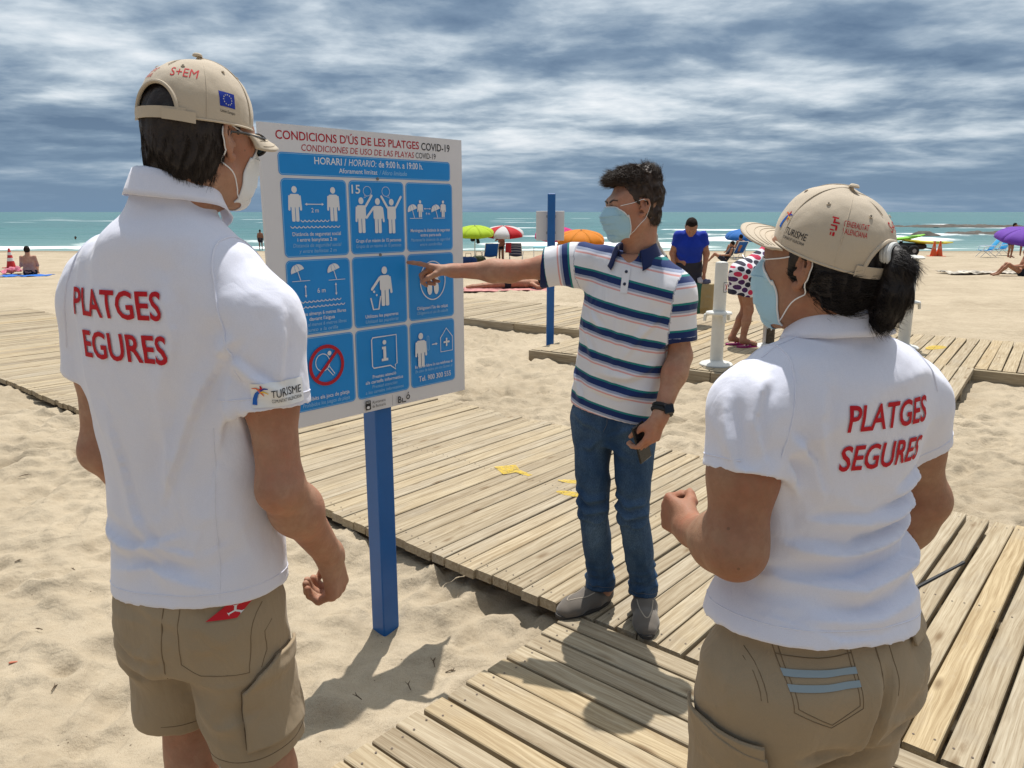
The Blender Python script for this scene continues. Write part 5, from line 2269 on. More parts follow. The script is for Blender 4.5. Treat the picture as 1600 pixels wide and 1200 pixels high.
# =================================================================== WOMAN IN THE WHITE POLO (back to us, right)
def woman_b():
    root = person_root((.565, 1.32, .072), 22, 'person with dark ponytail through beige cap, white polo and khaki trousers, on the planks')
    skin = skin_mat('tan_skin', (0.290, 0.158, 0.094))
    HM = frame((-.040, .010, 1.512), 15, 2, 0) @ Matrix.Scale(.93, 4)
    neck = (-.008, -.012, 1.36)
    hV, hF = head_skin(HM, neck, 1.0, .054, fem=True)
    shR, elR, wrR = (.168, 0, 1.300), (.275, .02, 1.040), (.288, .108, .835)
    shL, elL, wrL = (-.172, 0, 1.310), (-.222, -.040, 1.050), (-.166, .160, .990)
    aL = arm_skin(shL, elL, wrL, (.054, .052, .046, .029),
                  dict(d=(-.05, .9, .12), n=(.9, .1, -.1), curl=((75, 80, 50), (78, 85, 50), (80, 85, 50), (80, 80, 50)), thumb=(.8, .3, .6), sc=.95), False)
    aR = arm_skin(shR, elR, wrR, (.052, .050, .044, .028),
                  dict(d=(-.15, .25, -.93), n=(-.75, .5, 0), curl=((55, 65, 40),) * 4, sc=.92), True, .004)
    hips, knees, ank = [(.10, .0, .84), (-.10, .0, .84)], [(.10, .02, .44), (-.105, .02, .44)], [(.10, -.02, .08), (-.105, -.02, .08)]
    rows = [(.70, 0, -.01, .14, .09, .10), (.85, 0, -.01, .15, .10, .11), (1.0, 0, 0, .12, .09, .085), (1.15, 0, 0, .14, .10, .09), (1.34, 0, 0, .10, .06, .06)]
    lw = lower_skin(rows, hips, knees, ank, (.085, .058, .055, .036), [Vector((.2, 1, 0)).normalized(), Vector((-.2, 1, 0)).normalized()])
    V, F = join([(hV, hF), aL, aR, lw])
    body = mesh_obj('body', V, F, skin, root)
    eyes(body, HM)
    # hair drawn back under the cap into a ponytail
    hm = hair_mat('black_hair', (0.012, 0.008, 0.007))
    f = Field((-.13, -.26, -.24), (.13, .12, .14), .004)
    f.ell((0, -.016, .014), (.0815, .0965, .092), .01)
    f.ell((0, -.058, -.030), (.066, .050, .062), .03)
    sl, (X, Y, Z) = f.sub(f.lo, f.lo + f.n * f.h)
    f.f = np.maximum(f.f, (Y - .034 - np.maximum(0, Z) * .5 + np.maximum(0, -Z) * .75)).astype(np.float32)
    f.f = np.maximum(f.f, -.092 - Z - .25 * (Y + .06)).astype(np.float32)
    for s in (-1, 1):
        f.ell((s * .085, -.010, -.016), (.020, .020, .034), .008, 's')
    # the tail
    f.chain([(0, -.100, .024), (0, -.128, .026), (.002, -.142, .004), (.003, -.140, -.036), (.002, -.128, -.070), (0, -.116, -.090)],
            [.013, .014, .022, .027, .024, .012], .012)
    V, F = f.mesh(1)
    V = folds(V, F, (), .0028, (50, 50, 11), 5)
    Vw = xf(V, HM)
    hair = mesh_obj('hair', Vw, F, hm, root)
    rot = np.array(HM.to_3x3())

    def flow(p):
        q = xf(p, HM.inverted())
        d = np.zeros_like(q)
        tail = q[:, 1] < -.128
        d[:] = np.array((0, -1.0, -.05))
        d[tail] = np.array((0, .12, -1.0))
        d[tail & (q[:, 2] > .0)] = np.array((0, -.7, -.5))
        return d @ rot.T
    strands('hair_strands', Vw, F, (V[:, 2] < -.005) | (V[:, 1] < -.136), flow, 8000, .026, .0006, hm, hair, 9, .03, .002, .12)
    b = MB()
    for (y, z, r) in ((-.118, .026, .0165), (-.124, .026, .0175), (-.130, .025, .0185)):
        b.tube([HM @ Vector((r * math.cos(t), y + .12 * (r * math.sin(t)), z + r * math.sin(t))) for t in [2 * math.pi * k / 24 for k in range(25)]], .0042, 8)
    b.build('hair_tie', mat('pale_hair_tie', (.62, .62, .60), .8, bump=.4, bscale=300), hair)
    # cap tipped back
    CM = HM @ Matrix.Translation((0, -.004, .006)) @ Matrix.Rotation(R(13), 4, 'X')
    cap, lay = build_cap(root, CM, 1.0, .010, .004)
    for pl, ink in palm_logo():
        q = np.array(pl) * .030
        lay('cap_mark', q + np.array((-.030, .010)), [tuple(range(len(q)))], -1.12, .036, ink)
    V2, F2 = text_mesh('TURISME', .0165, .0, 0, 'CENTER', .050)
    lay('lettering', V2 + np.array((.010, -.006)), F2, -1.12, .032, TXT_BLACK)
    V2, F2 = text_mesh('COMUNITAT VALENCIANA', .0070, 0, 0, 'CENTER', .050)
    lay('lettering', V2 + np.array((.010, -.0145)), F2, -1.12, .032, TXT_BLACK)
    for i, s in enumerate(('GENERALITAT', 'VALENCIANA')):
        V2, F2 = text_mesh(s, .0125, .0, 0, 'CENTER', .040)
        lay('lettering', V2 + np.array((.008, 0)), F2, math.pi + .86, .066 - .0115 * i, RED_INK)
    em = []
    for (x, y, w_, h_) in ((-.020, .013, .010, .0022), (-.021, .008, .003, .007), (-.016, .006, .007, .0022), (-.020, .001, .010, .0022), (-.016, -.003, .003, .006), (-.022, -.006, .006, .002), (-.018, -.012, .0035, .006), (-.0225, -.012, .002, .005)):
        em.append([(x - w_ / 2, y - h_ / 2), (x + w_ / 2, y - h_ / 2), (x + w_ / 2, y + h_ / 2), (x - w_ / 2, y + h_ / 2)])
    Vq = np.array([p for q in em for p in q])
    lay('cap_emblem', Vq + np.array((-.006, -.004)), [tuple(range(4 * i, 4 * i + 4)) for i in range(len(em))], math.pi + .86, .066, RED_INK)
    V2, F2 = text_mesh('S+EM', .022, .0, 0, 'CENTER', .040)
    lay('lettering', V2, F2, math.pi - .30, .066, RED_INK)
    build_mask(root, HM, 1.0, MASK, .004, bvh_of(xf(hV, HM.inverted()), hF))
    # polo shirt
    f = Field((-.34, -.26, .80), (.34, .24, 1.46), .0042)
    rows = [(.868, -.022, -.010, .206, .135, .158), (.90, -.018, -.010, .201, .132, .150), (.96, -.006, -.006, .178, .124, .128), (1.03, 0, 0, .164, .120, .108), (1.10, 0, .002, .166, .126, .106),
            (1.18, 0, .002, .178, .128, .114), (1.26, 0, -.002, .180, .116, .120), (1.325, 0, -.008, .150, .090, .110), (1.365, -.003, -.012, .112, .076, .092),
            (1.395, -.006, -.012, .080, .068, .074), (1.425, -.008, -.008, .062, .062, .062)]
    f.loft(rows, .01, n=2.35, tilt=(-.10, -.10))
    for s, sh, el in ((1, shR, elR), (-1, shL, elL)):
        sh, el = Vector(sh), Vector(el)
        d = (el - sh).normalized()
        end = sh + d * .140 + Vector((s * .004, 0, 0))
        f.cone(sh + Vector((-s * .050, -.004, .020)), sh + d * .045, .047, .057, .05, flat=(0, 1, 0), ratio=1.18)
        f.cone(sh + d * .03, end + d * .05, .058, .064, .04, flat=(0, 1, 0), ratio=1.18, cuts=[(end, d)])
        f.cone(end - d * .025, end + d * .10, .054, .056, .004, 's', flat=(0, 1, 0), ratio=1.14)
    V, F = f.mesh(1)
    sg = [([(-.15, -.08, 1.055), (-.04, -.12, 1.035), (.10, -.10, 1.055), (.16, -.04, 1.08)], .013, .012),
          ([(-.16, -.06, .995), (-.03, -.13, .975), (.12, -.10, .990), (.165, -.03, 1.02)], .014, .013),
          ([(-.12, -.10, 1.10), (0, -.11, 1.085), (.12, -.09, 1.10)], .012, .007),
          ([(.06, -.11, 1.125), (.12, -.09, 1.14), (.17, -.02, 1.16)], .012, .008),
          ([(.02, -.11, 1.075), (.10, -.095, 1.095), (.165, -.02, 1.12)], .012, .010),
          ([(-.12, -.12, .935), (0, -.15, .925), (.13, -.11, .935)], .015, .008),
          ([(-.17, -.08, .93), (-.08, -.14, .90), (.05, -.155, .89)], .014, .007),
          ([(-.16, -.08, 1.25), (-.12, -.11, 1.20), (-.09, -.115, 1.12)], .012, .009),
          ([(-.17, -.07, 1.22), (-.14, -.095, 1.16), (-.12, -.10, 1.08)], .010, .008),
          ([(-.19, -.05, 1.34), (-.215, -.065, 1.27), (-.20, -.075, 1.20)], .012, .008),
          ([(-.235, -.02, 1.30), (-.245, -.045, 1.24), (-.225, -.06, 1.18)], .012, .006),
          ([(-.175, -.075, 1.22), (-.205, -.075, 1.20), (-.235, -.05, 1.19)], .009, .006),
          ([(-.11, -.10, 1.33), (-.12, -.11, 1.27), (-.10, -.115, 1.20)], .014, .006)]
    sg = [(p, w_, a_ * 1.8) for p, w_, a_ in sg]
    V = folds(V, F, sg, .0036, (4, 7, 9), 33, .0007, (.875, .94))
    shirt = mesh_obj('polo_shirt', V, F, WHITE_POLO, root)
    bv = bvh_of(V, F)
    lettering_back(shirt, bv, ('PLATGES', 'SEGURES'), .012, 1.254, .062, .180, .069)
    for s, sh, el in ((1, shR, elR), (-1, shL, elL)):
        sh, el = Vector(sh), Vector(el)
        d = (el - sh).normalized()
        band_on(shirt, 'armhole_seam', bv, sh + Vector((-s * .016, -.004, -.005)), (s * .95, .0, .25), .14, WHITE_POLO, r=.0020, up=(0, -1, 0))
        end = sh + d * .140
        band_on(shirt, 'sleeve_hem_stitch', bv, end - d * .020, d, .12, WHITE_POLO, r=.0011)
        seam_line(shirt, 'shoulder_seam', bv, [(s * .06, -.01, 1.5), (s * .165, -.006, 1.5)], (0, 0, -1), WHITE_POLO, .0014)
    band_on(shirt, 'hem_stitch', bv, (0, 0, .896), (.10, .10, 1), .30, WHITE_POLO, r=.0012)
    build_collar(shirt, (-.008, -.004), .062, .066, 1.408, WHITE_POLO, .034, .042, .020, .30, .5, .05, sidetilt=0)
    # trousers
    f = Field((-.29, -.27, .06), (.29, .22, .93), .0056)
    f.loft([(.66, -.022, -.02, .186, .105, .125), (.74, -.024, -.024, .214, .120, .150), (.80, -.022, -.022, .212, .124, .156), (.86, 0, -.012, .190, .122, .140), (.925, 0, -.006, .172, .115, .115)], .02, n=2.3)
    for i, s in ((0, 1), (1, -1)):
        hp, kn, an = Vector(hips[i]), Vector(knees[i]), Vector(ankles_(ank[i]))
        f.cone(Vector((hp.x - s * .004 - (.026 if s < 0 else 0), -.025, .76)), Vector((kn.x - (.03 if s < 0 else 0), kn.y - .01, kn.z)), .106, .086, .035, flat=(0, 1, 0), ratio=1.12)
        f.cone(Vector((kn.x, kn.y - .01, kn.z)), Vector((an.x, an.y, .10)), .082, .070, .03, cuts=[((0, 0, .09), (0, 0, -1))])
    V, F = f.mesh(1)
    sg = [([(.015, -.17, .83), (.0, -.18, .75), (.0, -.15, .64)], .009, -.013),
          ([(.0, -.15, .665), (.06, -.17, .685), (.16, -.11, .72)], .013, -.010),
          ([(-.01, -.15, .66), (-.08, -.16, .675), (-.17, -.10, .70)], .013, -.008),
          ([(.02, -.17, .74), (.08, -.18, .725), (.17, -.11, .745)], .014, .006),
          ([(-.03, -.13, .60), (-.09, -.14, .57), (-.16, -.08, .58)], .016, .008),
          ([(.18, -.09, .83), (.12, -.16, .80), (.08, -.17, .77)], .014, .005)]
    sg = [(p, w_ * 1.1, a_ * 1.5) for p, w_, a_ in sg]
    V = folds(V, F, sg, .0050, (8, 8, 6), 44, .0007)
    tr = mesh_obj('cargo_trousers', V, F, KHAKI, root)
    bs = bvh_of(V, F)
    seam_line(tr, 'stitching', bs, [(.0, -.5, .92), (.0, -.5, .70)], (0, 1, 0), STITCH, .0012)
    # back pocket with two reflective strips
    pk = [(-.166, .900), (-.048, .900), (-.046, .785), (-.100, .755), (-.166, .790)]
    for g in (0, .006):
        q = [(x * (1 - g) - .107 * g, z + (.0 if k < 2 else g)) for k, (x, z) in enumerate(pk)]
        q[0] = (q[0][0] + g, q[0][1])
        q[1] = (q[1][0] - g, q[1][1])
        q[2] = (q[2][0] - g, q[2][1])
        q[4] = (q[4][0] + g, q[4][1])
        seam_line(tr, 'pocket_stitching', bs, [(x, -.5, z) for x, z in q + q[:1]], (0, 1, 0), STITCH, .0009)
    seam_line(tr, 'pocket_stitching', bs, [(-.166, -.5, .868), (-.107, -.5, .866), (-.048, -.5, .870)], (0, 1, 0), STITCH, .0009)
    RF = mat('reflective_tape', (.24, .30, .33), .45, .5)
    for z in (.845, .826):
        patch(tr, 'reflective_strip', bs, [(-.060, -.0048), (.060, -.0048), (.060, .0048), (-.060, .0048)], (-.107, -.6, z), (1, 0, 0), (0, 0, 1), (0, 1, 0), RF, .0018)
    seam_line(tr, 'pocket_stitching', bs, [(.028, -.5, .905), (.034, -.5, .82), (.030, -.5, .79)], (0, 1, 0), STITCH, .0009)
    fl = patch(tr, 'pocket_flap', bs, [(-.045, -.022), (.0, -.030), (.045, -.020), (.045, .022), (-.045, .026)], (.135, -.6, .878), (1, 0, .05), (0, 0, 1), (0, 1, 0), KHAKI, .006)
    for fo in (fl,):
        if fo:
            md = fo.modifiers.new('thick', 'SOLIDIFY')
            md.thickness = .005
            md.offset = 1
    # cargo pocket and flap on the left thigh
    dr = Vector((.92, .38, 0)).normalized()
    ux = Vector((dr.y, -dr.x, 0))
    o = Vector((-.215, -.05, .66)) - dr * .4
    cp = patch(tr, 'cargo_pocket', bs, [(-.085, -.13), (.075, -.13), (.075, .06), (-.085, .06)], o, ux, (0, 0, 1), dr, KHAKI, .008)
    cf = patch(tr, 'pocket_flap', bs, [(-.092, .065), (.080, .035), (.080, -.02), (.0, -.012), (-.092, .018)], o, ux, (0, 0, 1), dr, KHAKI, .016)
    for po in (cp, cf):
        if po:
            md = po.modifiers.new('thick', 'SOLIDIFY')
            md.thickness = .006
            md.offset = 1
    for g in (0, .007):
        seam_line(tr, 'pocket_stitching', bs, [(-.196 + g, -.5, .925), (-.206 + g, -.5, .80)], (0, 1, 0), STITCH, .0009)
    shoe_pair(root, ank, [(.2, 1, 0), (-.2, 1, 0)], cloth_mat('black_trainer', (.04, .04, .045)), mat('white_sole', (.7, .7, .68), .7), .92, 'trainer')
    # hand-held radio, its aerial sticking out past the hip
    rd = empty('handheld_radio', (0, 0, 0), 0, 'black handheld radio with thin aerial held by the ponytailed person at the hip', 'radio')
    blk = mat('radio_black_plastic', (.015, .015, .017), .4, .4)
    base = Vector((.862, 1.50, .885))
    tip = Vector((.985, 1.54, .926))
    d = (tip - base).normalized()
    rd.location = base - d * .125 + Vector((-.008, .012, -.01))
    b = MB()
    M = Matrix.Translation(d * .065) @ d.to_track_quat('Z', 'Y').to_matrix().to_4x4()
    b.box((-.028, -.017, -.065), (.028, .017, .055), .006, 0, M)
    b.build('radio_body', blk, rd)
    b = MB()
    b.tube([d * .115 - Vector((0, 0, 0)), d * .15, d * .26, d * .275], [.0055, .0042, .0032, .0046], 8)
    b.build('aerial', blk, rd)
    MB().lathe([(.007, 0), (.007, .012), (0, .013)], 10).build('knob', blk, rd).matrix_local = M @ Matrix.Translation((.014, 0, .054))
    return root


def ankles_(a):
    return a


PB = woman_b()


# =================================================================== MAN IN THE STRIPED POLO, pointing at the sign
def striped_mat():
    m = bpy.data.materials.new('striped_pique')
    m.use_nodes = True
    t = NT(m.node_tree)
    b = t.n['Principled BSDF']
    a = t.node('ShaderNodeAttribute', attribute_name='stripe')
    f = t.math('FRACT', a.outputs['Fac'])
    wht, grn, nav, gry, pnk = (.74, .735, .76), (.015, .20, .19), (.012, .030, .125), (.30, .34, .46), (.70, .36, .34)
    c = t.ramp(f, [(0.0, wht), (.50, pnk), (.555, (.66, .64, .70)), (.615, gry), (.705, nav), (.925, grn)], 'CONSTANT')
    tc = t.node('ShaderNodeTexCoord').outputs['Object']
    fw = t.noise(tc, 800, 2, .6)
    c = t.mix(t.ramp(fw, [(.35, .3), (.6, 0)]), c, t.mix(1.0, c, (.8, .8, .8), 'MULTIPLY'))
    t.l.new(c, b.inputs['Base Color'])
    b.inputs['Roughness'].default_value = .88
    b.inputs['Specular IOR Level'].default_value = .2
    b.inputs['Sheen Weight'].default_value = .15
    t.l.new(t.bump(fw, .2, .0012, t.bump(t.noise(tc, 45, 3), .1, .006)), b.inputs['Normal'])
    return m


def man_c():
    root = person_root((.452, 2.86, .072), 151, 'person in striped polo and jeans pointing at the sign, wearing a blue mask')
    skin = skin_mat('light_brown_skin', (0.385, 0.215, 0.138))
    HM = frame((.004, .028, 1.618), -47, -4, 2) @ Matrix.Scale(.95, 4)
    neck = (-.008, -.010, 1.44)
    hV, hF = head_skin(HM, neck, 1.0, .058)
    shR, elR, wrR = (.192, .012, 1.408), (.470, .098, 1.374), (.690, .168, 1.372)
    shL, elL, wrL = (-.158, .0, 1.340), (-.188, .0, 1.082), (-.165, .135, .880)
    tipv = Vector((.834, .215, 1.405)) - Vector(wrR)
    aR = arm_skin(shR, elR, wrR, (.042, .039, .038, .026),
                  dict(d=tuple(tipv.normalized() * 1.0 + Vector((0, 0, -.10))), n=(-.15, .25, -1), curl=((-6, 6, 4), (48, 62, 40), (60, 70, 45), (64, 72, 45)), thumb=(.75, .35, .55), sc=1.0, spread=1.0))
    aL = arm_skin(shL, elL, wrL, (.043, .040, .039, .028),
                  dict(d=(.22, .30, -.92), n=(.80, -.35, .2), curl=((28, 45, 30), (34, 50, 30), (40, 52, 35), (44, 52, 35)), thumb=(.8, .4, .5), sc=1.02), False)
    hips, knees, ank = [(.148, .02, .86), (-.028, .02, .86)], [(.108, .075, .47), (-.047, .050, .47)], [(.110, -.03, .085), (-.067, -.06, .085)]
    feet = [Vector((.107, .208, 0)).normalized(), Vector((-.08, .185, 0)).normalized()]
    rows = [(.74, .06, .01, .12, .08, .09), (.90, .06, .01, .13, .085, .09), (1.10, .03, 0, .13, .085, .08), (1.30, .0, 0, .145, .09, .085), (1.40, 0, 0, .11, .074, .07), (1.45, 0, 0, .07, .062, .055)]
    lw = lower_skin(rows, hips, knees, ank, (.060, .040, .034, .032), feet)
    V, F = join([(hV, hF), aR, aL, lw])
    body = mesh_obj('body', V, F, skin, root)
    eyes(body, HM)
    hm = hair_mat('brown_hair', (0.044, 0.027, 0.018))
    hb = bvh_of(xf(hV, HM.inverted()), hF)
    for s in (-1, 1):
        pts = []
        for k in range(9):
            q = k / 8
            x, z = s * (.012 + .044 * q), .0185 + .0085 * math.sin(q * 2.3) - .002 * q
            hit = hb.ray_cast(Vector((x, .25, z)), Vector((0, -1, 0)))
            if hit[0]:
                pts.append(HM @ (hit[0] + Vector((0, .0006, 0))))
        MB().tube(pts, [.0022 + .0018 * math.sin(math.pi * min(1, k / 8 + .15)) for k in range(len(pts))], 6).build('eyebrow', hm, body)
    # short tousled hair, full on top
    f = Field((-.13, -.16, -.14), (.13, .16, .20), .004)
    f.ell((0, -.018, .040), (.0820, .103, .096), .01)
    f.ell((0, .040, .100), (.054, .050, .022), .03)
    f.ell((.004, .064, .100), (.046, .030, .018), .02)
    f.ell((0, -.022, .108), (.064, .078, .030), .04)
    f.ell((0, -.052, -.040), (.060, .052, .048), .03)
    sl, (X, Y, Z) = f.sub(f.lo, f.lo + f.n * f.h)
    f.f = np.maximum(f.f, Y - .010 - np.clip((Z + .0) * .55, 0, .035) - np.clip((Z - .078) * 8.0, 0, .09) + np.maximum(0, -Z) * .5).astype(np.float32)
    f.f = np.maximum(f.f, -.085 - Z).astype(np.float32)
    for s in (-1, 1):
        f.ell((s * .083, -.008, -.014), (.020, .024, .036), .006, 's')
    V, F = f.mesh(1)
    V = folds(V, F, (), .0055, (34, 34, 22), 3)
    Vw = xf(V, HM)
    hair = mesh_obj('hair', Vw, F, hm, root)
    rot = np.array(HM.to_3x3())

    def flow(p):
        q = xf(p, HM.inverted())
        d = np.zeros_like(q)
        d[:] = np.array((0, -.15, -1.0))
        top = q[:, 2] > .075
        crown = q[:, 1] < -.045
        d[top] = np.stack([.35 * np.sin(q[top, 1] * 55), .95 + .2 * np.sin(q[top, 0] * 70), .12 + 0 * q[top, 0]], 1)
        d[top & crown] = np.array((.15, -.35, .75))
        fr = (q[:, 1] > .02) & (q[:, 2] > .045)
        d[fr] = np.array((.10, 1.0, .22))
        return d @ rot.T
    strands('hair_strands', Vw, F, (V[:, 2] < .08) & (V[:, 1] < .03), flow, 6500, .018, .0006, hm, hair, 4, .06, .002, .16)
    strands('hair_locks', Vw, F, (V[:, 2] >= .07), flow, 6500, .028, .0007, hm, hair, 5, .15, .004, .20)
    build_mask(root, HM, 1.0, MASK, -.003, hb)
    # polo shirt with stripes
    f = Field((-.34, -.22, .78), (.46, .24, 1.52), .0046)
    rows = [(.845, .058, .008, .178, .118, .116), (.92, .052, .008, .175, .115, .112), (1.02, .042, .006, .170, .112, .105), (1.12, .030, .004, .172, .112, .103), (1.22, .018, .002, .180, .114, .105),
            (1.31, .008, .0, .178, .106, .106), (1.38, .004, -.004, .150, .090, .098), (1.425, .0, -.006, .105, .076, .085), (1.450, -.004, -.006, .070, .066, .068)]
    f.loft(rows, .01, n=2.4, tilt=(.16, .02))
    ends = []
    for s, sh, el in ((1, shR, elR), (-1, shL, elL)):
        sh, el = Vector(sh), Vector(el)
        d = (el - sh).normalized()
        ln = .165 if s > 0 else .205
        end = sh + d * ln
        fl = (0, .3, 1) if s > 0 else (0, 1, 0)
        f.cone(sh + Vector((-s * .070, -.004, .006 if s > 0 else .030)), sh + d * .04, .056, .062, .055, flat=fl, ratio=1.1)
        f.cone(sh + d * .02, end + d * .06, .062, .066 if s < 0 else .072, .045, flat=fl, ratio=1.12, cuts=[(end, d + (Vector((0, 0, .18)) if s > 0 else Vector((0, 0, 0))))])
        f.cone(end - d * .025, end + d * .12, .054, .057 if s < 0 else .062, .004, 's', flat=fl, ratio=1.12)
        ends.append((sh, d, end))
    f.cone((-.004, .105, 1.392), (-.004, .070, 1.475), .010, .042, .008, 's')
    V, F = f.mesh(1)
    sg = [([(.20, .10, 1.30), (.13, .12, 1.24), (.06, .12, 1.16)], .014, .008), ([(.21, .08, 1.26), (.16, .11, 1.16), (.10, .12, 1.06)], .014, .007),
          ([(.10, .10, 1.40), (.12, .11, 1.33), (.13, .11, 1.26)], .012, .007), ([(.06, .09, 1.41), (.07, .11, 1.34), (.06, .12, 1.28)], .010, .006),
          ([(-.15, .07, 1.26), (-.08, .11, 1.16), (-.02, .12, 1.08)], .014, .006), ([(-.14, .07, 1.05), (-.03, .12, 1.00), (.08, .12, 1.01)], .016, .006),
          ([(-.12, .08, .95), (.0, .12, .93), (.12, .12, .96)], .016, .006), ([(.22, .06, 1.02), (.18, .10, .95), (.15, .11, .88)], .014, .006),
          ([(.0, .12, 1.30), (.01, .12, 1.15), (.03, .12, .95)], .012, .004)]
    V0 = V.copy()
    sg = [(p, w_, a_ * 1.9) for p, w_, a_ in sg]
    V = folds(V, F, sg, .0042, (7, 7, 4), 52, .0007, (.86, .93))
    sm = striped_mat()
    navy = cloth_mat('navy_rib', (.012, .022, .085), 800)
    shirt = mesh_obj('striped_polo_shirt', V, F, [sm, navy], root)
    pitch = .0965
    sv = (V0[:, 2] - .210 * (V0[:, 0] - .02) - .016) / pitch
    mi_v = np.zeros(len(V0), int)
    for (sh, d, end), s in zip(ends, (1, -1)):
        sh_, d_ = np.array(sh), np.array(d)
        al = (V0 - sh_) @ d_
        rad = np.linalg.norm(V0 - sh_ - al[:, None] * d_, axis=1)
        if s > 0:
            m_ = (V0[:, 0] > .198 + .05 * (V0[:, 2] - 1.30)) & (rad < .105) & (al > -.01)
        else:
            m_ = (V0[:, 0] < -.178 - .12 * (V0[:, 2] - 1.30)) & (rad < .10)
        sv[m_] = (.30 - (al[m_] + (.0 if s > 0 else -.012))) / pitch * 1.0 + .40
        ln = (np.array(end) - sh_) @ d_
        mi_v[m_ & (al > ln - .020)] = 1
    at_ = shirt.data.attributes.new('stripe', 'FLOAT', 'POINT')
    at_.data.foreach_set('value', sv.astype(np.float32))
    shirt.data.polygons.foreach_set('material_index', mi_v[F].min(1).astype(np.int32))
    bv = bvh_of(V, F)
    for (sh, d, end), s in zip(ends, (1, -1)):
        pass
    build_collar(shirt, (-.004, .006), .064, .070, 1.462, navy, .034, .050, .030, .50, 1.25, .0)
    pl = patch(shirt, 'placket', bv, [(-.014, -.075), (.014, -.075), (.014, .012), (-.014, .012)], (-.002, .6, 1.388), (-1, 0, 0), (0, 0, 1), (0, -1, 0), mat('placket_white', (.74, .735, .76), .85), .0025)
    for z in (1.388, 1.345):
        h = bv.ray_cast(Vector((-.002, .6, z)), Vector((0, -1, 0)))
        if h[0]:
            bt = MB().lathe([(0, .003), (.004, .003), (.0058, .0015), (.0058, 0)][::-1], 14).build('button', mat('navy_button', (.02, .025, .05), .3, .5), shirt)
            bt.matrix_local = Matrix.Translation(h[0] + Vector((0, .0028, 0))) @ h[1].to_track_quat('Z', 'Y').to_matrix().to_4x4()
    # jeans
    f = Field((-.24, -.22, .05), (.34, .26, .96), .0056)
    f.loft([(.72, .060, .005, .148, .100, .112), (.80, .060, .008, .165, .106, .120), (.87, .060, .008, .162, .104, .108), (.94, .056, .008, .148, .094, .094)], .02, n=2.4)
    for i in (0, 1):
        hp, kn, an = Vector(hips[i]), Vector(knees[i]), Vector(ank[i])
        s = 1 if i == 0 else -1
        f.cone(hp + Vector((-s * .002, -.004, -.06)), kn, .082, .057, .025, flat=(0, 1, 0), ratio=1.15)
        f.cone(kn, an + Vector((0, .006, .02)), .0565, .053, .02, flat=(0, 1, 0), ratio=1.08)
        f.cone(an + Vector((0, .006, .02)), an + Vector((0, .010, -.06)), .053, .058, .02, flat=(0, 1, 0), ratio=1.15, cuts=[(an + Vector((0, 0, -.015)), (0, .25, -1))])
        f.cone(an + Vector((0, .008, .0)), an + Vector((0, .01, -.09)), .045, .050, .003, 's', flat=(0, 1, 0), ratio=1.12)
    V, F = f.mesh(1)
    sg = []
    for i in (0, 1):
        kn, an = knees[i], ank[i]
        for dz, am in ((.045, .008), (.0, .010), (-.045, .007)):
            sg.append(([(kn[0] - .07, kn[1] + .01, kn[2] + dz), (kn[0], kn[1] + .07, kn[2] + dz - .012), (kn[0] + .07, kn[1] + .01, kn[2] + dz + .018)], .010, am))
        for dz, am in ((.03, .009), (.075, .007), (.125, .005)):
            sg.append(([(an[0] - .065, an[1], an[2] + dz + .012), (an[0], an[1] + .065, an[2] + dz - .006), (an[0] + .065, an[1], an[2] + dz)], .010, am))
    sg += [([(.06, .13, .78), (.11, .13, .80), (.20, .08, .84)], .012, .006), ([(.05, .13, .77), (.0, .13, .79), (-.08, .08, .83)], .012, .006), ([(.06, .12, .76), (.10, .12, .72), (.16, .09, .70)], .012, .006),
           ([(.05, .12, .75), (.0, .12, .71), (-.05, .09, .70)], .012, .006), ([(.058, .14, .90), (.058, .14, .76)], .010, -.006)]
    sg = [(p, w_ * 1.15, a_ * 2.4) for p, w_, a_ in sg]
    V = folds(V, F, sg, .0042, (10, 10, 6), 61, .0008)
    jm = bpy.data.materials.new('blue_denim')
    jm.use_nodes = True
    t = NT(jm.node_tree)
    bb = t.n['Principled BSDF']
    tc = t.node('ShaderNodeTexCoord').outputs['Object']
    fade = t.noise(t.mapping(tc, (5, 5, 2.2)), 1.0, 4, .6)
    sx = t.node('ShaderNodeSeparateXYZ')
    t.l.new(tc, sx.inputs[0])
    c = t.mix(t.ramp(fade, [(.35, 0), (.68, 1)]), (.020, .055, .120), (.115, .185, .275))
    tw = t.noise(t.mapping(tc, (500, 500, 120), (0, 0, 0), (0, R(30), 0)), 1.0, 2)
    c = t.mix(t.ramp(tw, [(.4, .5), (.6, 0)]), c, (.010, .024, .055))
    t.l.new(c, bb.inputs['Base Color'])
    bb.inputs['Roughness'].default_value = .85
    bb.inputs['Specular IOR Level'].default_value = .2
    t.l.new(t.bump(tw, .3, .0012, t.bump(t.noise(tc, 40, 3), .2, .006)), bb.inputs['Normal'])
    je = mesh_obj('jeans', V, F, jm, root)
    bs = bvh_of(V, F)
    sj = mat('denim_stitch', (.09, .10, .12), .8)
    seam_line(je, 'fly_stitching', bs, [(.045, .5, .93), (.045, .5, .82), (.058, .5, .79)], (0, -1, 0), sj, .0011)
    for s in (-1, 1):
        seam_line(je, 'pocket_stitching', bs, [(.06 + s * .075, .5, .935), (.06 + s * .105, .5, .885), (.06 + s * .15, .5, .870)], (0, -1, 0), sj, .0011)
    for i in (0, 1):
        band_on(je, 'hem_stitch', bs, Vector(ank[i]) + Vector((0, .008, .008)), (0, -.25, 1), .085, sj, r=.0011)
    suede = cloth_mat('grey_suede', (.135, .115, .095), 500, .12, .95, .25)
    shoe_pair(root, ank, feet, suede, mat('dark_rubber_sole', (.05, .045, .04), .8), 1.0, 'loafer')
    # wrist watch
    w_, e_ = Vector(wrL), Vector(elL)
    d = (e_ - w_).normalized()
    c0 = w_ + d * .030
    wt = MB()
    u = d.orthogonal().normalized()
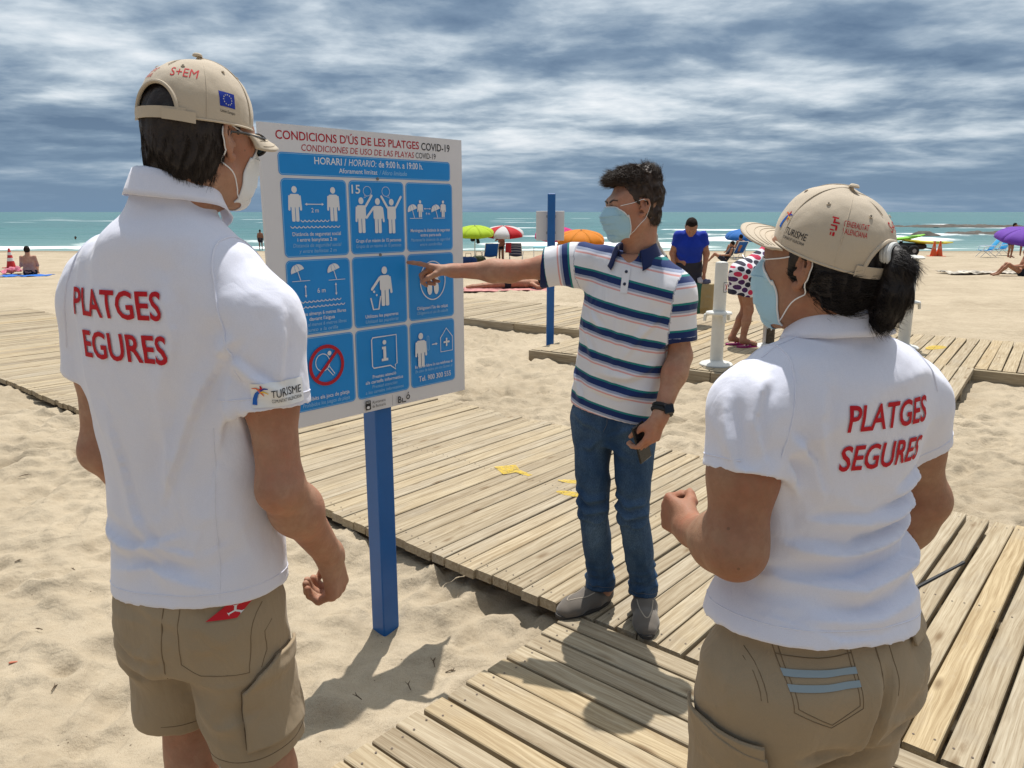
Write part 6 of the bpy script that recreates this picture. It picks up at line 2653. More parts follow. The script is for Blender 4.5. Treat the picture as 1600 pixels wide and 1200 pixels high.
    v = d.cross(u)
    for k in range(2):
        wt.tube([c0 + d * (.009 * (k - .5) * 1.6) + (u * math.cos(q) + v * math.sin(q)) * .0335 for q in [2 * math.pi * i / 28 for i in range(29)]], .0085, 8)
    wo = wt.build('watch_strap', mat('black_rubber', (.012, .012, .013), .5, .4), root)
    out = Vector((-.75, .66, .1))
    out = (out - d * out.dot(d)).normalized()
    M = Matrix.Translation(c0 + out * .039) @ out.to_track_quat('Z', 'Y').to_matrix().to_4x4()
    MB().box((-.020, -.018, -.006), (.020, .018, .006), .004).build('watch_case', mat('watch_glass', (.01, .01, .012), .12, .6), wo).matrix_local = M
    # phone in the lowered hand
    RM = Matrix.Translation(root.location) @ Matrix.Rotation(R(151), 4, 'Z')
    pc = RM @ (Vector(wrL) + Vector((.055, .030, -.095)))
    ph = MB()
    ph.box((-.036, -.0045, -.072), (.036, .0045, .072), .004)
    po = ph.build('smartphone', mat('phone_black', (.012, .012, .014), .2, .5))
    po.location = pc
    po.rotation_euler = (R(8), R(14), R(151 + 75))
    props(po, 'black smartphone held in the lowered hand of the person in jeans', 'phone')
    return root


PC = man_c()


# =================================================================== THE BEACH BEHIND
def bg_field(j, parts, h, grow=0.0, k=.03, s=1.0):
    pts = np.array([np.array(v) for v in j.values()])
    f = Field(pts.min(0) - .26 * s - grow, pts.max(0) + .26 * s + grow, h)
    J = {a: Vector(b) for a, b in j.items()}
    g = grow
    if 'head' in parts:
        f.ell(J['head'], (.078 * s + g, .095 * s + g, .115 * s + g), k)
        f.ell(J['head'] + Vector(j.get('face', (0, 0.05, -.05))) * s, (.055 * s, .055 * s, .075 * s), k)
        f.cone(J['head'], J['neck'], .055 * s, .058 * s, k)
    if 'torso' in parts:
        ch, pe, ne = J['chest'], J['pelvis'], J['neck']
        ax = (J['shL'] - J['shR']).normalized()
        f.cone(ch, pe, .115 * s + g, .118 * s + g, .06, flat=ax, ratio=1.42)
        f.cone(ch.lerp(ne, .5), ch, .085 * s + g, .115 * s + g, .05, flat=ax, ratio=1.45)
        f.cone(J['shL'].lerp(ne, .12) - Vector((0, 0, .02)), J['shR'].lerp(ne, .12) - Vector((0, 0, .02)), .052 * s + g, .052 * s + g, .05)
        f.cone(J['neck'], ch, .058 * s + g, .08 * s + g, .05)
    for q in 'LR':
        sh, el, wr = J['sh' + q], J['el' + q], J['wr' + q]
        if 'arm' in parts:
            f.cone(sh, el, .050 * s, .041 * s, k)
            f.cone(el, wr, .041 * s, .028 * s, k)
            d = (wr - el).normalized()
            f.cone(wr, wr + d * .10 * s, .026 * s, .030 * s, .02, flat=d.orthogonal(), ratio=.6)
            f.cone(wr + d * .09 * s, wr + d * .17 * s, .026 * s, .014 * s, .02, flat=d.orthogonal(), ratio=.6)
        if 'sleeve' in parts:
            e = sh.lerp(el, .55)
            f.cone(sh - Vector((0, 0, .02)), e, .046 * s + g, .050 * s + g, .05, cuts=[(e, e - sh)])
        hp, kn, an, to = J['hip' + q], J['kn' + q], J['an' + q], J['to' + q]
        if 'leg' in parts:
            f.cone(hp, kn, .080 * s, .055 * s, .04)
            f.cone(kn, kn.lerp(an, .35), .052 * s, .052 * s, k)
            f.cone(kn.lerp(an, .35), an, .050 * s, .034 * s, k)
            f.cone(an, to, .036 * s, .028 * s, k)
        if 'short' in parts:
            e = hp.lerp(kn, .60)
            f.cone(hp, e, .092 * s + g, .084 * s + g, .05, cuts=[(e, e - hp)])
        if 'brief' in parts:
            e = hp.lerp(kn, .16)
            f.cone(hp, e, .086 * s + g, .084 * s + g, .05, cuts=[(e, e - hp)])
        if 'trouser' in parts:
            f.cone(hp, kn, .092 * s + g, .070 * s + g, .05)
            f.cone(kn, an, .068 * s + g, .058 * s + g, .05, cuts=[(an, an - kn)])
    if 'hips' in parts:
        ax = (J['hipL'] - J['hipR']).normalized()
        f.cone(J['pelvis'] + (J['chest'] - J['pelvis']).normalized() * .06 * s, J['pelvis'], .118 * s + g, .122 * s + g, .05, flat=ax, ratio=1.42)
    return f


def stand(lean=0.0, arms=None, legs=None, bow=0.0):
    j = dict(head=(0, .02 + lean * 1.5 + bow * .12, 1.59 - bow * .06 - lean * .4), neck=(0, lean * 1.25, 1.44 - lean * .3), chest=(0, lean, 1.24 - lean * .2),
             pelvis=(0, 0, .93), shL=(-.175, lean * 1.15, 1.39 - lean * .3), shR=(.175, lean * 1.15, 1.39 - lean * .3),
             elL=(-.23, lean, 1.11), elR=(.23, lean, 1.11), wrL=(-.23, .06 + lean, .87), wrR=(.23, .06 + lean, .87),
             hipL=(-.09, 0, .89), hipR=(.09, 0, .89), knL=(-.10, .02, .48), knR=(.10, .02, .48), anL=(-.10, -.01, .08), anR=(.10, -.01, .08),
             toL=(-.12, .16, .03), toR=(.12, .16, .03))
    j.update(arms or {})
    j.update(legs or {})
    return j


def sit(back=0.1, low=True):
    j = dict(head=(0, -.02 - back, .78), neck=(0, -.03 - back, .63), chest=(0, -.03 - back * .7, .42), pelvis=(0, 0, .12),
             shL=(-.175, -.03 - back, .58), shR=(.175, -.03 - back, .58), elL=(-.22, .05 - back, .32), elR=(.22, .05 - back, .32),
             wrL=(-.14, .26, .30), wrR=(.14, .26, .30), hipL=(-.09, .02, .11), hipR=(.09, .02, .11), knL=(-.15, .42, .36), knR=(.15, .42, .36),
             anL=(-.12, .66, .07), anR=(.12, .66, .07), toL=(-.14, .80, .03), toR=(.14, .80, .03))
    return j


SK = {0: skin_mat('beach_skin_tan', (.36, .19, .115)), 1: skin_mat('beach_skin_fair', (.46, .27, .185)), 2: skin_mat('beach_skin_brown', (.28, .145, .085))}
HAIRD = mat('beach_dark_hair', (.020, .014, .011), .85, .1, var=.4, vscale=40, bump=.6, bscale=120, bdist=.01)


def bg_person(loc, rz, label, j, clothes, sk=0, h=.018, s=1.0, hair=True, group=None, headM=None):
    """clothes: list of (part name, sdf parts, grow, material)"""
    root = empty('person', loc, R(rz), label, 'person', group)
    V, F = bg_field(j, ('torso', 'hips', 'arm', 'leg') if headM else ('head', 'torso', 'hips', 'arm', 'leg'), h, 0, .03, s).mesh(1)
    if headM:
        hv = head_skin(headM, Vector(j['neck']) - Vector((0, 0, .06)), 1.0, .058, .006)
        V, F = join([(V, F), hv])
    bo = mesh_obj('body', V, F, SK[sk], root)
    if headM:
        eyes(bo, headM)
        hair = False
        f = Field((-.12, -.15, -.12), (.12, .13, .16), .008)
        f.ell((0, -.014, .036), (.080, .100, .092), .01)
        sl, (X, Y, Z) = f.sub(f.lo, f.lo + f.n * f.h)
        f.f = np.maximum(f.f, Y - .005 - np.clip(Z * .5, 0, .03) - np.clip((Z - .065) * 6, 0, .09)).astype(np.float32)
        f.f = np.maximum(f.f, -.075 - Z).astype(np.float32)
        V, F = f.mesh(1)
        V = folds(V, F, (), .003, (40, 40, 30), 3)
        mesh_obj('hair', xf(V, headM), F, HAIRD, root)
    for (nm, parts, grow, m) in clothes:
        V, F = bg_field(j, parts, h, grow, .03, s).mesh(1)
        V = folds(V, F, (), .006, (8, 8, 8), 7)
        mesh_obj(nm, V, F, m, root)
    if hair:
        hd = Vector(j['head'])
        fc = Vector(j.get('face', (0, .05, -.05)))
        up = -fc.normalized() if False else Vector((0, 0, 1))
        f = Field(hd - Vector((.2, .2, .2)), hd + Vector((.2, .2, .2)), min(h, .014))
        f.ell(hd + Vector((-fc.x * .35, -fc.y * .35, .022)) * s, (.086 * s, .102 * s, .112 * s), .02)
        sl, (X, Y, Z) = f.sub(f.lo, f.lo + f.n * f.h)
        n = Vector((fc.x, fc.y, -.06)).normalized()
        f.f = np.maximum(f.f, (X - hd.x) * n.x + (Y - hd.y) * n.y + (Z - hd.z) * n.z - .022 * s).astype(np.float32)
        V, F = f.mesh(1)
        if len(F):
            mesh_obj('hair', V, F, HAIRD, root)
    return root


# ------------------------------------------------------------------ blue pole with the back of a white notice
def pole_sign():
    p = Vector((.485, 9.70, beach_z(9.7)))
    root = empty('notice_pole', (p.x, p.y, p.z - .05), 0, 'slim blue pole carrying the blank back of a small white notice', 'sign')
    MB().box((-.047, -.047, -.2), (.047, .047, 1.94), .008).build('post', BLUE_PAINT, root)
    MB().box((-.185, .05, 1.37), (.165, .062, 1.73), .003).build('notice_board', BOARD_WHITE, root)
    for z in (1.45, 1.65):
        MB().box((-.06, .046, z), (.06, .051, z + .03), .001).build('clamp', mat('galvanised_clamp', (.35, .36, .37), .4, .5, metal=.8), root)


pole_sign()


# ------------------------------------------------------------------ foot showers
SHOWER = mat('shower_white_enamel', (.66, .65, .60), .4, .4, var=.05, vscale=9)
RUST = mat('bare_brown_metal', (.10, .075, .05), .8, .2, var=.4, vscale=30)


def shower(x, y, rz, label, notice=False, peeled=False, cap=False):
    z = .112 if (x * NF.x + y * NF.y) < 9.04 else .102
    root = empty('beach_shower', (x, y, z + beach_z(y)), R(rz), label, 'shower', 'white foot showers on the decks')
    MB().lathe([(.17, 0), (.17, .012), (.155, .026), (.09, .042), (.075, .05)], 28).build('base', SHOWER, root)
    col = MB().lathe([(.066, .03), (.066, .52), (.070, .525)], 24)
    col.build('lower_column', SHOWER, root)
    if peeled:
        V, F = [], []
        n = 26
        prof = [.02, .06, .11, .17, .22, .25]
        rs = random.Random(3)
        for k in range(n):
            a = 2 * math.pi * k / n
            top = .25 + .06 * math.sin(k * 1.9) + rs.uniform(-.04, .04)
            for i in range(5):
                V.append((.0675 * math.cos(a), .0675 * math.sin(a), .045 + (top - .045) * i / 4))
        for k in range(n):
            if 8 <= k <= 11:
                continue
            for i in range(4):
                k2 = (k + 1) % n
                F.append((k * 5 + i, k2 * 5 + i, k2 * 5 + i + 1, k * 5 + i + 1))
        mesh_obj('peeled_paint', V, F, RUST, root)
    MB().lathe([(.07, .52), (.128, .53), (.135, .542), (.128, .556), (.07, .565)], 28).build('collar_disc', SHOWER, root)
    for a in (20, 160, 270):
        b = MB()
        d = Vector((math.cos(R(a)), math.sin(R(a)), 0))
        b.tube([d * .10 + Vector((0, 0, .53)), d * .135 + Vector((0, 0, .52)), d * .14 + Vector((0, 0, .46))], [.018, .020, .016], 10)
        b.build('spout', SHOWER, root)
    MB().lathe([(.064, .56), (.064, 1.04), (.058, 1.06), (.02, 1.068), (0, 1.07)], 24).build('upper_column', SHOWER, root)
    if cap:
        MB().lathe([(.064, 1.03), (.125, 1.04), (.13, 1.055), (.10, 1.075), (0, 1.085)], 26).build('top_disc', SHOWER, root)
        MB().tube([(.11, -.03, 1.04), (.145, -.03, 1.03), (.15, -.03, .985)], .014, 8).build('shower_head', SHOWER, root)
    if notice:
        d = Vector((.35, -.94, 0)).normalized()
        s = Vector((-d.y, d.x, 0))
        V, F = [], []
        for i in range(9):
            t = -.62 + 1.24 * i / 8 + .35
            for z in (.76, .86):
                V.append((.0652 * (d.x * math.cos(t) + s.x * math.sin(t)), .0652 * (d.y * math.cos(t) + s.y * math.sin(t)), z))
        F = [(2 * i, 2 * i + 2, 2 * i + 3, 2 * i + 1) for i in range(8)]
        nt = mesh_obj('no_entry_notice', V, F, PRINT_W, root)
        for (a0, a1, z0_, z1_) in ((-.30, 1.0, .762, .762), (-.30, 1.0, .858, .858), (-.28, -.28, .76, .86), (.98, .98, .76, .86)):
            pts = []
            for i in range(7):
                t = a0 + (a1 - a0) * i / 6
                z = z0_ + (z1_ - z0_) * i / 6
                pts.append(((.0665) * (d.x * math.cos(t) + s.x * math.sin(t)), .0665 * (d.y * math.cos(t) + s.y * math.sin(t)), z))
            MB().tube(pts, .0022, 5).build('notice_border', PRINT_BLACK, nt)
        for sg_ in (1, -1):
            pts = []
            for i in range(7):
                t = .35 + (i / 6 - .5) * .7
                z = .81 + sg_ * (i / 6 - .5) * .06
                pts.append(((.0665) * (d.x * math.cos(t) + s.x * math.sin(t)), .0665 * (d.y * math.cos(t) + s.y * math.sin(t)), z))
            MB().tube(pts, .0035, 5).build('notice_cross', PRINT_RED, nt)


shower(2.13, 7.87, 10, 'white foot shower column with a small crossed-out pictogram notice', notice=True)
shower(3.04, 9.0, 60, 'white foot shower column with brown paint peeled off its foot', peeled=True)
shower(4.62, 8.95, 200, 'white foot shower column with a wide disc on top', cap=True)


# ------------------------------------------------------------------ parasols
def parasol(px, py_base, px_top, py_top, width_px, colors, label, tilt=8, vents=True, base_known=True, D=None):
    g = on_beach(px, py_base) if D is None else Vector((at(px, 400, D).x, D, beach_z(D)))
    topp = at(px_top, py_top, g.y)
    rad = width_px / 2 / 1200 * g.y * 1.0
    root = empty('parasol', g, 0, label, 'parasol', 'parasols on the sand')
    H_ = topp.z - g.z
    hc = rad * .36
    apex = Vector((topp.x - g.x, 0, H_))
    MB().tube([(0, 0, -.2), (apex.x * .5, 0, H_ * .5), apex], .019, 8).build('pole', mat('parasol_pole', (.62, .62, .6), .4, .4), root)
    n = 8
    T = Matrix.Translation(apex) @ Matrix.Rotation(R(tilt), 4, 'X')
    rot0 = .3
    for k in range(n):
        V, F = [], []
        m_ = 6
        for i in range(m_ + 1):
            t = i / m_
            for q in range(5):
                a = rot0 + 2 * math.pi * (k + q / 4) / n
                sag = 1 - .055 * math.sin(math.pi * q / 4) * t
                r = rad * math.sin(t * math.pi / 2 * .93) / math.sin(math.pi / 2 * .93) * sag
                z = -hc * (1 - math.cos(t * math.pi / 2 * .93)) / (1 - math.cos(math.pi / 2 * .93))
                V.append(T @ Vector((r * math.cos(a), r * math.sin(a), z)))
        for i in range(m_):
            for q in range(4):
                F.append((i * 5 + q, (i + 1) * 5 + q, (i + 1) * 5 + q + 1, i * 5 + q + 1))
        if True:
            o = len(V)
            for q in range(5):
                p = V[m_ * 5 + q]
                V.append(p + Vector((0, 0, -.10 * rad)))
            for q in range(4):
                F.append((m_ * 5 + q, o + q, o + q + 1, m_ * 5 + q + 1))
        gore = mesh_obj('canopy_gore', [tuple(v) for v in V], F, colors[k % len(colors)], root)
        md = gore.modifiers.new('thick', 'SOLIDIFY')
        md.thickness = .004
        a = rot0 + 2 * math.pi * k / n
        MB().tube([T @ Vector((0, 0, -.02)), T @ Vector((rad * .55 * math.cos(a), rad * .55 * math.sin(a), -hc * .30)), T @ Vector((rad * .985 * math.cos(a), rad * .985 * math.sin(a), -hc * .99))], .004, 5).build('rib', mat('parasol_rib', (.5, .5, .5), .4), root)
    MB().lathe([(.02, -.01), (.02, .03), (.008, .06), (0, .065)], 10).build('finial', mat('parasol_finial', (.5, .5, .5), .4), root).matrix_local = T
    return root


def umb(name, col):
    m = cloth_mat(name, col, 300, .04, .7, .1, .1)
    if 'tr' not in m:
        t = NT(m.node_tree)
        b = t.n['Principled BSDF']
        o = t.n['Material Output']
        tr = t.node('ShaderNodeBsdfTranslucent')
        tr.inputs[0].default_value = (*col, 1)
        mx = t.node('ShaderNodeMixShader')
        mx.inputs[0].default_value = .4
        t.l.new(b.outputs[0], mx.inputs[1])
        t.l.new(tr.outputs[0], mx.inputs[2])
        t.l.new(mx.outputs[0], o.inputs[0])
        m['tr'] = 1
    return m


LIME, RED_, WHT_, MAG, ORG, BLU, PUR = (umb('parasol_lime', (.55, .72, .04)), umb('parasol_red', (.62, .02, .03)), umb('parasol_white', (.75, .74, .74)),
                                         umb('parasol_magenta', (.72, .03, .25)), umb('parasol_orange', (.80, .30, .02)), umb('parasol_blue', (.04, .22, .62)), umb('parasol_purple', (.24, .09, .55)))
parasol(742, 413, 742, 353, 60, [LIME], 'lime green parasol beside the red and white one', 10)
parasol(787, 411, 787, 353, 64, [RED_, WHT_], 'red and white segmented parasol over the striped deckchair', 8)
parasol(866, 405, 868, 355, 66, [MAG], 'magenta parasol partly behind the blue pole notice', 12)
parasol(905, 414, 908, 360, 76, [ORG], 'orange parasol behind the outstretched arm', 10)
parasol(1163, 402, 1168, 358, 66, [BLU], 'blue parasol above the reclining sunbathers', 6)
parasol(1604, 424, 1604, 357, 80, [PUR], 'purple parasol next to the turquoise deckchairs', 14)


# ------------------------------------------------------------------ deckchairs
ALU = mat('chair_tube', (.72, .72, .72), .35, .5, metal=.3)


def deckchair(px, py, rz, fabric, label, low=True, stripes=None, sc=1.0):
    g = on_beach(px, py)
    root = empty('beach_chair', g, R(rz), label, 'chair', 'folding chairs on the sand')
    w_ = .27
    bt = Vector((0, -.48, .84))
    for s in (-1, 1):
        b = MB()
        b.tube([(s * w_, -.10, .30), (s * w_, -.30, .58), (s * w_, bt.y, bt.z)], .013, 8)
        b.build('back_tube', ALU, root)
        MB().tube([(s * w_, -.30, .02), (s * w_, .05, .28), (s * w_, .34, .30)], .013, 8).build('leg', ALU, root)
        MB().tube([(s * w_, .34, .02), (s * w_, .10, .28), (s * w_, -.12, .31)], .013, 8).build('leg', ALU, root)
        MB().tube([(s * (w_ + .02), -.24, .50), (s * (w_ + .03), .0, .50), (s * (w_ + .03), .22, .47), (s * w_, .26, .30)], .015, 8).build('armrest', ALU, root)
    MB().tube([(-w_, bt.y, bt.z), (w_, bt.y, bt.z)], .013, 8).build('top_bar', ALU, root)
    n, m_ = 10, 6

    def sheet(name, p0, p1, sag, mats):
        V, F, mi = [], [], []
        for i in range(n + 1):
            for q in range(m_ + 1):
                t, u = i / n, q / m_
                c = Vector(p0).lerp(Vector(p1), t)
                d = (Vector(p1) - Vector(p0)).normalized()
                nn = Vector((0, -d.z, d.y))
                c = c - nn * sag * math.sin(math.pi * u) * math.sin(math.pi * t)
                V.append((-w_ + 2 * w_ * u, c.y, c.z))
        for i in range(n):
            for q in range(m_):
                F.append((i * (m_ + 1) + q, i * (m_ + 1) + q + 1, (i + 1) * (m_ + 1) + q + 1, (i + 1) * (m_ + 1) + q))
                mi.append(i % 2 if stripes else 0)
        o = mesh_obj(name, V, F, mats, root, True, mi)
        md = o.modifiers.new('thick', 'SOLIDIFY')
        md.thickness = .006
    mats = [fabric] + ([stripes] if stripes else [])
    sheet('back_sheet', (0, -.12, .31), tuple(bt), .05, mats)
    sheet('seat_sheet', (0, -.12, .31), (0, .34, .31), .05, mats)
    root.scale = (sc, sc, sc)
    return root


CH_BLUE = cloth_mat('chair_blue', (.015, .11, .42), 400, .05)
CH_NAVY = cloth_mat('chair_navy', (.02, .03, .085), 400, .05)
CH_GREY = cloth_mat('chair_grey', (.30, .31, .38), 400, .05)
CH_CYAN = cloth_mat('chair_turquoise', (.02, .30, .58), 400, .05)
deckchair(766, 412, 12, CH_BLUE, 'bright blue folding chair under the lime parasol', sc=1.0)
deckchair(806, 411, -6, CH_NAVY, 'navy and grey striped folding chair with a red towel', stripes=CH_GREY, sc=1.0)
deckchair(1151, 405, 20, CH_BLUE, 'blue folding chair with a sunbather under the blue parasol')
deckchair(1541, 402, 80, CH_CYAN, 'turquoise deckchair standing nearer the orange cones', sc=1.15)
deckchair(1561, 399, 95, CH_CYAN, 'turquoise deckchair beside the bather in dark shorts', sc=1.15)
deckchair(870, 405, 30, CH_GREY, 'grey folding chair beside the turquoise camping table', sc=.9)


def drape(name, px, py, L, Wd, rz, m, label, cat, z=.015, seed=1, amp=.03, parent=None):
    g = on_beach(px, py)
    n, k = 30, 16
    u, v = np.meshgrid(np.linspace(-1, 1, n), np.linspace(-1, 1, k), indexing='ij')
    P3 = np.stack([u.ravel() * L / 2, v.ravel() * Wd / 2, np.full(u.size, float(seed))], 1)
    zz_ = z + amp * (.5 + .5 * fbm(P3 * 6, seed, 3))
    V = P3.copy()
    V[:, 2] = zz_
    V[:, :2] += .03 * fbm(P3 * 3, seed + 4, 2)[:, None]
    o = mesh_obj(name, V, grid_faces(n, k), m)
    md = o.modifiers.new('thick', 'SOLIDIFY')
    md.thickness = .008
    o.location = g
    o.rotation_euler = (0, 0, R(rz))
    return props(o, label, cat)


# red towel over the striped chair
g = on_beach(800, 411)
tw = MB()
o = mesh_obj('towel', np.array([(x * .12 - .10, -.50 + .012 * math.sin(x * 9) - .04 * (z < .5), .46 + .40 * z) for x in np.linspace(-1, 1, 8) for z in np.linspace(0, 1, 8)]),
             grid_faces(8, 8), cloth_mat('red_towel', (.50, .03, .04), 200, .1))
o.location = g
o.rotation_euler = (0, 0, R(-6))
md = o.modifiers.new('thick', 'SOLIDIFY')
md.thickness = .012
props(o, 'red towel hung over the back of the striped chair', 'towel')

# camping table
g = on_beach(846, 408)
root = empty('camping_table', g, 0, 'small turquoise camping table by the blue pole notice', 'table')
MB().box((-.38, -.25, .60), (.38, .25, .63), .008).build('table_top', mat('table_turquoise', (.10, .42, .52), .5), root)
for sx in (-1, 1):
    for sy in (-1, 1):
        MB().tube([(sx * .34, sy * .2, .0), (sx * .34, sy * .2, .61)], .011, 8).build('leg', ALU, root)

# bags in the shade of the lime parasol
for (px, py, col, lab, sx, sz) in ((732, 414, (.02, .05, .16), 'dark blue bag lying under the lime parasol', .42, .30), (748, 412, (.09, .10, .06), 'olive bag beside the dark blue bag', .30, .34)):
    g = on_beach(px, py)
    f = Field((-.35, -.25, -.02), (.35, .25, .6), .02)
    f.cone((-sx * .5, 0, .14), (sx * .5, 0, .14), .15, .14, .05, flat=(0, 0, 1), ratio=1.2)
    f.cone((-sx * .3, 0, sz * .6), (sx * .3, 0, sz * .6), .10, .10, .08)
    V, F = f.mesh(1)
    V = folds(V, F, (), .012, (7, 7, 7), 3)
    root = empty('beach_bag', g, 0, lab, 'bag', 'bags under the parasol')
    mesh_obj('bag_body', V, F, cloth_mat('bag_' + lab.split()[0] + lab.split()[1], col, 200, .15), root)
    MB().tube([(-.12, 0, sz * .85), (-.10, 0, sz + .16), (.10, 0, sz + .16), (.12, 0, sz * .85)], .012, 6).build('handle', mat('bag_handle', (.03, .03, .03), .7), root)
# clothes hung on the lime parasol's pole
g = on_beach(743, 413)
f = Field((-.3, -.2, .7), (.3, .2, 1.4), .018)
f.cone((0, -.05, 1.25), (-.10, -.05, 1.0), .06, .09, .05, flat=(0, 1, 0), ratio=.5)
f.cone((.03, -.05, 1.25), (.12, -.05, .88), .05, .06, .04, flat=(0, 1, 0), ratio=.5)
V, F = f.mesh(1)
V = folds(V, F, (), .015, (9, 9, 5), 3)
o = mesh_obj('hanging_clothes', V, F, cloth_mat('hung_black', (.02, .02, .03), 200, .2))
o.location = g
props(o, 'black clothes hanging from the pole of the lime parasol', 'clothes')

# ------------------------------------------------------------------ people on the beach
SWIM_D = cloth_mat('swimwear_dark', (.015, .015, .025), 300)
SWIM_B = cloth_mat('swimwear_blue', (.02, .04, .13), 300)
BLUE_T = cloth_mat('royal_blue_shirt', (.008, .035, .36), 500, .06)
DARK_S = cloth_mat('dark_shorts', (.03, .03, .045), 500, .06)

# man in the royal blue T-shirt, head bowed, carrying a bag
bx, by = 2.50, 11.0
j = stand(0.10, dict(elL=(-.235, .08, 1.10), wrL=(-.215, .13, .86), elR=(.23, .06, 1.10), wrR=(.20, .15, .88)), None, 1.0)
j['head'] = (0.0, .17, 1.475)
j['face'] = (0, .034, -.085)
root = bg_person((bx, by, beach_z(by)), 172, 'person in royal blue shirt walking with bowed head and a shopping bag', j,
                 [('shirt', ('torso', 'sleeve'), .010, BLUE_T), ('shorts', ('hips', 'short'), .012, DARK_S)], 0, .010, headM=frame((0, .20, 1.465), 0, -42))
# the bag in his hand
RM = Matrix.Translation(root.location) @ Matrix.Rotation(R(172), 4, 'Z')
hp = RM @ Vector((-.205, .145, .74))
bag = empty('shopping_bag', (hp.x, hp.y, hp.z - .47), R(150), 'green and tan shopping bag hanging from the hand of the blue-shirted person', 'bag')
f = Field((-.22, -.14, -.02), (.22, .14, .48), .010)
f.loft([(0, 0, 0, .150, .07, .07), (.1, 0, 0, .165, .085, .085), (.30, 0, 0, .165, .075, .075), (.42, 0, 0, .15, .045, .045)], .01, n=4)
V, F = f.mesh(1)
V = folds(V, F, (), .008, (9, 9, 6), 2)
mb = bpy.data.materials.new('two_tone_bag')
mb.use_nodes = True
t = NT(mb.node_tree)
sx = t.node('ShaderNodeSeparateXYZ')
t.l.new(t.node('ShaderNodeTexCoord').outputs['Object'], sx.inputs[0])
t.l.new(t.mix(t.math('GREATER_THAN', sx.outputs[0], .0), (.34, .24, .10), (.015, .10, .055)), t.n['Principled BSDF'].inputs['Base Color'])
mesh_obj('bag_body', V, F, mb, bag)
for s in (-1, 1):
    MB().tube([(-.07, s * .03, .38), (-.05, s * .015, .43), (0, 0, .475), (.05, s * .015, .43), (.07, s * .03, .38)], .008, 6).build('handle', mat('bag_strap', (.04, .04, .04), .7), bag)
for (cx, cz, col) in ((-.05, .44, (.10, .10, .16)), (.04, .45, (.45, .42, .45))):
    f = Field((cx - .1, -.08, .34), (cx + .1, .08, .54), .01)
    f.ell((cx, 0, cz), (.05, .04, .05), .02)
    V, F = f.mesh(1)
    V = folds(V, F, (), .012, (14, 14, 14), 5)
    mesh_obj('bag_contents', V, F, mat('contents_%d' % int(cx * 100), col, .8), bag)

# bent figure in a straw hat behind him
j = stand(0.22, dict(elL=(-.2, .42, 1.0), wrL=(-.15, .5, .78), elR=(.2, .42, 1.0), wrR=(.15, .5, .78)))
j['head'] = (0, .48, 1.36)
hx, hy = 2.33, 12.4
root = bg_person((hx, hy, beach_z(hy)), 120, 'stooping person in a wide straw hat behind the blue shirt', j, [('shirt', ('torso', 'sleeve'), .014, cloth_mat('faded_shirt', (.35, .33, .30), 300)), ('shorts', ('hips', 'short'), .012, DARK_S)], 0, .014)
hat = MB().lathe([(.0, .115), (.06, .11), (.085, .09), (.095, .02), (.105, .005), (.19, -.005), (.205, -.012), (.19, -.010), (.10, -.004)], 30)
ho = hat.build('straw_hat', mat('straw', (.55, .38, .15), .8, var=.15, vscale=60, bump=.4, bscale=200), root)
ho.location = (0, .47, 1.46)
ho.rotation_euler = (R(-62), 0, 0)
MB().lathe([(.0965, .022), (.0985, .03), (.094, .055)], 30).build('hat_band', mat('hat_band', (.25, .13, .05), .8), ho)

# woman in the spotted dress, bending at the showers
dm = bpy.data.materials.new('spotted_dress')
dm.use_nodes = True
t = NT(dm.node_tree)
tc = t.node('ShaderNodeTexCoord').outputs['Object']
vo = t.node('ShaderNodeTexVoronoi')
vo.inputs['Scale'].default_value = 1.0
vo.inputs['Randomness'].default_value = 0.0
mp = t.mapping(tc, (.001, 15, 15), (0, 0, 0), (R(24), 0, 0))
t.l.new(mp, vo.inputs['Vector'])
dot = t.math('LESS_THAN', vo.outputs['Distance'], .435)
sc_ = t.node('ShaderNodeSeparateColor')
t.l.new(vo.outputs['Color'], sc_.inputs[0])
pc = t.ramp(sc_.outputs[0], [(0, (.012, .010, .03)), (.42, (.055, .012, .085)), (.62, (.03, .02, .06)), (.74, (.50, .02, .07))], 'CONSTANT')
t.l.new(t.mix(dot, (.66, .65, .68), pc), t.n['Principled BSDF'].inputs['Base Color'])
t.n['Principled BSDF'].inputs['Roughness'].default_value = .85
root = empty('person', (2.70, 9.02, .112), R(-82), 'person bending in a white dress with dark and red spots at the showers', 'person')
# faces +y locally; trunk bends forward
J = dict(head=(0, .62, 1.28), neck=(0, .50, 1.22), chest=(0, .34, 1.10), pelvis=(0, 0, .84), shL=(-.165, .46, 1.19), shR=(.165, .46, 1.19),
         elL=(-.20, .36, .93), elR=(.19, .33, .93), wrL=(-.14, .55, .88), wrR=(.13, .56, .90), hipL=(-.09, 0, .80), hipR=(.09, 0, .80),
         knL=(-.09, .10, .44), knR=(.09, .05, .44), anL=(-.09, -.06, .08), anR=(.09, .0, .08), toL=(-.09, .10, .035), toR=(.09, .16, .035))
V, F = bg_field(J, ('head', 'torso', 'hips', 'arm', 'leg'), .010).mesh(1)
mesh_obj('body', V, F, SK[0], root)
f = Field((-.35, -.35, .40), (.35, .80, 1.45), .010)
f.cone((0, .36, 1.10), (0, .0, .84), .125, .150, .05, flat=(1, 0, 0), ratio=1.35)
f.cone((0, .0, .86), (0, .0, .54), .150, .150, .06, flat=(1, 0, 0), ratio=1.42, cuts=[((0, 0, .60), (0, -.12, -1))])
f.cone((-.13, .46, 1.19), (.13, .46, 1.19), .078, .078, .05)
f.cone((0, .34, 1.10), (0, .47, 1.19), .12, .08, .05, flat=(1, 0, 0), ratio=1.3)
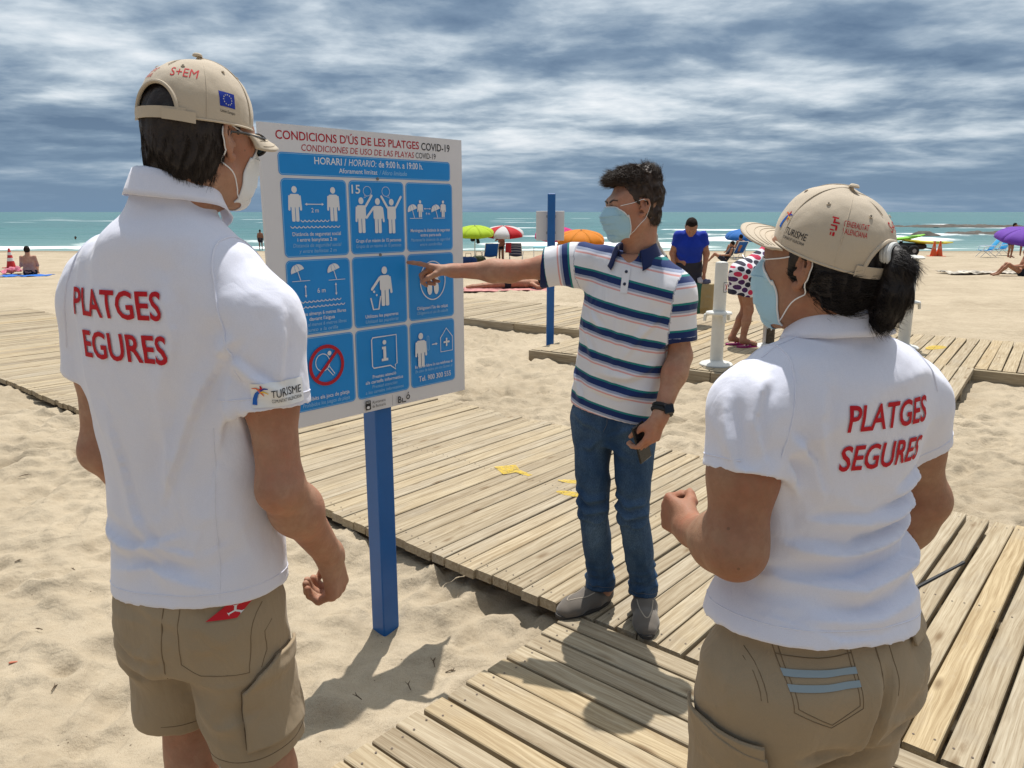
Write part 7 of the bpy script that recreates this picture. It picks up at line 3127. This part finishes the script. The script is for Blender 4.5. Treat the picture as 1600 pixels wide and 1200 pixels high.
for s in (-1, 1):
    e = Vector((s * .17, .46, 1.19)).lerp(Vector((s * .195, .35, .93)), .55)
    f.cone((s * .165, .46, 1.19), e, .070, .078, .04, cuts=[(e, (0, -.1, -.26))])
f.cone((0, 0, .64), (0, 0, .40), .12, .135, .004, 's', flat=(1, 0, 0), ratio=1.45)
V, F = f.mesh(1)
V = folds(V, F, [([(-.19, .05, .95), (-.2, .0, .8), (-.2, -.02, .66)], .02, .012), ([(.19, .05, .95), (.2, .0, .8), (.2, -.02, .66)], .02, .012), ([(0, -.15, .9), (0, -.16, .7)], .02, .010)], .006, (7, 7, 5), 4)
dr_ = mesh_obj('dress', V, F, dm, root)
bd = bvh_of(V, F)
band_on(dr_, 'hem_trim', bd, (0, 0, .612), (0, -.12, 1), .40, mat('dress_trim', (.66, .66, .68), .8), r=.008)
for q in 'LR':
    a, to = Vector(J['an' + q]), Vector(J['to' + q])
    d = Vector((to.x - a.x, to.y - a.y, 0)).normalized()
    b = MB()
    pts = disc2(0, 0, .13, .047, 20)
    s = Vector((d.y, -d.x, 0))
    c = Vector((a.x, a.y, 0)) + d * .06
    Vs = [c + d * x + s * y for x, y in pts] + [c + d * x + s * y + Vector((0, 0, .016)) for x, y in pts]
    n = 20
    b.add(Vs, [tuple(range(n))[::-1], tuple(range(n, 2 * n))] + [(i, (i + 1) % n, n + (i + 1) % n, n + i) for i in range(n)])
    ff = b.build('flip_flop', mat('magenta_rubber', (.32, .01, .12), .5), root)
    MB().tube([c + s * .04 + Vector((0, 0, .014)), c + d * .06 + s * .012 + Vector((0, 0, .055)), c + d * .10 + Vector((0, 0, .016)), c + d * .06 - s * .012 + Vector((0, 0, .055)), c - s * .04 + Vector((0, 0, .014))], .008, 6).build('flip_flop_strap', mat('magenta_rubber', (.32, .01, .12), .5), ff)
f = Field((-.13, .48, 1.14), (.13, .76, 1.44), .008)
f.ell((0, .60, 1.30), (.088, .10, .105), .02)
f.ell((0, .53, 1.30), (.06, .05, .07), .02)
sl, (X, Y, Z) = f.sub(f.lo, f.lo + f.n * f.h)
f.f = np.maximum(f.f, (Y - .64) * .8 - (Z - 1.28) * .6).astype(np.float32)
V, F = f.mesh(1)
mesh_obj('hair', V, F, HAIRD, root)

# seated figures by the sea
g = on_beach(48, 431)
bg_person(g, 25, 'bather in no shirt sitting on a blue mat by the striped cone', sit(.05), [('swimsuit', ('hips', 'brief'), .010, SWIM_D)], 1, .018)
drape('mat', 38, 432, 1.5, .7, 8, cloth_mat('blue_mat', (.015, .13, .50), 200, .1), 'blue mat spread under the seated bather', 'mat', .02, 3)
drape('towel', 20, 428, .6, .5, 20, cloth_mat('pink_towel', (.52, .16, .22), 200, .15), 'pink towel heaped beside the blue mat', 'towel', .04, 5, .20)
g = on_beach(783, 411)
bg_person(g, 150, 'slim tanned bather standing between the blue and striped chairs', {k: (v[0] * .72, v[1] * .72, v[2] * .72) for k, v in stand(0, dict(elR=(.30, .1, 1.30), wrR=(.14, .12, 1.50))).items()},
          [('swimsuit', ('hips', 'brief'), .008, SWIM_D)], 0, .016, .72)
g = on_beach(1150, 405)
j = sit(.22)
j = {k: (v[0], v[1] - .02, v[2] + .26) for k, v in j.items()}
bg_person(g, 20, 'sunbather sitting back in the blue folding chair', j, [('swimsuit', ('hips', 'brief'), .010, SWIM_B)], 0, .018)
g = on_beach(1132, 410)
j = sit(.25)
bg_person(g, 75, 'sunbather in dark clothes reclining on the sand near the blue chair', j, [('shirt', ('torso',), .016, SWIM_D), ('shorts', ('hips', 'short'), .012, DARK_S)], 0, .018)
g = on_beach(1577, 403)
bg_person(g, 200, 'bare-chested bather in dark blue shorts standing beside the turquoise deckchairs', stand(.04), [('shorts', ('hips', 'short'), .014, SWIM_B)], 0, .018)
g = on_beach(1597, 400)
bg_person(g, 160, 'bather standing behind the purple parasol', stand(.0), [('shorts', ('hips', 'short'), .014, DARK_S)], 2, .018)
g = on_beach(1597, 432)
bg_person(g, 70, 'bather sitting cross-legged at the end of the patterned towel', sit(.02), [('swimsuit', ('hips', 'brief'), .012, SWIM_D)], 0, .016)
m_ = mat('patterned_towel', (.40, .36, .30), .9, var=.8, vscale=5)
drape('towel', 1535, 428, 2.6, .9, 3, m_, 'crumpled patterned towel on the sand near the purple parasol', 'towel', .02, 9, .08)
g = on_beach(408, 391)
bg_person(g, 10, 'distant bather standing at the water edge behind the sign', {k: (v[0] * .8, v[1] * .8, v[2] * .8) for k, v in stand(.02).items()}, [('shorts', ('hips', 'short'), .014, DARK_S)], 2, .022, .8)
# sunbather lying on a pink towel
g = on_beach(795, 452)
root = empty('person', (g.x, g.y, g.z + .03), R(-86), 'sunbather lying face down in dark swimwear on a pink towel', 'person')
J = dict(head=(0, .78, .12), neck=(0, .62, .12), chest=(0, .42, .11), pelvis=(0, .0, .12), shL=(-.17, .56, .10), shR=(.17, .56, .10), elL=(-.36, .66, .05), elR=(.36, .66, .05),
         wrL=(-.22, .86, .04), wrR=(.22, .86, .04), hipL=(-.09, -.04, .11), hipR=(.09, -.04, .11), knL=(-.11, -.45, .075), knR=(.11, -.45, .075), anL=(-.10, -.85, .05), anR=(.10, -.85, .05),
         toL=(-.10, -1.0, .03), toR=(.10, -1.0, .03))
J['face'] = (0, .04, -.05)
V, F = bg_field(J, ('head', 'torso', 'hips', 'arm', 'leg'), .014).mesh(1)
mesh_obj('body', V, F, SK[0], root)
V, F = bg_field(J, ('hips', 'brief'), .014, .010).mesh(1)
mesh_obj('swimsuit', V, F, SWIM_D, root)
f = Field((-.14, .64, .0), (.14, .94, .28), .012)
f.ell((0, .79, .14), (.09, .11, .10), .02)
V, F = f.mesh(1)
mesh_obj('hair', V, F, HAIRD, root)
drape('towel', 795, 453, 2.1, .95, 3, cloth_mat('faded_pink_towel', (.50, .22, .20), 100, .3), 'faded pink towel under the lying sunbather', 'towel', .012, 11, .03)
drape('towel', 848, 452, .5, .35, 10, cloth_mat('pale_blue_towel', (.35, .48, .52), 100, .3), 'small pale blue towel beside the sunbather', 'towel', .02, 12, .07)

# swimmers
for (px, py, lab) in ((118, 373, 'swimmer far out beyond the first breaker, head above water'), (181, 360, 'swimmer alone in the open sea'), (912, 384, 'swimmer close to the surf behind the orange parasol'), (1102, 363, 'swimmer offshore above the royal blue shirt')):
    v = ray(px, py)
    D = (-.80 - CAM_H) / v.z * v.y
    c = at(px, py, D)
    root = empty('person', (c.x, c.y, -.95), 0, lab, 'person', 'swimmers in the sea')
    s = max(1.0, D / 90)
    f = Field((-.4, -.3, -.3), (.4, .3, .5), .03)
    f.ell((0, 0, .24), (.085, .10, .12), .02)
    f.cone((0, 0, .15), (0, 0, .05), .06, .06, .02)
    f.cone((-.17, 0, 0), (.17, 0, 0), .08, .08, .05)
    V, F = f.mesh(1)
    mesh_obj('body', V, F, SK[2], root)
    f = Field((-.2, -.2, .1), (.2, .2, .5), .025)
    f.ell((0, .02, .27), (.095, .105, .115), .02)
    V, F = f.mesh(1)
    mesh_obj('hair', V, F, HAIRD, root)

# ------------------------------------------------------------------ cones, trailer with rescue boards
CONE = mat('cone_orange', (.72, .10, .02), .5, .4, var=.08)


def cone(px, py, h, label, bands=False):
    g = on_beach(px, py)
    root = empty('traffic_cone', g, 0, label, 'cone', 'cones on the sand')
    MB().box((-h * .30, -h * .30, 0), (h * .30, h * .30, h * .05), .006).build('base', CONE if not bands else mat('cone_red', (.5, .03, .03), .5), root)
    MB().lathe([(h * .21, h * .05), (h * .045, h * .98), (h * .03, h), (0, h)], 20).build('cone_body', CONE if not bands else mat('cone_red', (.5, .03, .03), .5), root)
    for (z0_, z1_) in ((.36, .52), (.66, .80)) if bands else ((.48, .66),):
        r = lambda z: h * (.21 + (.045 - .21) * (z - .05) / .93) + .004
        MB().lathe([(r(z0_), h * z0_), (r(z1_), h * z1_)], 20).build('white_band', mat('cone_white', (.7, .7, .7), .5) if bands else mat('cone_pale_band', (.66, .25, .16), .5), root)


cone(1458, 401, .80, 'orange traffic cone nearer the rescue boards')
cone(1467, 401, .80, 'orange traffic cone nearer the turquoise deckchairs')
cone(18, 419, .72, 'red and white banded cone behind the blue mat', True)

g = on_beach(1418, 400)
root = empty('rescue_trailer', g, R(4), 'low dark trailer loaded with rescue boards at the edge of the beach', 'trailer')
BLKP = mat('trailer_black', (.02, .02, .022), .6)
f = Field((-1.6, -.6, .2), (1.6, .6, .9), .03)
f.cone((-1.1, 0, .52), (.75, 0, .50), .20, .16, .05, flat=(0, 1, 0), ratio=2.0)
V, F = f.mesh(1)
mesh_obj('hull', V, F, BLKP, root)
for x in (-.55, .0):
    for y in (-.48, .48):
        b = MB().lathe([(.0, -.09), (.24, -.09), (.29, -.05), (.29, .05), (.24, .09), (0, .09)], 22)
        wh = b.build('wheel', mat('tyre', (.02, .02, .02), .9), root)
        wh.rotation_euler = (R(90), 0, 0)
        wh.location = (x, y, .29)
        rr = MB().lathe([(0, -.10), (.11, -.10), (.11, .10), (0, .10)], 16).build('rim', mat('wheel_rim', (.25, .25, .25), .5), wh)
MB().tube([(.7, 0, .45), (1.5, 0, .35)], .035, 8).build('drawbar', BLKP, root)


def surf_board(loc, L, Wd, rz, pitch, m, label, m2=None):
    root = empty('rescue_board', loc, R(rz), label, 'board', 'rescue boards')
    root.rotation_euler = (0, R(pitch), R(rz))
    f = Field((-L / 2 - .1, -Wd, -.15), (L / 2 + .1, Wd, .25), .025)
    n = 8
    for i in range(n):
        t0, t1 = -1 + 2 * i / n, -1 + 2 * (i + 1) / n
        r = lambda t: .03 + .055 * (1 - t * t) ** .5
        f.cone((t0 * L / 2, 0, .10 * t0 * t0), (t1 * L / 2, 0, .10 * t1 * t1), r(t0), r(t1), .02, flat=(0, 1, 0), ratio=Wd / .17)
    V, F = f.mesh(1)
    mesh_obj('deck', V, F, m, root)
    if m2:
        MB().box((L * .12, -Wd * .42, .062), (L * .30, Wd * .42, .088), .006).build('deck_pad', m2, root)
    MB().box((-L * .44, -.012, -.14), (-L * .38, .012, -.02), .004).build('fin', BLKP, root)


GRN = mat('board_lime', (.22, .55, .03), .35, .5)
surf_board(g + Vector((-.45, 0, .90)), 2.6, .55, 6, -5, GRN, 'lime green rescue board on top of the trailer', mat('board_dark_pad', (.05, .16, .05), .6))
surf_board(g + Vector((.75, -.1, .72)), 2.9, .55, -3, 4, mat('board_yellow', (.60, .52, .04), .35, .5), 'yellow rescue board with a green pad jutting out over the cones', GRN)
# kayak-like far board end
# ------------------------------------------------------------------ litter and driftwood on the near sand
rs = random.Random(9)
twig = mat('dry_twig', (.09, .06, .035), .9)
TW = [(88, 1075), (40, 745), (225, 1010), (62, 985), (640, 1040), (705, 1012), (560, 1090), (118, 905), (30, 880), (680, 1006), (530, 870)]
for k, (px, py) in enumerate(TW):
    r = ray(px, py)
    D = (0 - CAM_H) / r.z * r.y
    p = at(px, py, D)
    zz_ = float(sand_height(np.array([[p.x]]), np.array([[p.y]]))[0, 0])
    a = rs.uniform(0, 3.14)
    L = rs.uniform(.015, .04)
    d = Vector((math.cos(a), math.sin(a), 0))
    s = Vector((-d.y, d.x, 0))
    b = MB()
    b.tube([-d * L, s * L * .25 + Vector((0, 0, .004)), d * L * .9], [.0018, .0026, .001], 5)
    b.tube([s * L * .2, d * L * .5 + s * L * .6 + Vector((0, 0, .006))], [.0016, .0008], 5)
    o = b.build('twig', twig)
    o.location = (p.x, p.y, zz_ + .010)
    props(o, 'tiny dark twig lying on the trodden sand', 'twig', 'twigs on the sand')
r = ray(22, 1040)
p = at(22, 1040, (0 - CAM_H) / r.z * r.y)
f = Field((-.03, -.02, -.01), (.03, .02, .02), .002)
f.cone((-.012, 0, .003), (.010, .004, .004), .007, .005, .003, flat=(0, 0, 1), ratio=.45)
V, F = f.mesh(1)
o = mesh_obj('shell_shard', V, F, mat('reddish_shard', (.42, .13, .07), .6))
o.location = (p.x, p.y, float(sand_height(np.array([[p.x]]), np.array([[p.y]]))[0, 0]) + .004)
props(o, 'reddish shard lying on the sand left of the khaki shorts', 'shard')
